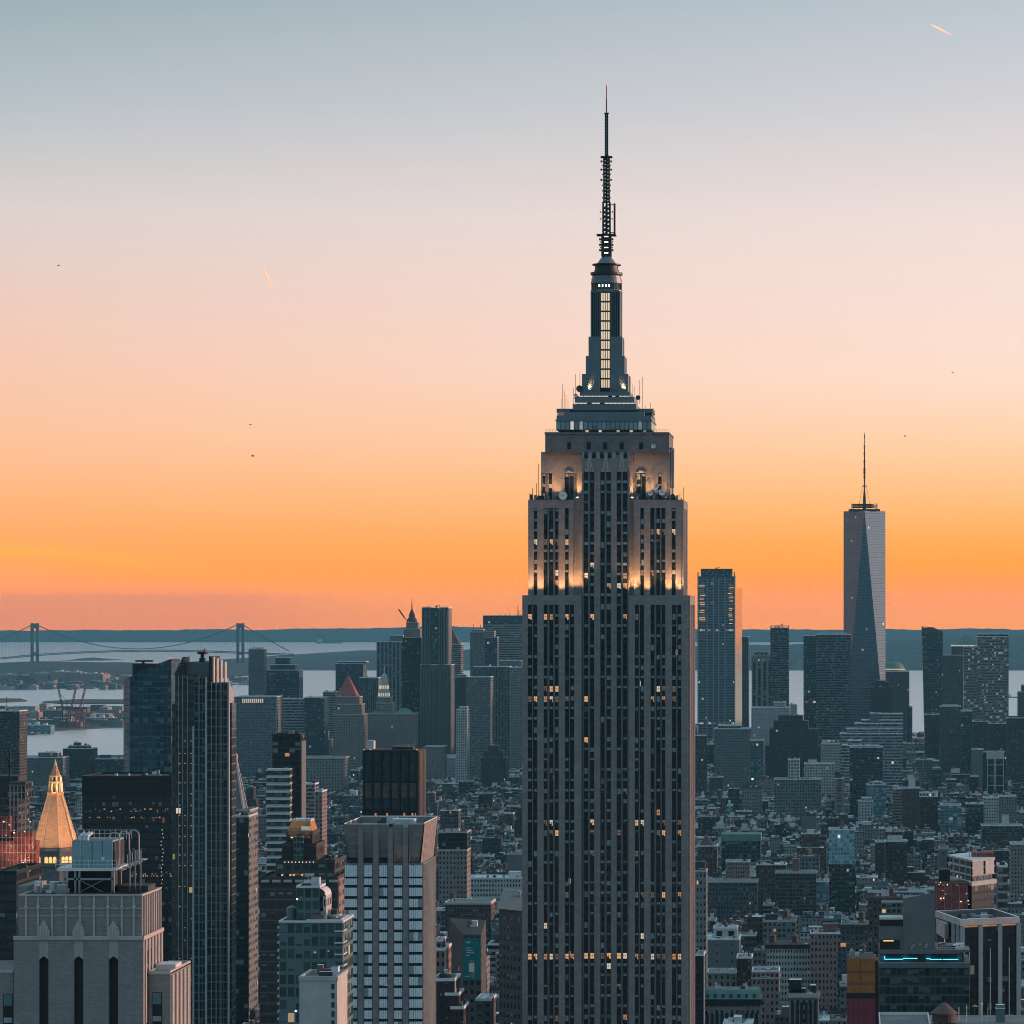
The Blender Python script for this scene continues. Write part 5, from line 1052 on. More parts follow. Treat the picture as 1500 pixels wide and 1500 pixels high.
# green glass tower in front
gg = bld(T, 'teal green glass tower with terraces and balconies in front of the copper roofed tower', 409, 502, 1351, 860, 18, 'f_green', roof='roof_grey', pyb=1500, bay=(1.9, 3.1), rim='white_metal', clutter=5, phrase='the green glass tower', rimh=.4, tiers=[(434.5, 468, 1300, 3, 12, 'f_green'), (450, 500, 1349, 2, 14, 'f_green')])
q = MB(); y = 865.0; x0 = X(468, y)
for i in range(6):
    a0, a1 = i * math.pi / 12, (i + 1) * math.pi / 12; R_ = 1.9
    for (u0, v0), (u1, v1) in (((x0 + R_ * math.sin(a0), Z(1312, y) + R_ * math.cos(a0)), (x0 + R_ * math.sin(a1), Z(1312, y) + R_ * math.cos(a1))),): q.face([(u0, y - 2, v0), (u0, y + 7, v0), (u1, y + 7, v1), (u1, y - 2, v1)], 'white_metal')
q.box(x0 + 1.2, x0 + 1.9, y - 2, y + 7, Z(1352, y), Z(1312, y), 'f_white', bay=(3, 3)); part(gg, 'curved_screen', q)
q = MB(); q.lathe(X(424.5, y), y + 3, [(1.25, Z(1352, y)), (1.3, Z(1331, y)), (.1, Z(1327, y))], 14, 'aluminium'); part(gg, 'water_drum', q)
q = MB(); q.lathe(X(485, y), y + 2, [(1.6, Z(1352, y)), (1.7, Z(1343, y)), (1.4, Z(1340, y))], 14, 'aluminium'); part(gg, 'roof_drum', q)
q = MB()
for i in range(14):
    p = 1356 + i * 11.2; q.box(X(405.8, 860), X(409.2, 860), 860.5, 863, Z(p + 4.5, 860), Z(p + 1.6, 860), 'white_metal')
for i in range(4): p = 1362 + i * 17; q.prism([(X(490, 860), 859.7), (X(503.5, 860), 859.9), (X(503.5, 860), 866), (X(490, 860), 861)], Z(p + 3, 860), Z(p + 1, 860), 'white_metal')
part(gg, 'balcony', q)
q = MB()
for px, py, m_ in ((460, 1394, 'lit_warm'), (480, 1392, 'lit_amber'), (432, 1480, 'lamp_white'), (434, 1316, 'lamp_white')): q.box(X(px, 859.9), X(px + 2.2, 859.9), 859.85, 860.1, Z(py + 2, 860), Z(py, 860), m_)
part(gg, 'lit_window', q)
gw = bld('office block', 'blank pale grey rear wall block with one column of small windows, bottom centre left', 438.5, 494, 1436, 800, 16, 'f_blank_pale' if 'f_blank_pale' in MATS else 'concrete', roof='roof_grey', pyb=1500, rim='concrete', clutter=4, phrase='the blank pale wall')
q = MB()
for i in range(6): p = 1441 + i * 13.4; q.box(X(485.5, 800), X(490, 800), 799.9, 800.1, Z(p + 8, 800), Z(p, 800), 'glass_dark')
part(gw, 'small_window', q)
# pale hotel with the flared crown and panes painted with the sky's reflection
Yk = 1030.0; kk = Yk / FOC; ho = thing('hotel_tower', 'pale stone hotel tower with flared folded crown and rows of sky blue windows', 'hotel tower', (X(562, Yk), Yk, 0)); reg(503.5, 638, Yk, 33, 1500, 'the flared crown hotel', 1197)
hx = lambda px: X(px, Yk); hz_ = lambda py: Z(py, Yk)
q = MB(); q.box(hx(504.2), hx(619.2), Yk + .5, Yk + 33, 0, hz_(1265), 'f_hotel_side', 'roof_grey', (1.9, 3.3)); part(ho, 'wall', q)
cols = [(504.2, 524), (532.8, 546), (554.8, 568.2), (576.6, 590), (598.6, 619.2)]
q = MB()
for a, c in ((524, 532.8), (546, 554.8), (568.2, 576.6), (590, 598.6)): q.box(hx(a), hx(c), Yk - .35, Yk + .55, 0, hz_(1266.5), 'limestone_dark' if 0 else 'limestone')
part(ho, 'stone_pier', q)
rr = random.Random(12)
for i in range(15):
    pt = 1267.5 + i * 16.35
    for a, c in cols:
        q = MB(); x0, x1 = hx(a) + .12, hx(c) - .12; zt, zb = hz_(pt), hz_(pt + 12.6 if i else pt + 19.5); n = 3 if c - a > 15 else 2
        if i: pass
        w = (x1 - x0) / n
        for j in range(n):
            mk = 'sky_painted_pane' if rr.random() < .93 else 'blind'
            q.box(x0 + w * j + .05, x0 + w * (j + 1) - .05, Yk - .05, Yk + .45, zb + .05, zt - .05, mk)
            q.box(x0 + w * j + w * .47, x0 + w * j + w * .47 + .07, Yk - .08, Yk, zb + .1, zt - .1, 'aluminium')
        o = part(ho, 'window', q); q = MB()
        for j in range(n + 1): q.box(x0 + w * j - .035, x0 + w * j + .035, Yk + .15, Yk + .5, zb, zt, 'dark_steel')
        part(o, 'window_frame', q)
q = MB()
for i in range(1, 15):
    pt = 1267.5 + i * 16.35 - 3.4
    for a, c in cols: q.box(hx(a), hx(c), Yk + .1, Yk + .52, hz_(pt + 3.2), hz_(pt), 'black')
part(ho, 'floor_recess', q)
q = MB()
for px, py in ((540, 1304), (561, 1361), (576, 1437)): q.box(hx(px), hx(px + 3), Yk + .1, Yk + .24, hz_(py + 1.4), hz_(py), 'lit_warm')
part(ho, 'lit_window', q)
# crown: folded stone panels leaning outwards
base = [(hx(507), Yk + 1.8), (hx(615.5), Yk + 1.8), (hx(615.5), Yk + 31.4), (hx(507), Yk + 31.4)]
q = MB(); q.box(base[0][0] + .6, base[1][0] - .6, base[0][1] + .8, base[2][1] - .6, hz_(1266), hz_(1214), 'bulk_dark', 'roof_grey'); part(ho, 'crown_core', q)
q = MB(); zt, zb = hz_(1207.5), hz_(1265)
pan = [(504, 525), (525.5, 546.6), (547.2, 568), (575.6, 590), (598, 620.5)]
for (a, c), (b0, b1) in zip(pan, ((508.5, 524), (526.5, 545.8), (548.2, 567.4), (576, 589.6), (598.4, 614))):
    gz = hz_(1257) if a < 570 else hz_(1264)
    q.face([(hx(b0), Yk + 1.9, gz), (hx(b1), Yk + 1.9, gz), (hx(c), Yk - .5, zt), (hx(a), Yk - .5, zt)], 'limestone')
    q.face([(hx(b0), Yk + 2.4, gz), (hx(a), Yk + .1, zt), (hx(c), Yk + .1, zt), (hx(b1), Yk + 2.4, gz)], 'limestone')
    q.face([(hx(a), Yk - .5, zt), (hx(c), Yk - .5, zt), (hx(c), Yk + .1, zt), (hx(a), Yk + .1, zt)], 'pale_stone')
for a, c in ((525, 532), (546.6, 554.6), (568.2, 575.4), (590.2, 597.8)): q.box(hx(a), hx(c), Yk - .35, Yk + .5, hz_(1266.5), hz_(1208.5 if a < 560 else 1214), 'limestone')
# sides of the crown
for i in range(6):
    y0 = Yk + .4 + i * 5.3; y1 = y0 + 4.7; xr_, xb = hx(620.5), hx(616)
    q.face([(xb, y0, zb), (xb, y1, zb), (xr_ + .3, y1, zt + .2), (xr_ + .3, y0, zt + .2)], 'limestone'); q.face([(xb - .4, y0, zb), (xr_ - .3, y0, zt), (xr_ - .3, y1, zt), (xb - .4, y1, zb)], 'limestone'); q.face([(xr_ - .3, y0, zt), (xr_ + .3, y0, zt + .2), (xr_ + .3, y1, zt + .2), (xr_ - .3, y1, zt)], 'pale_stone')
    xl, xc = hx(504), hx(508); q.face([(xc, y0, zb), (xl, y0, zt), (xl, y1, zt), (xc, y1, zb)], 'limestone')
q.box(hx(506), hx(621), Yk + 32.2, Yk + 33, hz_(1266), zt + .3, 'limestone', 'pale_stone')
q.box(hx(503.6), hx(504.6), Yk + .3, Yk + 33, zt, zt + .3, 'roof_pale'); q.box(hx(505), hx(621), Yk + 32.3, Yk + 33, zt + .35, zt + .65, 'roof_pale'); q.box(hx(620.4), hx(621.4), Yk, Yk + 33, zt + .22, zt + .45, 'roof_pale')
for a, c in ((504, 525), (525.5, 546.6), (547.2, 568)): q.box(hx(a), hx(c), Yk - .55, Yk - .1, zt, zt + .2, 'roof_pale')
part(ho, 'flared_crown', q)
q = MB()
for px in (576, 591, 598.6): q.box(hx(px), hx(px) + .12, Yk + 1.2, Yk + 1.5, hz_(1264), hz_(1232), 'lit_dim')
part(ho, 'crown_lamp', q)
spot('floodlight', (hx(583), Yk - .2, hz_(1266)), (hx(583), Yk + 1.2, hz_(1240)), 90, (1, .6, .25), ang=60, parent=ho); spot('floodlight', (hx(607), Yk - .2, hz_(1266)), (hx(607), Yk + 1.2, hz_(1240)), 60, (1, .6, .25), ang=60, parent=ho)
spot('floodlight', (hx(620.5), Yk + 3, hz_(1266)), (hx(618), Yk + 6, hz_(1235)), 160, (1, .85, .4), ang=70, parent=ho); spot('floodlight', (hx(503), Yk + 1, hz_(1266)), (hx(506), Yk + 2, hz_(1245)), 70, (1, .9, .4), ang=70, parent=ho)
q = MB(); roofstuff(q, hx(530), hx(612), Yk + 3, Yk + 29, hz_(1214), 9, RB, 2.2); q.box(hx(566), hx(600), Yk + 10, Yk + 16, hz_(1214), hz_(1203), 'bulk_pale', 'roof_pale'); part(ho, 'roof_plant', q)
q = MB()
for i in range(14): y = Yk + 1 + i * 2.25; q.box(hx(619.2) - .02, hx(619.2) + .28, y, y + .35, 0, hz_(1266), 'pale_stone')
part(ho, 'side_pier', q)
# dark bronze tower behind it
Yd = 1560.0; dt = thing('bronze_tower', 'dark bronze tower top with six glass bays between black fins, behind the flared crown hotel', T, (X(571, Yd), Yd, 0)); reg(531, 622, Yd, 26, 1200, 'the dark bronze tower', 1099)
dx_ = lambda p: X(p, Yd); dz_ = lambda p: Z(p, Yd)
q = MB(); q.box(dx_(531), dx_(612.5), Yd + .6, Yd + 26, 0, dz_(1099), 'black_metal', 'roof_tar'); part(dt, 'wall', q)
bays = [(534.6, 543.5), (547.8, 556.8), (560.6, 570), (573.6, 583), (586.8, 596.2), (599.8, 609)]
mat('bay_glass', (.04, .055, .06), .2, .35, var=.7, scale=.55); mat('bay_bronze', (.16, .12, .10), .3, .5, var=.5, scale=.5)
q = MB()
for a, c in bays:
    for p0, p1, mk in ((1144.5, 1103, 'bay_glass'), (1169, 1147, 'bay_bronze'), (1186, 1169.6, 'bay_glass'), (1199, 1188, 'black')): q.box(dx_(a), dx_(c), Yd + .3, Yd + .62, dz_(p0), dz_(p1), mk)
part(dt, 'glass_bay', q); q = MB()
for a, c in zip([531] + [b_[1] for b_ in bays], [b_[0] for b_ in bays] + [612.5]): q.box(dx_(a) + .1, dx_(c) - .1, Yd - .5, Yd + .62, 0, dz_(1099.5), 'black_metal')
part(dt, 'black_fin', q); q = MB()
for i in range(5): q.box(dx_(612.5), dx_(612.5) + .5, Yd + 1 + i * 5, Yd + 4.6 + i * 5, 0, dz_(1101), 'bay_bronze')
part(dt, 'copper_side', q); q = MB()
for px, py in ((531.5, 1098), (541, 1097.5), (609, 1098)): q.box(dx_(px), dx_(px + 3), Yd + .2, Yd + .5, dz_(py + .8), dz_(py - .2), 'lit_warm')
for px in (549, 566, 603, 608, 591): q.box(dx_(px), dx_(px + 2.4), Yd - .2, Yd + .2, dz_(1196), dz_(1191), 'lit_amber')
part(dt, 'terrace_lamp', q); q = MB(); q.box(dx_(571), dx_(602), Yd + 8, Yd + 14, dz_(1099), dz_(1095), 'dark_steel'); q.beam((dx_(570), Yd + 9, dz_(1093.5)), (dx_(604), Yd + 9, dz_(1092)), .25, 'grey_metal'); q.box(dx_(531), dx_(541), Yd + 14, Yd + 20, dz_(1099), dz_(1087), 'bulk_pale', 'roof_pale'); part(dt, 'roof_plant', q)
# ------------------------------------------------------------------ stone tower in the left foreground
Ys = 560.0; st = thing('stone_tower', 'close tan stone tower with three tall dark window slots and pale ribs, bottom left', 'tower', (X(115, Ys), Ys, 0)); reg(-40, 271, Ys - 2, 24, 1500, 'the slotted stone tower', 1312)
sx = lambda p: X(p, Ys); sz = lambda p: Z(p, Ys)
def brickmat(key, a, c, w, h):
    m = bpy.data.materials.new(key); m.use_nodes = True; t = m.node_tree; q = NB(t); p = t.nodes['Principled BSDF']; p.inputs['Roughness'].default_value = .9
    tx = q.n('ShaderNodeTexCoord'); s_ = q.n('ShaderNodeSeparateXYZ'); t.links.new(tx.outputs['Object'], s_.inputs[0]); cb_ = q.n('ShaderNodeCombineXYZ')
    q.put(cb_.inputs[0], q.m('ADD', s_.outputs[0], s_.outputs[1])); q.put(cb_.inputs[1], s_.outputs[2])
    bt_ = q.n('ShaderNodeTexBrick'); t.links.new(cb_.outputs[0], bt_.inputs[0]); bt_.inputs['Color1'].default_value = (*a, 1); bt_.inputs['Color2'].default_value = (*c, 1); bt_.inputs['Mortar'].default_value = tuple(x * 1.12 for x in c) + (1,)
    bt_.inputs['Scale'].default_value = 1; bt_.inputs['Brick Width'].default_value = w; bt_.inputs['Row Height'].default_value = h; bt_.inputs['Mortar Size'].default_value = .03
    nn = q.n('ShaderNodeTexNoise'); nn.inputs['Scale'].default_value = .35; nn.inputs['Detail'].default_value = 6; t.links.new(tx.outputs['Object'], nn.inputs[0])
    q.put(p.inputs['Base Color'], q.mix(q.m('MULTIPLY', nn.outputs[0], .5), bt_.outputs[0], tuple(x * .72 for x in a) + (1,))); MATS[key] = m
brickmat('brick_face', (.19, .185, .185), (.27, .26, .258), .7, .3)
q = MB(); D = 16.0
edges = [20, 57, 71, 108, 122, 159, 173, 210]
for a, c in zip(edges[0::2], edges[1::2]): q.box(sx(a), sx(c), Ys, Ys + 1.2, 0, sz(1377), 'brick_face')
q.box(sx(20), sx(210), Ys + 1.2, Ys + D, 0, sz(1372.2), 'brick_face', 'roof_tar')
q.box(sx(27), sx(206.5), Ys + .7, Ys + D, sz(1372.2), sz(1312), 'brick_face', 'roof_tar'); q.box(sx(10), sx(26), Ys + 7, Ys + D + 4, 0, sz(1303), 'brick_face', 'roof_grey')
q.box(sx(212), sx(244.5), Ys + 3, Ys + D + 4, 0, sz(1428), 'brick_face', 'roof_grey'); q.box(sx(-40), sx(17), Ys + 1, Ys + D, 0, sz(1424), 'brick_face', 'roof_grey')
part(st, 'wall', q)
q = MB()
for a, c in ((57, 71), (108, 122), (159, 173)): q.box(sx(a), sx(c), Ys + .9, Ys + 1.19, 0, sz(1398), 'black')
part(st, 'window_slot', q)
q = MB()
for a, c in ((57, 71), (108, 122), (159, 173)):
    q = MB(); m_ = (a + c) / 2; zs_ = sz(1406), sz(1400.5)
    q.face([(sx(a), Ys + .12, zs_[0]), (sx(m_), Ys + .12, zs_[1]), (sx(c), Ys + .12, zs_[0]), (sx(c), Ys + .12, sz(1377)), (sx(a), Ys + .12, sz(1377))], 'brick_trim')
    for i in range(7):
        z = sz(1400 - i * 3.6)
        for s_ in (-1, 1): q.beam((sx(m_), Ys + .06, z), (sx(m_ + s_ * 6.4), Ys + .06, z - .45), .07, 'pale_stone')
    for f, (w, p0, p1) in enumerate(((8.5, 1377, 1362), (6.5, 1362, 1357), (4, 1357, 1353), (1.6, 1353, 1349.5))): q.box(sx(m_ - w), sx(m_ + w), Ys - .22, Ys + .9, sz(p0), sz(p1), 'brick_trim', 'pale_stone', bot=True)
    for s_ in (-4.2, 0, 4.2): q.box(sx(m_ + s_ - .7), sx(m_ + s_ + .7), Ys - .36, Ys - .22, sz(1376), sz(1360 if s_ else 1353.5), 'pale_stone')
    part(st, 'carved_crest', q)
q = MB()
for a, c in ((20, 57), (71, 108), (122, 159), (173, 210)): q.box(sx(a) - .05, sx(c) + .05, Ys - .14, Ys + .66, sz(1377), sz(1371.4), 'brick_trim', 'pale_stone', bot=True)
q.box(sx(210) - .1, sx(210) + .16, Ys - .1, Ys + D, sz(1377), sz(1371.4), 'brick_trim', 'pale_stone', bot=True); part(st, 'cornice', q)
q = MB()
for px in (37, 54.5, 75, 95.5, 116, 136.5, 157, 177.5, 195):
    q.box(sx(px) - .17, sx(px) + .17, Ys + .42, Ys + .69, sz(1372), sz(1318), 'brick_trim'); q.box(sx(px) - .26, sx(px) + .26, Ys + .34, Ys + .69, sz(1331), sz(1327), 'pale_stone', bot=True); q.taper([(sx(px) - .17, Ys + .42), (sx(px) + .17, Ys + .42), (sx(px) + .17, Ys + .69), (sx(px) - .17, Ys + .69)], sz(1318), [(sx(px) - .04, Ys + .55), (sx(px) + .04, Ys + .55), (sx(px) + .04, Ys + .69), (sx(px) - .04, Ys + .69)], sz(1313), 'brick_trim')
for i in range(8): y = Ys + 1.6 + i * 1.85; q.box(sx(206.5), sx(206.5) + .3, y, y + .4, sz(1372), sz(1314), 'brick_trim')
for i in range(6): y = Ys + 1.2 + i * 2.5; q.box(sx(210), sx(210) + .22, y, y + .7, sz(1500), sz(1378), 'brick_trim')
for i in range(5): y = Ys + 3.5 + i * 3.3; q.box(sx(244.5), sx(244.5) + .25, y, y + .8, sz(1520), sz(1432), 'brick_trim')
part(st, 'stone_rib', q)
q = MB()
for p in (1331, 1342): q.box(sx(27) - .04, sx(206.5) + .04, Ys + .6, Ys + .7, sz(p + .9), sz(p - .5), 'brick_trim', bot=True)
q.rim(sx(27) - .1, sx(206.5) + .1, Ys + .62, Ys + D + .1, sz(1313.2), sz(1310.8), .4, 'brick_trim'); q.rim(sx(212), sx(244.5), Ys + 2.9, Ys + D + 4, sz(1430), sz(1425), .35, 'pale_stone'); q.rim(sx(-40), sx(17), Ys + .9, Ys + D, sz(1426), sz(1421.5), .35, 'pale_stone')
part(st, 'stone_band', q)
for px0, px1, yb in ((3, 17, Ys + 1), (218, 232, Ys + 3)):
    q = MB(); q.box(sx(px0) if px0 > 5 else sx(2.5), sx(px1) if px0 > 5 else sx(16.5), yb - .1, yb + .05, sz(1540), sz(1456.5), 'black'); part(st, 'window', q)
    q = MB(); q.box(sx(px0 + .6), sx(px1 - 1), yb - .16, yb - .1, sz(1474), sz(1457.5), 'glass_teal'); q.box(sx(px0 + .6), sx(px1 - 1), yb - .18, yb - .1, sz(1499), sz(1491.5), 'blind'); part(st, 'window_sash', q)
q = MB()
for p0 in (1395, 1420, 1455):
    for i in range(3): y = Ys + 2.6 + i * 3.4; q.box(sx(210) - .1, sx(210) + .05, y, y + 1.1, sz(p0 + 20), sz(p0), 'black')
part(st, 'side_window', q)
q = MB(); rr = random.Random(2)
for i in range(14): px = rr.uniform(30, 78); w = rr.uniform(.4, 1.6); y = Ys + rr.uniform(3, 11); q.box(sx(px), sx(px) + w, y, y + rr.uniform(.5, 1.4), sz(1312), sz(1308 - rr.uniform(0, 12)), rr.choice(['bulk_pale', 'white_metal', 'grey_metal']), 'roof_pale')
for i in range(34): px = rr.uniform(160, 204); y = Ys + rr.uniform(2, 13); q.beam((sx(px), y, sz(1312)), (sx(px), y, sz(1309 - rr.uniform(0, 6))), .08, 'black_metal')
q.box(sx(214), sx(243), Ys + 8, Ys + 13, sz(1428), sz(1420), 'white_metal', 'roof_pale'); part(st, 'roof_plant', q)
q = MB(); yf = Ys + 5.5
for px in (83, 154.5): q.box(sx(px) - .22, sx(px) + .22, yf, yf + .4, sz(1313), sz(1279), 'grey_metal'); q.box(sx(px) - .22, sx(px) + .22, yf + 5.5, yf + 5.9, sz(1313), sz(1279), 'grey_metal')
for px in (99, 105): q.box(sx(px) - .15, sx(px) + .15, yf, yf + .3, sz(1313), sz(1279), 'grey_metal')
q.box(sx(72), sx(160), yf - .2, yf + 10, sz(1279.5), sz(1275), 'white_metal', bot=True); q.box(sx(83), sx(155), yf, yf + .3, sz(1293), sz(1290), 'grey_metal', bot=True)
q.beam((sx(105), yf + .2, sz(1311)), (sx(140), yf + .2, sz(1293)), .07, 'grey_metal'); q.beam((sx(140), yf + .2, sz(1311)), (sx(105), yf + .2, sz(1293)), .07, 'grey_metal')
for px in list(range(70, 162, 7)) + [160]: q.beam((sx(px), yf - .15, sz(1275)), (sx(px), yf - .15, sz(1264)), .04, 'white_metal')
for p in (1264, 1269.5): q.beam((sx(70), yf - .15, sz(p)), (sx(160), yf - .15, sz(p)), .045, 'white_metal')
for i in range(5): a = 160 + i * 7; q.box(sx(a), sx(a + 9), yf + i * .5, yf + 3 + i * .5, sz(1279 - 3.4 * i), sz(1277.6 - 3.4 * i), 'grey_metal', bot=True); q.beam((sx(a + 2), yf + .2, sz(1278 - 3.4 * i)), (sx(a + 2), yf + .2, sz(1262 - 3.4 * i)), .05, 'white_metal')
for px in (176, 184, 192): q.beam((sx(px), yf + 2, sz(1313)), (sx(px), yf + 2, sz(1250)), .13, 'grey_metal')
part(st, 'steel_platform', q)
q = MB(); q.box(sx(86), sx(152), yf + 1.2, yf + 8, sz(1312), sz(1281), 'black', 'black'); q.box(sx(158), sx(203), yf + 2, yf + 8, sz(1312), sz(1303), 'bulk_dark', 'roof_tar'); part(st, 'platform_shade_plant', q)  # black box paints the shade under the platform; beside it roof plant
ct = thing('cooling_unit', 'teal metal cooling unit with white pipes on the steel platform of the slotted stone tower', 'cooling unit', (sx(123), yf + 1, sz(1275)))
q = MB(); q.box(sx(93.5), sx(153.5), yf + .4, yf + 9, sz(1275), sz(1234.5), 'teal_metal', 'roof_grey')
for px in (108, 123, 138): q.box(sx(px), sx(px) + .06, yf + .36, yf + .4, sz(1275), sz(1235), 'dark_steel')
q.box(sx(137), sx(141.5), yf + .3, yf + .4, sz(1263.5), sz(1259), 'white_metal'); part(ct, 'casing', q)
q = MB(); q.box(sx(153.5) + .02, sx(153.5) + .2, yf + .7, yf + 8.6, sz(1274), sz(1237), 'black'); part(ct, 'louvre', q)
q = MB()
for px in (105, 112, 116): q.beam((sx(px), yf + .5, sz(1234.5)), (sx(px), yf + .5, sz(1229)), .26, 'white_metal', 8); q.beam((sx(px), yf + .5, sz(1229)), (sx(px + 4), yf + 2, sz(1224)), .24, 'white_metal', 8)
for i in range(3):
    px = 152 + i * 8.4; y = yf + .5 + i * 3.2
    for j in range(5): a0, a1 = j * math.pi / 5, (j + 1) * math.pi / 5; q.beam((sx(px + 4) - .8 * math.cos(a0), y, sz(1230) + .75 * math.sin(a0)), (sx(px + 4) - .8 * math.cos(a1), y, sz(1230) + .75 * math.sin(a1)), .15, 'grey_metal', 8)
    q.beam((sx(px + 4) + .8, y, sz(1230)), (sx(px + 4) + .8, y, sz(1274)), .13, 'grey_metal', 8)
part(ct, 'pipe', q)
q = MB()
for px in range(97, 178, 8): q.beam((sx(px), yf + 3, sz(1234)), (sx(px), yf + 3, sz(1220)), .04, 'white_metal')
for p in (1220.5, 1226): q.beam((sx(97), yf + 3, sz(p)), (sx(176), yf + 3, sz(p)), .045, 'white_metal')
for px in (106, 111): q.beam((sx(px), yf + .34, sz(1258)), (sx(px), yf + .34, sz(1236)), .035, 'white_metal')
for p in range(1238, 1258, 3): q.beam((sx(106), yf + .34, sz(p)), (sx(111), yf + .34, sz(p)), .03, 'white_metal')
part(ct, 'guard_rail', q)

# ------------------------------------------------------------------ bottom middle: streets between the hotel and the main tower
b7 = bld('hotel block', 'pale stone block with black mansard top floor right of the flared crown hotel', 642.5, 684, 1246, 2550, 24, 'f_cream', roof='roof_tar', pyb=1300, bay=(2.7, 3.5), tiers=[(642.5, 684, 1220, .3, 23.7, 'f_curtain_dark')], extras=[('bulk', 652, 672, 1214, 'bulk_pale')], phrase='the black mansard block', rim='pale_stone')
bld('loft building', 'long white loft building with rows of dark windows left of the central skyscraper', 655, 763, 1287, 2700, 30, 'f_white', roof='roof_pale', pyb=1325, bay=(2.2, 3.5), phrase='the long white loft', clutter=12, extras=[('bulk', 745, 762, 1277, 'bulk_pale')])
bld('loft building', 'brown brick loft building below the long white loft', 652, 719, 1323, 2450, 30, 'f_brick', pyb=1372, bay=(2.1, 3.5), extras=[('cornice', 1322, 1325, .5, 'pale_stone'), ('tank', 660)], phrase='the brown brick loft')
def poly_bld(name, cat, label, pts, z1, fac, bay, roof='roof_tar', pyb=1500, px=(0, 0), phrase=None, cor=None):
    y0, y1 = min(p[1] for p in pts), max(p[1] for p in pts); o = thing(name, label, cat, (pts[0][0], pts[0][1], 0)); HERO.append((min(p[0] for p in pts), max(p[0] for p in pts), y0, y1, pyb, px[0], px[1], phrase, PCY + (EYE - z1) * FOC / y0))
    q = MB(); q.prism(pts, 0, z1, fac, roof, bay); part(o, 'wall', q)
    if cor:
        cx, cy = sum(p[0] for p in pts) / len(pts), sum(p[1] for p in pts) / len(pts); P = [(cx + (a - cx) * 1.05, cy + (c - cy) * 1.05) for a, c in pts]; q = MB(); q.prism(P, z1 - 1.6, z1 + .4, cor, roof, bot=True); part(o, 'cornice', q)
    q = MB(); cx, cy = sum(p[0] for p in pts) / len(pts), sum(p[1] for p in pts) / len(pts); r_ = min(max(p[0] for p in pts) - cx, max(p[1] for p in pts) - cy) * .5; roofstuff(q, cx - r_, cx + r_, cy - r_, cy + r_, z1, 7, RB); part(o, 'roof_plant', q); return o
P0, P1, P2 = (X(768, 1328), 1328), (X(733, 1392), 1392), (X(719, 1330), 1344)
poly_bld('office_block', 'office block', 'tall grey stone office block with heavy cornice tucked against the central skyscraper', [P0, (P0[0] + 4, 1400), (P1[0], 1410), (X(731, 1340), 1340)], Z(1328, 1328), 'f_stone_dark', (2.3, 3.6), 'roof_grey', px=(722, 768), phrase='the corniced stone block', cor='pale_stone')
Yl = 1450.0; lb = poly_bld('billboard_building', 'office block', 'grey office block carrying a tall teal billboard, left of the corniced stone block', [(X(678, Yl), Yl), (X(705, Yl), Yl), (X(712, Yl + 70), Yl + 70), (X(658, Yl + 80), Yl + 80)], Z(1369, Yl), 'f_stone_dark', (2.4, 3.6), px=(657, 712), phrase='the billboard block')
bo = thing('billboard', 'tall teal billboard with small white lines and a hand holding a pale card', 'billboard', (X(691, Yl), Yl, Z(1436, Yl)))
q = MB(); q.box(X(678.8, Yl), X(703.8, Yl), Yl - .5, Yl - .02, Z(1436, Yl), Z(1374, Yl), 'board_teal', bot=True); bp_ = part(bo, 'panel', q); q = MB()
def bl_(a, c, p0, p1): q.box(X(a, Yl), X(c, Yl), Yl - .56, Yl - .5, Z(p1, Yl), Z(p0, Yl), 'board_white')
for a, c, p0, p1 in ((682.8, 683.5, 1378, 1381.6), (684.2, 684.9, 1379, 1382), (685.6, 686.4, 1378.6, 1381.8), (687.2, 689.6, 1378.4, 1379.2), (687.4, 688, 1379.2, 1381.6), (682.6, 690.6, 1388, 1389), (682.6, 692.6, 1391.6, 1392.6), (682.6, 694.6, 1395, 1396), (682.6, 688.4, 1398.6, 1399.6), (681.6, 688, 1429.4, 1430.4)): bl_(a, c, p0, p1)
[part(bp_, 'white_line', q_) for q_ in items(q)]; q = MB(); bl_(687, 695, 1410.4, 1423.4); part(bp_, 'card_picture', q)
q = MB(); q.face([(X(688, Yl), Yl - .58, Z(1425, Yl)), (X(696, Yl), Yl - .58, Z(1424, Yl)), (X(695, Yl), Yl - .58, Z(1432, Yl)), (X(692, Yl), Yl - .58, Z(1434, Yl))][::-1], 'skin'); q.box(X(688.4, Yl), X(694.6, Yl), Yl - .6, Yl - .5, Z(1409.8, Yl), Z(1406.4, Yl), 'skin'); part(bp_, 'hand_picture', q)
bld('office block', 'small dark glass roofed block at the foot of the corniced stone block', 697, 720, 1466, 1400, 18, 'f_stone_dark', roof='roof_pale', pyb=1500, clutter=2, tiers=())
bld('loft building', 'brick stepped back building with sunlit edges beside the hotel base', 638, 652, 1392, 1290, 20, 'f_pink', pyb=1440, bay=(2, 3.4), tiers=[(638, 648, 1379, 3, 14)], extras=[('edge', 'pale_stone')])
bld('loft building', 'ornate dark brick building stepping down to the street beside the hotel base', 634, 666, 1437, 1240, 18, 'f_brick_dark', pyb=1500, bay=(1.8, 3.4), tiers=[(660, 679, 1478, -2, 14, 'f_brick_dark', 0), (652, 672, 1458, -1, 15, 'f_brick_dark', 0)], extras=[('edge', 'brick_trim')], phrase='the ornate stepped building')

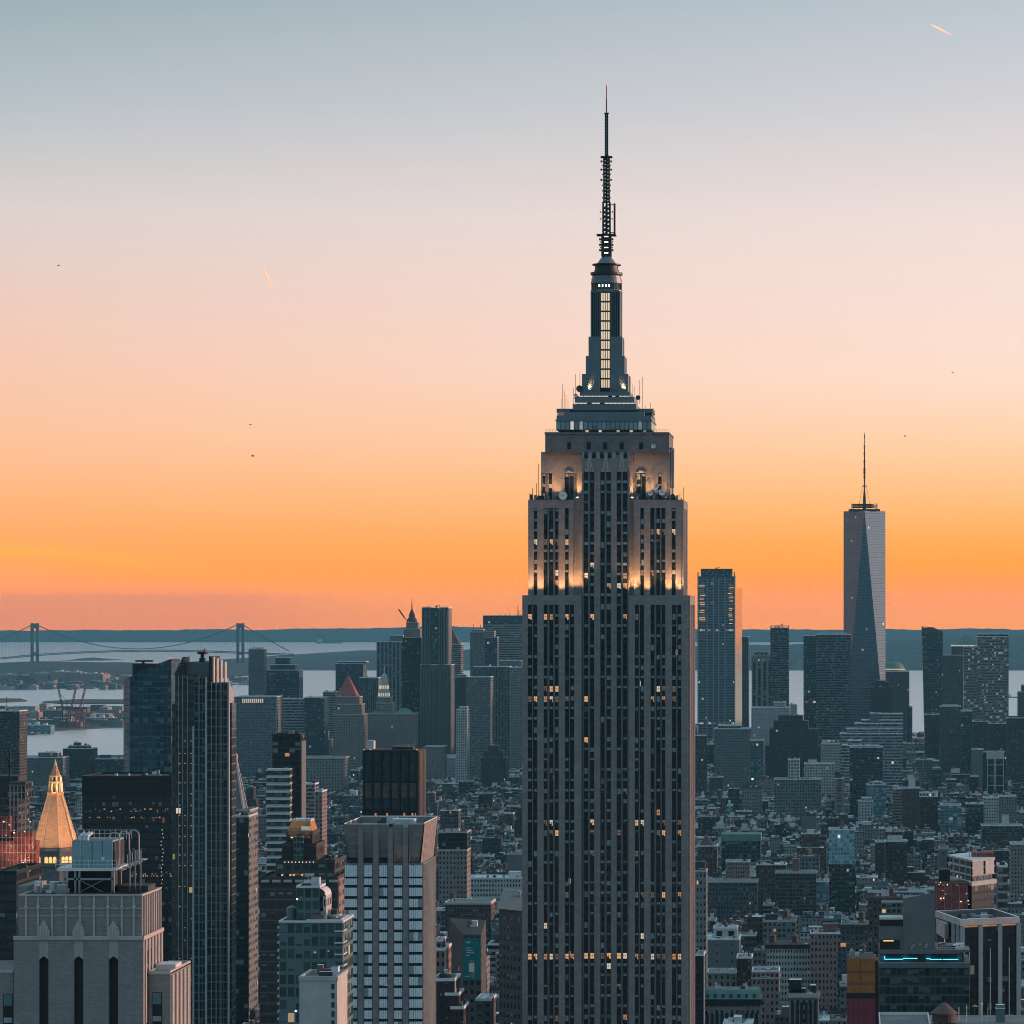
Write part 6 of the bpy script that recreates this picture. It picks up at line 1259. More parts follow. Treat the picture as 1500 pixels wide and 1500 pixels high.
# ------------------------------------------------------------------ far downtown, right of the main tower
w3 = bld(T, 'tall blue grey glass tower with lit corner rows right of the central skyscraper', 1022.5, 1076.5, 845, 5700, 45, 'f_glass_lit', roof='roof_tar', pyb=1062, bay=(3, 4.4), rim='dark_steel', clutter=0, tiers=[(1026.5, 1072.5, 834, 3, 42, 'f_curtain')], phrase='the lit cornered glass tower')
q = MB(); y = 5699.
for px in (1022.5, 1036, 1045, 1053, 1062, 1076): q.box(X(px, y) - .9, X(px, y) + .9, y - .8, y + .9, 0, Z(838 if px in (1022.5, 1076) else 846, y), 'grey_metal')
part(w3, 'vertical_rib', q); q = MB(); rr = random.Random(6)
for i in range(22):
    p = 855 + i * 2.75
    for a, c in ((1023.5, 1034), (1066, 1075.5)):
        if rr.random() < .86: q.box(X(a + rr.uniform(0, 3), y), X(c - rr.uniform(0, 3.5), y), y - .3, y + .9, Z(p + 1.1, y), Z(p, y), rr.choice(['lit_dim', 'lit_pale', 'lit_dim', 'lit_warm']))
part(w3, 'lit_window', q, True)
q = MB(); q.beam((X(1045, y), y + 20, Z(834, y)), (X(1053, y), y + 20, Z(830.6, y)), .8, 'black_metal'); q.beam((X(1048, y), y + 20, Z(836, y)), (X(1048, y), y + 20, Z(831, y)), .8, 'black_metal'); part(w3, 'roof_hoist', q)
mat('sunset_tint_glass', (.78, .52, .24), .15, .95, var=.1)  # orange of the reflected sunset is put into the glass tint
q = MB(); q.prism([(X(1077, 5702), 5702), (X(1087, 5770), 5770), (X(1084, 5800), 5800), (X(1077, 5745), 5745)], 0, Z(862, 5740), 'sunset_tint_glass'); o = part(w3, 'west_wing', q, label='side wing with orange sunset tint in its glass')
bld(T, 'dark plain tower just right of the lit cornered glass tower', 1077.5, 1096.5, 933, 5900, 40, 'f_vert_dark', pyb=1050, phrase='the dark plain tower')
bld(T, 'pale stone tower with tall vertical window strips between two darker towers', 1101, 1131.5, 960, 5300, 40, 'f_vert', pyb=1035, bay=(8, 4), tiers=[(1105, 1126, 955.5, 4, 36)], phrase='the strip windowed stone tower', extras=[('band', 961, 969, 'f_stone')], rim='pale_stone')
bld(T, 'slender dark slab edged tower with open frame crown, left of the wide dark glass tower', 1128.5, 1155.5, 920, 4950, 26, 'f_ribbon_dark', pyb=1040, bay=(3, 3.4), phrase='the slab edged tower', clutter=2, tiers=())
cw = [o for o in S.collection.objects if o.get('label', '').startswith('slender dark slab')][0]; q = MB(); y = 4950.
for px in (1129, 1138, 1146, 1155): q.beam((X(px, y), y + .5, Z(920, y)), (X(px, y), y + .5, Z(916.6, y)), .6, 'black_metal'); q.beam((X(px, y), y + 25, Z(920, y)), (X(px, y), y + 25, Z(916.6, y)), .6, 'black_metal')
q.beam((X(1129, y), y + .5, Z(916.8, y)), (X(1155, y), y + .5, Z(916.8, y)), .6, 'black_metal'); q.beam((X(1140, y), y + 12, Z(919, y)), (X(1147, y), y + 12, Z(913.4, y)), .7, 'black_metal'); part(cw, 'open_crown', q)
bld('office block', 'long pale gridded block at the foot of the strip windowed stone tower', 1100.5, 1157, 1037, 4850, 44, 'f_white', pyb=1068, bay=(3, 3.6), tiers=[(1133, 1150, 1029, 8, 36)], phrase='the long pale gridded block')
bld('office block', 'small white block in the bright water gap, left of the wide dark glass tower', 1156, 1167, 1033, 5400, 40, 'f_white', pyb=1048)
bld(T, 'wide dark glass tower filling the space left of the tallest far tower', 1195, 1246, 930, 5450, 50, 'f_ribbon_dark', pyb=1062, bay=(2.4, 4), tiers=[(1177, 1196, 931.5, 6, 50, 'f_curtain', 0), (1200, 1240, 928, 6, 40)], phrase='the wide dark glass tower')
# the far faceted tower
Yo = 5650.0; ow = thing('faceted_tower', 'far faceted glass tower with tall needle spire, tallest on the right', 'skyscraper', (X(1266, Yo), Yo + 31, 0)); reg(1236, 1297, Yo, 64, 1048, 'the faceted far tower', 748)
hw_ = 30.8 * Yo / FOC; cx, cy = X(1266.4, Yo), Yo + hw_; B4 = [(cx - hw_, cy - hw_), (cx + hw_, cy - hw_), (cx + hw_, cy + hw_), (cx - hw_, cy + hw_)]; T4_ = [(cx, cy - hw_), (cx + hw_, cy), (cx, cy + hw_), (cx - hw_, cy)]
z0_, z1_ = 57, Z(749, cy); q = MB(); q.prism(B4, 0, z0_, 'f_wtc', bay=(3, 4))
nb, nf = 21, 88
for i in range(4):
    j = (i + 1) % 4; o = RB.randrange(500)
    q.face([(*B4[i], z0_), (*B4[j], z0_), (*T4_[i], z1_)], 'f_wtc', [(o, 0), (o + nb, 0), (o + nb / 2, nf)])
    q.face([(*T4_[i], z1_), (*B4[j], z0_), (*T4_[j], z1_)], 'f_wtc', [(o + 40, nf), (o + 40 + nb / 2, 0), (o + 40 + nb, nf)])
q.face([(*p, z1_ - .5) for p in T4_], 'roof_tar'); part(ow, 'glass_facet', q)
q = MB(); ko = cy / FOC; oz = lambda p: Z(p, cy)
q.rim(cx - hw_ * .72, cx + hw_ * .72, cy - hw_ * .72, cy + hw_ * .72, oz(749), oz(746.4), 2, 'black_metal'); rr = random.Random(1)
for i in range(12): px = 1243 + i * 4; q.box(X(px, cy), X(px + 2, cy), cy - 10, cy - 6, oz(749), oz(746.6 - rr.uniform(0, 1.5)), 'black_metal')
part(ow, 'roof_plant', q)
q = MB()
for p0, p1 in ((743.8, 742.6), (740.6, 738.6)): q.lathe(cx, cy, [(18 * ko, oz(p0)), (19.2 * ko, oz(p0)), (19.2 * ko, oz(p1)), (18 * ko, oz(p1))], 24, 'black_metal')
for i in range(12): a = i * math.pi / 6; q.beam((cx + 18.6 * ko * math.cos(a), cy + 18.6 * ko * math.sin(a), oz(747)), (cx + 18.6 * ko * math.cos(a), cy + 18.6 * ko * math.sin(a), oz(737.4)), .5, 'black_metal'); q.beam((cx, cy, oz(742)), (cx + 18.6 * ko * math.cos(a), cy + 18.6 * ko * math.sin(a), oz(742)), .5, 'black_metal')
part(ow, 'antenna_ring', q)
q = MB(); q.lathe(cx, cy, [(2.6 * ko, oz(748)), (2.2 * ko, oz(730)), (1 * ko, oz(716)), (1.1 * ko, oz(700)), (1.3 * ko, oz(690)), (1.0 * ko, oz(676)), (.8 * ko, oz(653)), (.5 * ko, oz(651)), (.5 * ko, oz(642)), (.9 * ko, oz(640)), (.2 * ko, oz(633.6))], 8, 'black_metal')
for p, r in ((712, 3.2), (687.6, 2), (676, 1.8), (664.6, 1.6), (653.4, 1.5), (692, 2.1), (698.8, 2)): q.lathe(cx, cy, [(r * ko, oz(p + .6)), (r * ko, oz(p - .8))], 8, 'black_metal')
part(ow, 'spire', q)
q = MB()
for a in (0, math.pi / 2, math.pi, 3 * math.pi / 2): q.beam((cx + 2.6 * ko * math.cos(a), cy + 2.6 * ko * math.sin(a), oz(712)), (cx + 8 * ko * math.cos(a), cy + 8 * ko * math.sin(a), oz(739)), .28, 'dark_steel')
part(ow, 'stay_cable', q)
bld(T, 'dark round shouldered stone tower in front of the faceted far tower base', 1275, 1306, 1006, 5200, 36, 'f_brown', pyb=1045, tiers=[(1279, 1302, 999, 4, 32), (1283, 1297, 997, 6, 28)], rim=None, clutter=2, phrase='the round shouldered tower')
dm = bld(T, 'grey office tower with a low green dome roof right of the faceted far tower', 1297, 1332, 984, 5950, 44, 'f_stone_dark', pyb=1085, bay=(3.4, 4), tiers=[(1330, 1336.5, 1036, 0, 44, 'f_stone_dark', 0)], phrase='the green domed tower', clutter=0)
q = MB(); y = 5960.; kx = y / FOC; cx_ = X(1306, y); q.lathe(cx_, y + 24, [(20 * kx, Z(984, y)), (19 * kx, Z(978, y)), (15.6 * kx, Z(972.6, y)), (10 * kx, Z(970, y)), (.1, Z(969, y))], 20, 'roof_copper'); part(dm, 'dome', q); q = MB(); q.box(X(1297, y), X(1326, y), y - 11, y - 10, Z(981, y), Z(979.6, y), 'lit_pale'); part(dm, 'lit_band', q)
bld('office block', 'stepped pale banded office building climbing to the right below the faceted far tower', 1230, 1322.5, 1075, 4650, 40, 'f_slab', roof='roof_pale', pyb=1112, bay=(3, 4), phrase='the stepped banded building', tiers=[(1240, 1322.5, 1068, 3, 40), (1252, 1322.5, 1060, 6, 40), (1262, 1322.5, 1055, 9, 40), (1275, 1322.5, 1046, 12, 40), (1274, 1287, 1045, 8, 20, 'f_blank', 60)])
bld('office block', 'pale rounded banded block in front of the stepped banded building', 1233, 1262, 1092, 4450, 34, 'f_slab', roof='roof_pale', pyb=1120, bay=(3, 4), tiers=[(1242, 1262, 1085, 4, 30)])
bld(T, 'dark gridded apartment tower in front of the stepped banded building', 1245, 1293, 1095, 4150, 34, 'f_loft_dark', pyb=1178, bay=(3.4, 3.6), tiers=[(1250, 1288, 1093, 4, 30)], phrase='the dark gridded tower')
bld('exchange building', 'massive dark brown ziggurat of brick with few lights', 1121, 1202, 1093, 4750, 60, 'f_brown', roof='roof_brown', pyb=1120, bay=(4, 5), rim=None, phrase='the dark brown ziggurat', tiers=[(1127, 1198, 1068, 4, 56), (1133, 1184, 1056, 8, 50), (1140, 1176, 1048, 12, 44)])
bld('office block', 'white gridded block right of the dark brown ziggurat', 1203, 1234, 1090, 5000, 34, 'f_white', pyb=1122, bay=(3.2, 3.8), phrase='the white gridded block', extras=[('bulk', 1205, 1212, 1084, 'bulk_pale')])
bld('office block', 'grey stone block with a dense window grid left of the dark brown ziggurat', 1046, 1097, 1068, 4600, 50, 'f_grey', pyb=1130, bay=(2.8, 3.6), tiers=[(1052, 1085, 1063, 6, 40)], phrase='the dense grey grid block')
bld('office block', 'teal low office block between the dense grey grid block and the ziggurat', 1097, 1118, 1085, 4650, 40, 'f_teal', pyb=1130)
bld('apartment tower', 'dark narrow apartment tower close to the right edge of the central skyscraper', 1015.5, 1034, 1078, 4600, 30, 'f_apt', pyb=1165, phrase='the dark narrow block', bay=(3, 3))
# towers at the right edge
Yr = 5750.0; gt = thing('glass_tower', 'dark glass tower leaning outward to a slanted top, right of the bright water gap', T, (X(1366, Yr), Yr, 0)); reg(1352, 1382, Yr, 40, 1046, 'the leaning dark tower', 918)
q = MB(); P0_ = [(X(1355.5, Yr), Yr), (X(1380.5, Yr), Yr), (X(1380.5, Yr), Yr + 40), (X(1355.5, Yr), Yr + 40)]; P1_ = [(X(1350.6, Yr), Yr), (X(1381, Yr), Yr), (X(1381, Yr), Yr + 40), (X(1350.6, Yr), Yr + 40)]
q.taper(P0_, 0, P1_, Z(925, Yr), 'f_curtain', 'roof_tar', (2.6, 4)); part(gt, 'wall', q); q = MB()
q.prism([(X(1350.6, Yr), Yr), (X(1352.6, Yr), Yr), (X(1352.6, Yr), Yr + 40), (X(1350.6, Yr), Yr + 40)], Z(925, Yr), Z(917.6, Yr), 'black_metal'); q.taper([(X(1352.6, Yr), Yr + 4), (X(1381, Yr), Yr + 4), (X(1381, Yr), Yr + 36), (X(1352.6, Yr), Yr + 36)], Z(925, Yr), [(X(1353, Yr), Yr + 8), (X(1368, Yr), Yr + 8), (X(1368, Yr), Yr + 30), (X(1353, Yr), Yr + 30)], Z(919.4, Yr), 'dark_steel'); q.beam((X(1354, Yr), Yr + 9, Z(918.4, Yr)), (X(1369, Yr), Yr + 9, Z(919.6, Yr)), .7, 'black_metal'); part(gt, 'crown', q)
bld(T, 'grey office tower with a green copper pyramid roof near the right edge', 1394, 1434, 947, 6050, 46, 'f_stone_dark', pyb=1060, bay=(3, 4), extras=[('pyr', 1396.5, 1432, 945.4, 928.6, 'roof_copper'), ('band', 945, 947, 'lit_pale')], tiers=[(1381, 1412, 960, -2, 44, 'f_stone_dark', 0)], phrase='the copper pyramid tower', clutter=0)
bld(T, 'broad office tower with warm lit horizontal rows near the right edge', 1432, 1477.5, 933, 5500, 46, 'f_lit', pyb=1060, bay=(3.2, 4.5), tiers=[(1432.5, 1477, 929, .5, 45.5, 'f_ribbon_dark'), (1412, 1433, 948, 2, 46, 'f_lit', 0)], phrase='the warm lit row tower', clutter=3)
bld(T, 'dark stepped tower at the right edge beside the water', 1492, 1530, 1014, 5300, 40, 'f_stone_dark', pyb=1060, tiers=[(1497, 1530, 1004, 3, 36)])
for a, c, p, Y, f, lab in ((1355, 1376, 1047, 5000, 'f_apt', 'grey apartment slab below the leaning dark tower'), (1377, 1408, 1035, 4950, 'f_stone_dark', 'dark apartment slab with white roof box below the copper pyramid tower'), (1408, 1424, 1042, 4900, 'f_curtain', 'narrow dark slab below the copper pyramid tower, right of the white roof box'), (1425, 1448, 1057, 4850, 'f_apt', 'brownish apartment slab below the warm lit row tower'), (1449, 1474, 1060, 4800, 'f_apt', 'dark apartment slab below the right half of the warm lit row tower'), (1475, 1512, 1052, 4750, 'f_apt', 'tall dark apartment slab at the right edge below the water')):
    bld('apartment slab', lab, a, c, p, Y, 30, f, pyb=1112, bay=(3, 3), group='apartment slabs below the far right towers', extras=[('bulk', a + 3, c - 4, p - 3, 'bulk_pale' if 'white' in lab else 'bulk_dark')])
fr_ = bld(T, 'dark tower faced with a pale frame around black glass near the right edge', 1440, 1472, 1102, 4650, 30, 'f_curtain_dark', pyb=1158, phrase='the pale framed tower', tiers=[(1424, 1441, 1098, 2, 28, 'f_blank', 0)], clutter=3)
q = MB(); y = 4650.
for px in (1446.5, 1456.5, 1458.5, 1470): q.box(X(px, y) - .5, X(px, y) + .5, y - .6, y, 0, Z(1102, y), 'concrete')
for p in (1103, 1120, 1136, 1150): q.box(X(1446.5, y), X(1470, y), y - .5, y, Z(p + 1, y), Z(p, y), 'concrete')
q.box(X(1445, y), X(1471, y), y - .7, y, Z(1112, y), Z(1101, y), 'concrete'); part(fr_, 'pale_frame', q)
bld('office block', 'white gridded building stepping up to a roof box, below the dark brown ziggurat', 1178, 1222, 1119, 4525, 34, 'f_white', pyb=1165, bay=(3.4, 3.6), extras=[('bulk', 1184, 1196, 1113, 'bulk_pale')], phrase='the white stepped building')
bld('hospital block', 'broad grey block with lit top floor windows below the white stepped building', 1134, 1203, 1142, 4160, 36, 'f_grey', pyb=1188, bay=(3.2, 3.8), tiers=[(1154, 1171, 1113, 12, 30, 'f_white')], phrase='the broad lit hospital block', clutter=9)
bld('apartment tower', 'narrow brown balconied tower right of the broad lit hospital block', 1222, 1237, 1141, 4130, 18, 'f_pink', roof='roof_tar', pyb=1190, bay=(8, 3), phrase='the narrow brown tower', extras=[('bulk', 1222, 1232, 1137, 'bulk_dark')])
bld('apartment tower', 'teal stepped apartment tower below the dark gridded tower', 1269, 1298, 1150, 4120, 26, 'f_teal', pyb=1190, bay=(3, 3.4), tiers=[(1274, 1293, 1146, 5, 22)], phrase='the teal stepped tower')
bld('apartment tower', 'pale stepped loft at the left foot of the teal stepped tower', 1257, 1279, 1174, 4000, 22, 'f_white', pyb=1200, tiers=[(1262, 1277, 1169, 4, 18)])
bld('apartment tower', 'thin banded tower with bright top at left of a brown brick slab', 1308, 1325, 1156, 3926, 20, 'f_balcony', pyb=1205, bay=(3, 3.2), tiers=[(1308, 1315, 1152, 1, 16, 'f_white')], phrase='the thin banded tower')
bld('apartment tower', 'brown brick slab with scattered lights right of the thin banded tower', 1321, 1348, 1155, 3870, 24, 'f_brick', pyb=1210, bay=(2.6, 3.2), extras=[('bulk', 1331, 1341, 1141, 'bulk_pale')], phrase='the speckled brick slab')
bld('apartment tower', 'brick tower with a white framed penthouse band on top', 1347, 1374, 1167, 3800, 22, 'f_brick_dark', pyb=1215, bay=(2.4, 3.2), extras=[('band', 1161, 1167.5, 'f_white'), ('bulk', 1348, 1373, 1161, 'bulk_pale')], phrase='the white topped brick tower')
bld('loft building', 'wide teal grey loft with a lit middle row', 1378, 1408, 1180, 3764, 26, 'f_teal', pyb=1218, bay=(4.2, 4))
bld('loft building', 'dark loft with pale horizontal bands left of the white apartment slab', 1415, 1441, 1178, 3800, 26, 'f_loft_dark', pyb=1215, bay=(3, 4))
bld('apartment slab', 'white apartment slab with a blank stair wall near the right edge', 1441, 1463, 1169, 3862, 24, 'f_white', pyb=1210, bay=(2.6, 3.2), tiers=[(1463, 1489, 1167, 2, 26, 'f_cream', 0)], phrase='the white apartment slab')
bld('apartment slab', 'brown grey apartment block in front of the white apartment slab', 1438, 1498, 1210, 3520, 26, 'f_apt', pyb=1240, bay=(2.8, 3.3), extras=[('bulk', 1468, 1478, 1194, 'bulk_pale')])
bld('apartment tower', 'grey apartment tower with pale balcony column at the right edge', 1481, 1512, 1237, 2913, 26, 'f_cream', pyb=1310, bay=(2.6, 3.2), phrase='the right edge apartment tower')
bg_ = bld('glass block', 'bright teal glass upper floors of a block on a darker brick base', 1214, 1252.5, 1265, 2780, 26, 'f_loft_dark', pyb=1330, bay=(2.4, 3.4), tiers=[(1214, 1252.5, 1216, -.4, 26.2, 'f_blue_pale')], phrase='the bright teal glass block', clutter=5)
bld('school block', 'dark green long block with a pale green sloping roof right of the central skyscraper', 1057, 1114, 1232, 3300, 30, 'f_loft_dark', roof='roof_copper', pyb=1262, bay=(4, 4), phrase='the green roofed block', extras=[('cornice', 1222, 1232, .5, 'roof_copper')], rim=None, clutter=0)
bld('loft building', 'tan brick block with a flat windowless side below the green roofed block', 1063, 1098, 1263, 3050, 24, 'f_pink', pyb=1292, bay=(2, 3.4), phrase='the tan brick block')
bld('loft building', 'long dark cornice topped block below the tan brick block', 1035, 1109, 1293, 2720, 26, 'f_stone_dark', pyb=1340, bay=(2.2, 3.5), extras=[('cornice', 1290.6, 1293, .6, 'concrete')], phrase='the long corniced block', clutter=8)
bld('loft building', 'brown building with dark pyramid roof close to the central skyscraper', 1022, 1050, 1240, 3145, 24, 'f_brick', pyb=1280, extras=[('pyr', 1023, 1047, 1240, 1223, 'roof_brown')], clutter=0, phrase='the pyramid roofed brown building')
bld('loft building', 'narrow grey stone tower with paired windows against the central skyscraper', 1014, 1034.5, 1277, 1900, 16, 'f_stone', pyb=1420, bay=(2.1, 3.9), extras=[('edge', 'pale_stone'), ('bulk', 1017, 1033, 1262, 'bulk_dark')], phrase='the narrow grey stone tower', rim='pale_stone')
bld('apartment tower', 'wide grey brown apartment block with penthouse tower and balconies', 1136, 1196, 1279, 2745, 22, 'f_apt', pyb=1335, bay=(2.6, 3.1), extras=[('bulk', 1161, 1171, 1258, 'bulk_brick'), ('cornice', 1277, 1279.6, .5, 'concrete')], tiers=[(1196, 1214, 1292, 0, 22, 'f_teal', 0)], phrase='the penthouse apartment block')
bld('apartment tower', 'brown slab with a sunset lit edge, left of a darker twin', 1282, 1296, 1234, 3128, 22, 'f_brick', pyb=1282, extras=[('edge', 'brick_trim')], phrase='the sunset edged slab')
bld('apartment tower', 'dark brown slab with pale roof box right of the sunset edged slab', 1297, 1329, 1233, 3100, 22, 'f_brick_dark', pyb=1285, extras=[('bulk', 1300, 1322, 1224, 'bulk_pale')], phrase='the dark brown slab')
# white concrete frame building on a dark base
Yq = 1650.0; zc = lambda p: Z(p, Yq); A_, B2, C2 = (X(1387.5, 1688), 1688), (X(1423.5, Yq), Yq), (X(1458, 1668), 1668); D2 = (A_[0] + C2[0] - B2[0], A_[1] + C2[1] - B2[1]); ring = [A_, B2, C2, D2]
wf = thing('concrete_frame_building', 'white concrete framed terraced building on a dark base with a red structure on top', 'office building', (B2[0], Yq, 0)); HERO.append((A_[0], C2[0], Yq, 1700, 1300, 1387, 1470, 'the white concrete frame', 1252))
cxq, cyq = sum(p[0] for p in ring) / 4, sum(p[1] for p in ring) / 4; sc_p = lambda f: [(cxq + (a - cxq) * f, cyq + (c - cyq) * f) for a, c in ring]
q = MB()
for p0, p1, f in ((1263, 1260, 1.0), (1273, 1270.8, 1.0), (1284, 1282.4, 1.0), (1298, 1291.5, 1.06)): q.prism(sc_p(f), zc(p0), zc(p1), 'concrete', 'roof_pale', bot=True)
part(wf, 'floor_slab', q); q = MB()
for i in range(4):
    a, c = ring[i], ring[(i + 1) % 4]
    for j in range(5):
        f = j / 4; q.beam((cxq + (a[0] + (c[0] - a[0]) * f - cxq) * .98, cyq + (a[1] + (c[1] - a[1]) * f - cyq) * .98, zc(1298)), (cxq + (a[0] + (c[0] - a[0]) * f - cxq) * .98, cyq + (a[1] + (c[1] - a[1]) * f - cyq) * .98, zc(1261)), .4, 'concrete')
part(wf, 'column', q); q = MB(); q.prism(sc_p(.86), zc(1297), zc(1262), 'f_grey', bay=(3, 3.4)); q.prism([(B2[0] + .4, Yq + 1.2), (X(1440, 1656), 1657), (X(1440, 1656) + 1, 1668), (B2[0] + 1, 1668)], zc(1282.4), zc(1263), 'concrete'); q.prism([(X(1444, 1657), 1659.6), (C2[0] - .6, 1667), (C2[0] - 1, 1675), (X(1444, 1657), 1672)], zc(1282.4), zc(1263), 'concrete'); part(wf, 'inner_wall', q)
q = MB(); q.prism(sc_p(.94), 0, zc(1298), 'f_curtain_dark', 'roof_tar', (3, 3.6)); part(wf, 'dark_base', q)
q = MB(); q.box(X(1424, 1672), X(1456, 1672), 1672, 1684, zc(1260), Z(1249, 1672), 'netting_red'); q.beam((X(1414, 1672), 1672, Z(1237, 1672)), (X(1434, 1672), 1672, Z(1241, 1672)), .3, 'white_metal'); q.beam((X(1420, 1672), 1672, Z(1256, 1672)), (X(1420, 1672), 1672, Z(1238, 1672)), .25, 'grey_metal'); q.beam((X(1430, 1672), 1672, Z(1256, 1672)), (X(1430, 1672), 1672, Z(1240, 1672)), .25, 'grey_metal'); part(wf, 'red_roof_structure', q)
q = MB(); rr = random.Random(31)
for i in range(16): px, py = rr.uniform(1370, 1420), rr.uniform(1288, 1325); q.box(X(px, 1645), X(px + rr.uniform(.8, 2.2), 1645), 1645, 1645.4, Z(py + 1, 1645), Z(py, 1645), rr.choice(['lit_amber', 'lamp_white', 'lit_pale', 'lit_warm']))
for i in range(5): q.box(X(1372 + i * 11, 1645), X(1372 + i * 11 + .8, 1645), 1645.5, 1646.5, 0, Z(1292 + i * 2, 1645), 'grey_metal')
q.box(X(1370, 1646), X(1418, 1646), 1646, 1660, 0, Z(1293, 1646), 'netting_red', 'roof_tar'); q.box(X(1376, 1650), X(1392, 1650), 1655, 1668, 0, Z(1275, 1650), 'black'); part(wf, 'building_hoist', q)
bld('apartment tower', 'pinkish slim block standing left of the white concrete frame', 1376, 1389, 1244, 1720, 14, 'f_blank', pyb=1276, bay=(3, 4), rim='brick_trim')
bld('office block', 'white banded glass corner building right of the white concrete frame base', 1462, 1476, 1270, 1700, 18, 'f_slab', pyb=1320, bay=(3, 4))
# ------------------------------------------------------------------ lofts at the lower right
wl = bld('loft building', 'white loft building with paired dark windows and black cornice', 1123, 1187, 1389, 2010, 26, 'f_white', roof='roof_tar', pyb=1480, bay=(1.7, 3.4), extras=[('cornice', 1383.5, 1389, .8, 'black_metal'), ('tank', 1131), ('tank', 1164)], phrase='the white paired window loft', clutter=10)
bld('loft building', 'pinkish grey loft tower with a red brown roof box right of the white loft', 1187, 1226, 1368, 1990, 20, 'f_pink', pyb=1480, bay=(2, 3.6), extras=[('bulk', 1205, 1227, 1353, 'bulk_brick'), ('bulk', 1188, 1203, 1362, 'tile_red')], phrase='the pinkish loft tower')
mf = bld('loft building', 'dark mansard roofed building with dormers and an arcade of arched windows', 1031, 1114, 1466, 1800, 22, 'f_stone', roof='roof_copper', pyb=1500, bay=(2.6, 3.8), extras=[('cornice', 1463.5, 1472, .8, 'black_metal')], phrase='the mansard roofed building', rim=None, clutter=0)
q = MB(); y = 1800.; a, c = X(1031, y), X(1114, y); q.taper([(a, y), (c, y), (c, y + 22), (a, y + 22)], Z(1463.5, y), [(a + 1.2, y + 2.4), (c - 1.2, y + 2.4), (c - 1.2, y + 20), (a + 1.2, y + 20)], Z(1451, y), 'roof_copper', 'roof_grey'); part(mf, 'mansard_roof', q)
for i in range(7):
    q = MB(); px = 1034 + i * 11.4; q.box(X(px, y), X(px + 5, y), y + .4, y + 2.6, Z(1463.5, y), Z(1455.5, y), 'roof_copper', 'roof_grey'); q.box(X(px + 1, y), X(px + 4, y), y + .3, y + .45, Z(1462.5, y), Z(1457, y), 'black'); part(mf, 'dormer', q)
q = MB(); rr = random.Random(6); roofstuff(q, a + 3, c - 3, y + 4, y + 18, Z(1451, y), 9, rr)
part(mf, 'roof_plant', q)
for i in range(11):
    q = MB(); x = X(1036 + i * 7.2, y); w = .8; z_ = Z(1486, y); q.box(x - w, x + w, y - .1, y + .05, Z(1520, y), z_, 'black')
    q.face([(x + w * math.cos(t * math.pi / 8), y - .1, z_ + w * math.sin(t * math.pi / 8)) for t in range(9)], 'black'); part(mf, 'arched_window', q)
af = bld('loft building', 'stone building with a big arch on top and lit lower window', 1101.5, 1141, 1424, 1900, 22, 'f_pink', pyb=1480, bay=(2.4, 3.6), extras=[('cornice', 1432, 1434, .5, 'pale_stone')], phrase='the arch topped building')
q = MB(); y = 1900.; x, z_ = X(1121, y), Z(1437, y)
for i in range(10):
    t0, t1 = i * math.pi / 10, (i + 1) * math.pi / 10
    q.beam((x + 4 * math.cos(t0), y - .2, z_ + 2.6 * math.sin(t0)), (x + 4 * math.cos(t1), y - .2, z_ + 2.6 * math.sin(t1)), .35, 'pale_stone')
part(af, 'arch', q)
ab = bld('loft building', 'stone building with an arcade of tall arches and black roof boxes', 1156, 1199, 1462, 1790, 20, 'f_stone', pyb=1500, bay=(3.2, 4.5), extras=[('cornice', 1458, 1462, .6, 'pale_stone')], phrase='the tall arcade building', clutter=3)
q = MB(); y = 1800.
for px0, px1, p0, p1 in ((1156, 1174, 1450, 1436), (1159, 1180, 1456, 1449), (1187, 1195, 1456, 1444)): q.box(X(px0, y), X(px1, y), y + 2, y + 9, Z(1460, y), Z(p1, y), 'black_metal', 'roof_pale')
part(ab, 'roof_box', q)
for i in range(6):
    q = MB(); x = X(1161 + i * 6.6, 1790); w = .75; z_ = Z(1470, 1790); q.box(x - w, x + w, 1789.9, 1790.05, Z(1500, 1790), z_, 'black'); q.face([(x + w * math.cos(t * math.pi / 8), 1789.9, z_ + w * math.sin(t * math.pi / 8)) for t in range(9)], 'black'); part(ab, 'arched_window', q)
bld('loft building', 'broad pale blank walled block with white roof parapets near the central skyscraper', 1018, 1083, 1377, 2060, 30, 'f_blank', roof='roof_pale', pyb=1425, bay=(9, 5), phrase='the broad blank walled block', clutter=12, tiers=[(1045, 1080, 1360, 12, 26, 'f_white')])
bld('loft building', 'grey loft with a round arched doorway front and white cornice', 1036, 1079, 1426, 1960, 22, 'f_stone', pyb=1455, bay=(3, 4), extras=[('cornice', 1424, 1426, .5, 'white_metal')], clutter=8)
bld('loft building', 'dark brown loft between the grey loft and the arch topped building', 1079, 1101, 1404, 1930, 22, 'f_brick_dark', pyb=1455)
bld('loft building', 'dark narrow building with a sunlit white edge beside the central skyscraper', 1015, 1031, 1400, 1700, 18, 'f_curtain_dark', pyb=1500, extras=[('edge', 'white_metal')], roof='roof_tar')
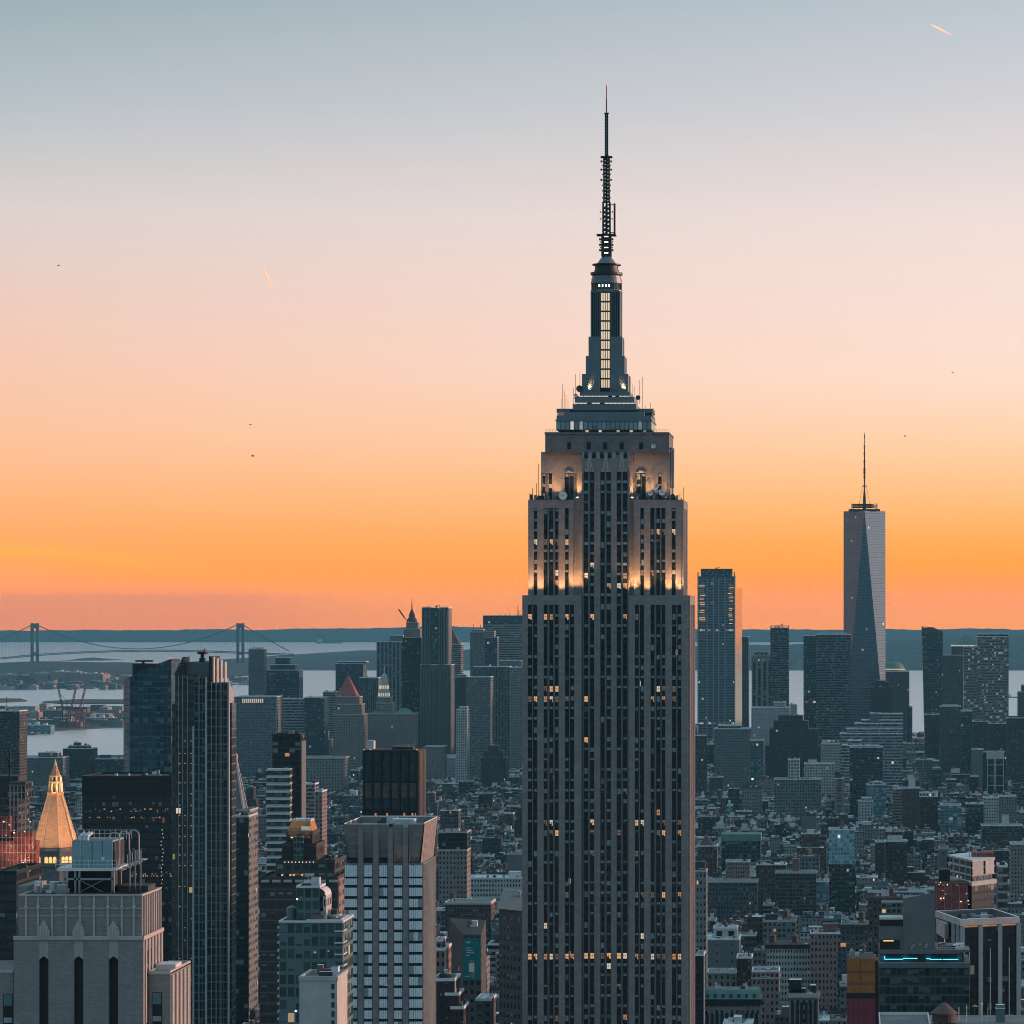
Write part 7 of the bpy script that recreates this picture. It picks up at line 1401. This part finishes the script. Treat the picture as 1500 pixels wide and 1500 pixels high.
# orange netted building
on = bld('construction building', 'unfinished building wrapped in orange netting over red panels at lower right', 1241, 1282, 1404, 1150, 14, 'netting_orange', roof='roof_brown', pyb=1500, rim=None, clutter=8, phrase='the orange netted building', tiers=[(1281, 1287.5, 1407, 2, 14, 'black', 0)])
q = MB(); y = 1150.; q.box(X(1240.6, y), X(1282.4, y), y - .25, y + 13.8, 0, Z(1462.5, y), 'panel_red'); q.box(X(1240.4, y), X(1282.6, y), y - .3, y + 14, Z(1462.5, y), Z(1454.5, y), 'black'); part(on, 'red_panel', q); q = MB()
for p in (1422, 1424, 1439, 1441.5): q.box(X(1241, y), X(1282, y), y - .12, y, Z(p + .8, y), Z(p, y), 'bulk_brick')
for px in (1246, 1253.5, 1262, 1275): q.box(X(px, y), X(px, y) + .12, y - .34, y - .26, 0, Z(1463, y), 'concrete_dark')
q.box(X(1260, y), X(1260, y) + .1, y - .1, y, Z(1454, y), Z(1404, y), 'black'); part(on, 'net_seam', q); q = MB(); q.box(X(1231, y), X(1239, y), y + 15, y + 16, Z(1393, y), Z(1388, y), 'lit_amber'); part(on, 'lit_room', q)
# neon banded building
Yn = 930.0; ne = thing('neon_building', 'grey building with a blank stepped top and a glowing blue neon band above dark glass', 'office building', (X(1354, Yn), Yn, 0)); reg(1287, 1422, Yn, 22, 1500, 'the blue neon building', 1310)
nx = lambda p: X(p, Yn); nz_ = lambda p: Z(p, Yn)
facade('f_neon_base', (.05, .075, .08), (.035, .06, .065), ww=.9, wh=.75, lit=.004, bl=.35, blind=(.06, .10, .105), gmetal=.4)
q = MB(); q.box(nx(1288), nx(1420.5), Yn, Yn + 22, 0, nz_(1417.5), 'f_neon_base', 'roof_grey', (1.5, 2.4)); part(ne, 'wall', q)
q = MB(); q.box(nx(1287), nx(1421.5), Yn - .4, Yn + 22, nz_(1417.5), nz_(1410), 'concrete_dark', 'roof_grey', bot=True); q.box(nx(1287.5), nx(1407), Yn + .2, Yn + 22, nz_(1397.5), nz_(1392.5), 'concrete_dark', 'roof_grey', bot=True); q.box(nx(1371), nx(1421), Yn + .4, Yn + 12, nz_(1395), nz_(1391.6), 'concrete_dark', 'roof_grey', bot=True); part(ne, 'ledge', q)
q = MB(); q.box(nx(1289), nx(1412), Yn + 1.6, Yn + 20, nz_(1410), nz_(1397.5), 'bulk_dark')
for px in (1350, 1380, 1409): q.box(nx(px), nx(px + 1), Yn + .4, Yn + 1.6, nz_(1410), nz_(1397.5), 'bulk_dark')
part(ne, 'recess_wall', q)
q = MB()
for a, c, p in ((1296, 1323, 1405.8), (1323, 1344, 1404.6), (1357, 1363, 1405), (1362, 1404, 1406)): q.box(nx(a), nx(c), Yn + 1.2, Yn + 1.35, nz_(p + .5), nz_(p - .5), 'neon_blue', bot=True)
q.box(nx(1295.5), nx(1296.6), Yn + 1.2, Yn + 1.35, nz_(1406), nz_(1401), 'neon_blue'); part(ne, 'neon_tube', q)
for px in (1293, 1326, 1360, 1406):
    l = bpy.data.lights.new('neon_glow', 'POINT'); l.energy = 26; l.color = (.08, .6, 1); l.shadow_soft_size = .3; o = bpy.data.objects.new('neon_glow', l); S.collection.objects.link(o); o.parent = ne; o.location = Vector((nx(px), Yn + .9, nz_(1403.6))) - WL[ne.name]
q = MB(); q.box(nx(1323), nx(1370), Yn + 1, Yn + 16, nz_(1392.5), nz_(1336.5), 'concrete_dark', 'roof_grey'); q.box(nx(1288.6), nx(1323), Yn + 1.4, Yn + 14, nz_(1392.5), nz_(1347), 'concrete_dark', 'roof_pale')
y0 = Yn + 1.4; q.face([(nx(1323.5), y0, nz_(1336.5)), (nx(1369.6), y0, nz_(1336.5)), (nx(1370), y0 + .3, nz_(1308)), (nx(1323.5), y0 + .3, nz_(1317))], 'concrete_dark'); q.box(nx(1323.6), nx(1369.4), y0 + .4, Yn + 15, nz_(1336.5), nz_(1317.5), 'concrete_dark', 'roof_grey'); part(ne, 'blank_tower', q)
q = MB(); q.box(nx(1288.3), nx(1323), Yn + 1, Yn + 1.5, nz_(1347.4), nz_(1344.4), 'white_metal', bot=True); q.box(nx(1288.3), nx(1322.9), Yn + 1.28, Yn + 1.45, nz_(1357), nz_(1348.5), 'black'); q.box(nx(1288.6), nx(1318), Yn + 1.3, Yn + 1.5, nz_(1391), nz_(1377), 'black'); q.box(nx(1294), nx(1309), Yn + 1.25, Yn + 1.32, nz_(1379.6), nz_(1378), 'lit_gold'); part(ne, 'dark_window', q)
q = MB()
for px, py in ((1335, 1387), (1337.5, 1384), (1355.5, 1386), (1357, 1383), (1347, 1382)): q.box(nx(px), nx(px + 1.6), Yn + .9, Yn + 1.02, nz_(py + 3), nz_(py), 'bulk_pale')
for i in range(20): px = 1371 + i * 2.5; q.beam((nx(px), Yn + .5, nz_(1391.6)), (nx(px), Yn + .5, nz_(1388)), .05, 'white_metal')
q.beam((nx(1371), Yn + .5, nz_(1388)), (nx(1420), Yn + .5, nz_(1388)), .06, 'white_metal'); roofstuff(q, nx(1372), nx(1418), Yn + 1, Yn + 11, nz_(1391.6), 8, random.Random(5), 1.2); part(ne, 'terrace_plant', q)
# white columned building
Yp = 1000.0; zt = Z(1347, Yp); A_, D_, C_ = (X(1370, 1030), 1030), (X(1407, Yp), Yp), (X(1494, 1009), 1009); B_ = (A_[0] + C_[0] - D_[0], A_[1] + C_[1] - D_[1])
wcb = thing('columned_building', 'black glass building with tall white columns and a pale roof rim at right edge', 'office building', (D_[0], Yp, 0)); HERO.append((A_[0], C_[0], Yp, 1040, 1500, 1370, 1496, 'the white columned building', 1333))
ring = [A_, D_, C_, B_]; cxp, cyp = sum(p[0] for p in ring) / 4, sum(p[1] for p in ring) / 4; scp = lambda f: [(cxp + (a - cxp) * f, cyp + (c - cyp) * f) for a, c in ring]
q = MB(); q.prism(scp(.95), 0, zt - 1.9, 'f_curtain_dark', 'roof_tar', (1.4, 3.6)); part(wcb, 'wall', q)
q = MB(); R1, R2 = scp(1.0), scp(.93)
for i in range(4):
    j = (i + 1) % 4; q.face([(*R1[i], zt - 1.8), (*R1[j], zt - 1.8), (*R1[j], zt), (*R1[i], zt)], 'concrete'); q.face([(*R1[i], zt), (*R1[j], zt), (*R2[j], zt), (*R2[i], zt)], 'roof_pale'); q.face([(*R2[j], zt - 1.8), (*R2[i], zt - 1.8), (*R2[i], zt), (*R2[j], zt)], 'concrete_dark'); q.face([(*R1[j], zt - 1.8), (*R1[i], zt - 1.8), (*R2[i], zt - 1.8), (*R2[j], zt - 1.8)], 'concrete')
part(wcb, 'roof_rim', q)
lerp = lambda a, c, f: (a[0] + (c[0] - a[0]) * f, a[1] + (c[1] - a[1]) * f)
for a, c, fs, r in ((D_, C_, (.035, .34, .665, .98), .62), (A_, D_, (.72, .9), .5)):
    for f in fs: q = MB(); p = lerp(a, c, f); q.box(p[0] - r, p[0] + r, p[1] + .1, p[1] + 1.3, 0, zt - 1.8, 'concrete'); part(wcb, 'column', q)
q = MB()
for f in (.15, .5, .82): p = lerp(D_, C_, f); q.box(p[0] - .12, p[0] + .12, p[1] + .3, p[1] + .9, 0, Z(1391, Yp), 'white_metal')
part(wcb, 'mullion_fin', q); q = MB()
for f0, f1 in ((.07, .3), (.38, .62), (.7, .94)):
    for i in range(7):
        a = lerp(D_, C_, f0 + (f1 - f0) * i / 7); c = lerp(D_, C_, f0 + (f1 - f0) * (i + .8) / 7); q.face([(a[0], a[1] + .75, zt - 2.35), (c[0], c[1] + .75, zt - 2.35), (c[0], c[1] + .75, zt - 1.95), (a[0], a[1] + .75, zt - 1.95)], 'lit_amber')
part(wcb, 'soffit_lamp', q); q = MB(); rr = random.Random(14)
for i in range(22): p = lerp(lerp(A_, B_, rr.uniform(.12, .8)), lerp(D_, C_, rr.uniform(.12, .85)), rr.uniform(.15, .85)); w = rr.uniform(.5, 2.4); q.box(p[0], p[0] + w, p[1], p[1] + w, zt - 1.9, zt - 1.9 + rr.uniform(.4, 1.8), rr.choice(['bulk_pale', 'grey_metal', 'bulk_dark']))
part(wcb, 'roof_plant', q)
q = MB(); p = lerp(A_, D_, .3); q.prism([(A_[0] + .3, A_[1]), (D_[0] - 4.2, D_[1] + 12), (D_[0] - 3, D_[1] + 13), (A_[0] + 1.5, A_[1] + .6)], zt - 6.5, zt - 2.2, 'concrete'); part(wcb, 'side_panel', q)
# near roof at the bottom right with a water tank
rf = thing('near_roof_building', 'near flat roofed building at the bottom right edge with white parapet', 'building', (X(1400, 800), 790, 0)); zr = 159.8; reg(1289, 1520, 788, 42, 1500, None, 1487)
q = MB(); q.box(X(1289, 800), X(1570, 800), 788, 830, 0, zr, 'f_stone_dark', 'roof_grey'); part(rf, 'wall', q); q = MB(); q.rim(X(1289, 800) - .1, X(1364, 800), 800, 830.1, zr - .1, zr + .7, .3, 'white_metal'); part(rf, 'roof_parapet', q)
q = MB()
for i in range(12): px = 1292 + i * 6; q.beam((X(px, 800), 806, zr), (X(px, 800), 806, zr + .55), .07, 'black_metal')
q.box(X(1459, 815), X(1472, 815), 815, 817, zr, Z(1472, 815), 'aluminium', 'roof_pale'); q.box(X(1458, 815), X(1472.5, 815), 814.8, 817.2, Z(1478, 815), Z(1476.5, 815), 'white_metal')
for px, t_ in ((1438, 1470), (1404.5, 1475), (1416, 1473), (1447, 1476)): q.beam((X(px, 815), 815, zr), (X(px, 815), 815, Z(t_, 815)), .16 if px == 1438 else .07, 'white_metal', 6)
q.lathe(X(1438, 815), 815, [(.05, Z(1473, 815)), (.35, Z(1471, 815)), (.05, Z(1468.6, 815))], 8, 'white_metal'); part(rf, 'roof_vent', q)
um = thing('parasol', 'orange parasol on the near roof left of a white vent pole', 'parasol', (X(1428, 818), 818, zr)); q = MB(); q.lathe(X(1428, 818), 818, [(.75, Z(1474.5, 818)), (.05, Z(1471.4, 818))], 8, 'copper_roof'); part(um, 'canopy', q); q = MB(); q.beam((X(1428, 818), 818, zr), (X(1428, 818), 818, Z(1472, 818)), .05, 'grey_metal'); part(um, 'pole', q)
wt_ = thing('water_tank', 'wooden rooftop water tank with a brown cone roof at the bottom right', 'water tank', (X(1383, 812), 812, zr)); q = MB(); xx = X(1383, 812); q.lathe(xx, 812, [(2.75, zr + .5), (2.7, Z(1483, 812))], 20, 'tank_wood')
for zz in (zr + .8, zr + 1.4, zr + 2.0): q.lathe(xx, 812, [(2.79, zz), (2.79, zz + .06)], 20, 'dark_steel')
part(wt_, 'barrel', q); q = MB(); q.lathe(xx, 812, [(3.15, Z(1484, 812)), (3.1, Z(1482.6, 812)), (.1, Z(1467.6, 812))], 20, 'tank_cone'); part(wt_, 'cone_roof', q); q = MB()
for i in range(6): a = i * math.pi / 3; q.beam((xx + 2.2 * math.cos(a), 812 + 2.2 * math.sin(a), zr - .05), (xx + 2.2 * math.cos(a), 812 + 2.2 * math.sin(a), zr + .6), .14, 'dark_steel')
part(wt_, 'leg', q)
# ------------------------------------------------------------------ the rest of the city: individual buildings where they show, one mass beyond
RC = random.Random(2024)
LIM = [(-60, 1114), (180, 1114), (345, 1112), (350, 1085), (440, 1078), (540, 1078), (620, 1072), (765, 1060), (1015, 1062), (1100, 1066), (1156, 1040), (1180, 1060), (1334, 1088), (1336, 1088), (1358, 1088), (1362, 1062), (1430, 1060), (1478, 1066), (1560, 1066)]
lx, ly = [a for a, _ in LIM], [b_ for _, b_ in LIM]
COL = [('f_stone', 'grey stone'), ('f_stone_dark', 'dark grey'), ('f_grey', 'grey'), ('f_white', 'white'), ('f_cream', 'cream'), ('f_pink', 'pinkish brick'), ('f_brick', 'brick'), ('f_brick_dark', 'dark brick'), ('f_loft', 'tan'), ('f_loft_dark', 'dark'), ('f_apt', 'brown'), ('f_teal', 'teal'), ('f_ribbon', 'banded grey'), ('f_ribbon_dark', 'dark banded'), ('f_blank', 'blank walled')]
WT = [10, 14, 10, 7, 7, 6, 12, 14, 8, 12, 12, 2, 3, 4, 4]
cand = []
Y = 1560.0; row = 0
while Y < 7150:
    dep = RC.uniform(15, 24); x = X(-260, Y); xe = X(2150, Y)
    while x < xe:
        w = RC.choice([6.5, 7.5, 7.5, 8.5, 10, 12, 15, 18, 24]) * (1.15 if Y > 4500 or Y < 2300 else 1)
        if RC.random() < .03: x += 16; continue
        if Y < 2500: h = RC.gauss(34, 13) if RC.random() > .08 else RC.uniform(50, 80)
        elif Y < 4300: h = RC.gauss(18, 5) if RC.random() > .05 else RC.uniform(30, 62)
        elif Y < 5200: h = RC.gauss(23, 7) if RC.random() > .07 else RC.uniform(40, 75)
        else: h = RC.gauss(40, 17)
        if w < 11: h = min(h, 34)
        h = max(10, h); yo = Y + RC.choice([0, 0, 0, 1.5, 3])
        p0, p1 = PCX + x * FOC / yo, PCX + (x + w) * FOC / yo; ok = True
        lim = max(np.interp(p0, lx, ly), np.interp(p1, lx, ly))
        for (a, c, y0, y1, pb, q0, q1, ph, pt) in HERO:
            if x < c + .8 and x + w > a - .8 and yo < y1 + 1 and yo + dep > y0 - 1: ok = False; break
            if y0 > yo and p1 > q0 - 1 and p0 < q1 + 1: lim = max(lim, pb + RC.uniform(0, 10))
        if ok:
            hm = EYE - (lim - PCY) * yo / FOC
            if h > hm: h = hm - RC.uniform(0, 3)
            if h > 6: cand.append([yo, x, x + w, dep, h, RC.choices(range(len(COL)), WT)[0]])
        x += w + (.4 if RC.random() < .85 else RC.choice([6, 14]))
    Y += dep + (9 if row % 2 else 3); row += 1
# which of them can be seen, front to back
hor = np.full(1500, 1500.0); ev = [(c[0], 0, c) for c in cand] + [(h_[2], 1, h_) for h_ in HERO]; ev.sort(key=lambda e: e[0]); vis = []
for y, k, o in ev:
    if k: a, c, pt = int(max(0, o[5])), int(min(1500, o[6])), o[8]; pt2 = pt
    else:
        a, c = PCX + o[1] * FOC / y, PCX + o[2] * FOC / y; a, c = int(max(0, min(1500, a))), int(max(0, min(1500, c + 1)))
        pt = PCY + (EYE - o[4]) * FOC / y; pt2 = PCY + (EYE - o[4]) * FOC / (y + o[3])
    if c <= a: continue
    seg = hor[a:c]; see = np.clip(seg - pt2, 0, None).sum()
    if k == 0 and see > 3: vis.append((see, o, (a + c) / 2, pt))
    hor[a:c] = np.minimum(seg, pt2)
vis.sort(key=lambda v: -v[0])
NIND = 190
def shape(o, mb, rr):
    """mb(part) gives the builder for a part"""
    y, x0, x1, dep, h, ci = o; fk = COL[ci][0]; w = x1 - x0; feat = []
    rk = rr.choice(['roof_tar', 'roof_grey', 'roof_grey', 'roof_pale', 'roof_pale', 'roof_brown']); bay = (rr.uniform(2.2, 3.2), rr.uniform(3.2, 4)); y1 = y + dep
    q = mb('wall'); q.rnd = rr; tiers = []; hz1 = h
    if h > 45 and rr.random() < .45 and w > 14:
        h0 = h * rr.uniform(.72, .88); q.box(x0, x1, y, y1, 0, h0, fk, rk, bay); i = rr.uniform(2, 4); q.box(x0 + i, x1 - i, y + i, y1 - i, h0, h, fk, rk, bay); top = (x0 + i, x1 - i, y + i, y1 - i); feat.append('stepped')
    else: q.box(x0, x1, y, y1, 0, h, fk, rk, bay); top = (x0, x1, y, y1)
    a, c, ya, yb = top
    r = rr.random(); pk = rr.choice(['roof_pale', 'roof_pale', 'pale_stone', 'roof_grey', 'bulk_brick', 'bulk_dark'])
    q = mb('roof_parapet'); q.rim(a - .12, c + .12, ya - .12, yb + .12, h - .15, h + rr.uniform(.5, 1.2), .45, pk)
    if rr.random() < .3 and w > 10: q = mb('cornice'); q.box(x0 - .6, x1 + .6, y - .6, y, h - 1.5, h - .3, rr.choice(['pale_stone', 'bulk_dark', 'roof_copper']), bot=True); feat.append('corniced')
    tw, td = c - a, yb - ya
    if rr.random() < .75 and tw > 6:
        bw, bd, bh = tw * rr.uniform(.2, .45), td * rr.uniform(.2, .5), rr.uniform(2.6, 6); bx, by = a + rr.uniform(.1, .5) * (tw - bw), ya + rr.uniform(.25, .7) * (td - bd)
        bm = rr.choice(['bulk_pale', 'bulk_pale', 'bulk_dark', 'bulk_brick', fk]); q = mb('roof_bulkhead'); q.box(bx, bx + bw, by, by + bd, h, h + bh, bm, rr.choice(['roof_pale', 'roof_grey'])); feat.append({'bulk_pale': 'white roof box', 'bulk_dark': 'dark roof box', 'bulk_brick': 'brick roof box'}.get(bm, 'roof box'))
    nt_ = rr.choice([0, 0, 0, 1, 1, 2]) if tw > 7 and y < 4600 else 0
    for i in range(nt_):
        ta = (a + tw * rr.uniform(.2, .8), ya + td * rr.uniform(.2, .7), h, rr.uniform(1.6, 2.2), rr.uniform(3, 4), rr.uniform(2, 4))
        if mb('water_tank_at') is None: mb(('tank', ta)); continue
        q = mb('water_tank')
        for t_ in tank(None, *ta): q.v, off = q.v + t_.v, len(q.v); q.f += [tuple(i_ + off for i_ in f) for f in t_.f]; q.uv += t_.uv; q.m += t_.m; q.it += t_.it
    if nt_: feat.append('rooftop tank' if nt_ == 1 else 'two rooftop tanks')
    q = mb('roof_plant'); roofstuff(q, a, c, ya, yb, h, rr.randrange(3, 12), rr)
    return feat
LMK = [(h_[5], h_[6], h_[8], h_[4], h_[7]) for h_ in HERO if h_[7]]
def where(px, py):
    best = None
    for (a, c, t_, b_, ph) in LMK:
        ddx = 0 if a <= px <= c else min(abs(px - a), abs(px - c)); ddy = 0 if t_ <= py <= b_ else min(abs(py - t_), abs(py - b_)); d = math.hypot(ddx, ddy * 1.2)
        if best is None or d < best[0]: best = (d, a, c, t_, b_, ph)
    d, a, c, t_, b_, ph = best
    v = 'below' if py > b_ - 4 else ('above' if py < t_ else ''); hh = 'left of' if px < a + (c - a) * .25 else ('right of' if px > c - (c - a) * .25 else '')
    pos_ = 'just right of' if (hh == 'right of' and not v) else 'just left of' if (hh == 'left of' and not v) else (v + (' and ' + hh if hh else '')) if v else 'in front of'
    return pos_ + ' ' + ph
used = {}; todo = []
for see, o, pc, pt in vis[:NIND]:
    rr = random.Random(int(o[0] * 13 + o[1] * 7)); parts = {}; order_ = []
    tanks = []
    def mb(name, new=False):
        if name == 'water_tank_at': return None
        if isinstance(name, tuple): tanks.append(name[1]); return None
        if new or name not in parts: m_ = MB(); order_.append((name, m_)); parts[name] = m_; return m_
        return parts[name]
    feat = shape(o, mb, rr); y, x0, x1, dep, h, ci = o; w = x1 - x0
    size = 'tall' if h > 55 else ('narrow' if w < 11 else ('wide' if w > 24 else ('low' if h < 20 else '')))
    nm = 'apartment_building' if COL[ci][0] in ('f_apt', 'f_brick', 'f_brick_dark', 'f_pink') else 'loft_building' if COL[ci][0] in ('f_loft', 'f_loft_dark', 'f_stone', 'f_white', 'f_cream') else 'city_building'
    bits = [f for f in feat if 'roof' in f]; adj = [f for f in feat if 'roof' not in f]
    lab = ' '.join([t_ for t_ in [size] + adj[:1] + [COL[ci][1], 'building'] if t_]) + (' with ' + bits[-1] if bits else '')
    todo.append([lab, where(pc, pt + 4), pc, pt, o, nm, (order_, tanks), bits])
seen_ = {}
for t_ in todo: seen_.setdefault((t_[0], t_[1]), []).append(t_)
ORD = ['', 'second ', 'third ', 'fourth ', 'fifth ', 'sixth ', 'seventh ']
for (lab, wh), L in seen_.items():
    L.sort(key=lambda t_: t_[2])
    for i, t_ in enumerate(L):
        t_.append(lab + ', ' + wh if len(L) == 1 else (('leftmost ' if i == 0 else 'rightmost ' if i == len(L) - 1 else ORD[min(i, 6)]) + lab + ', ' + wh))
for lab, wh, pc, pt, o, nm, order_, bits, full_ in todo:
    words = full_.split()
    if len(words) > 16: full_ = full_.replace(' with ' + bits[-1], '') if bits else full_
    b0 = thing(nm, full_, 'building', ((o[1] + o[2]) / 2, o[0], 0), 'buildings of the low city')
    for name, m_ in order_[0]: part(b0, name, m_)
    for ta in order_[1]: tank(b0, *ta)
mass = MB()
inview = set(id(v[1]) for v in vis)
for o in cand:                                            # the city goes on behind the towers and beside the frame
    if id(o) not in inview: mass.box(o[1], o[2], o[0], o[0] + o[3], 0, o[4], COL[o[5]][0], 'roof_grey')
for see, o, pc, pt in vis[NIND:]:
    shape(o, lambda name, new=False: mass, random.Random(int(o[0] * 13 + o[1] * 7)))
so = mass.build('city_blocks'); so['kind'] = 'stuff'
# trees between the houses and along the tip of the island: foliage masses nobody could count
q = MB(); rr = random.Random(99)
spots = [(rr.uniform(X(1336, 7250), X(1362, 7250)), rr.uniform(7150, 7300), 9) for _ in range(26)]
for _ in range(150):
    y = rr.uniform(2350, 4300); px = rr.choice([rr.uniform(1030, 1495), rr.uniform(350, 760)]); x = X(px, y)
    if not any(a < x < c and y0 < y < y1 for (_, a, c, _, _, _) in [] for y0, y1 in []) and not any(h_[0] - 5 < x < h_[1] + 5 and h_[2] - 5 < y < h_[3] + 5 for h_ in HERO): spots.append((x, y, rr.uniform(7, 11)))
for x, y, r in spots:
    for i in range(46):
        t, u, s_ = rr.uniform(0, 6.283), rr.uniform(-.6, 1), rr.uniform(.5, 1.5); rad = r * .5 * math.sqrt(max(0, 1 - u * u)) * rr.uniform(.6, 1.1)
        c = Vector((x + rad * math.cos(t), y + rad * math.sin(t), r * .9 + u * r * .55 + 3)); e = Vector((rr.uniform(-1, 1), rr.uniform(-1, 1), rr.uniform(-1, 1))).normalized(); g = e.orthogonal().normalized() * s_; k_ = e.cross(g)
        q.face([tuple(c + g), tuple(c + k_), tuple(c - g), tuple(c - k_)], 'leaf_dark')
    q.beam((x, y, 0), (x, y, r * .9), .35, 'bark')
to = q.build('street_trees'); to['kind'] = 'stuff'
print('individual', NIND, 'visible', len(vis), 'candidates', len(cand))
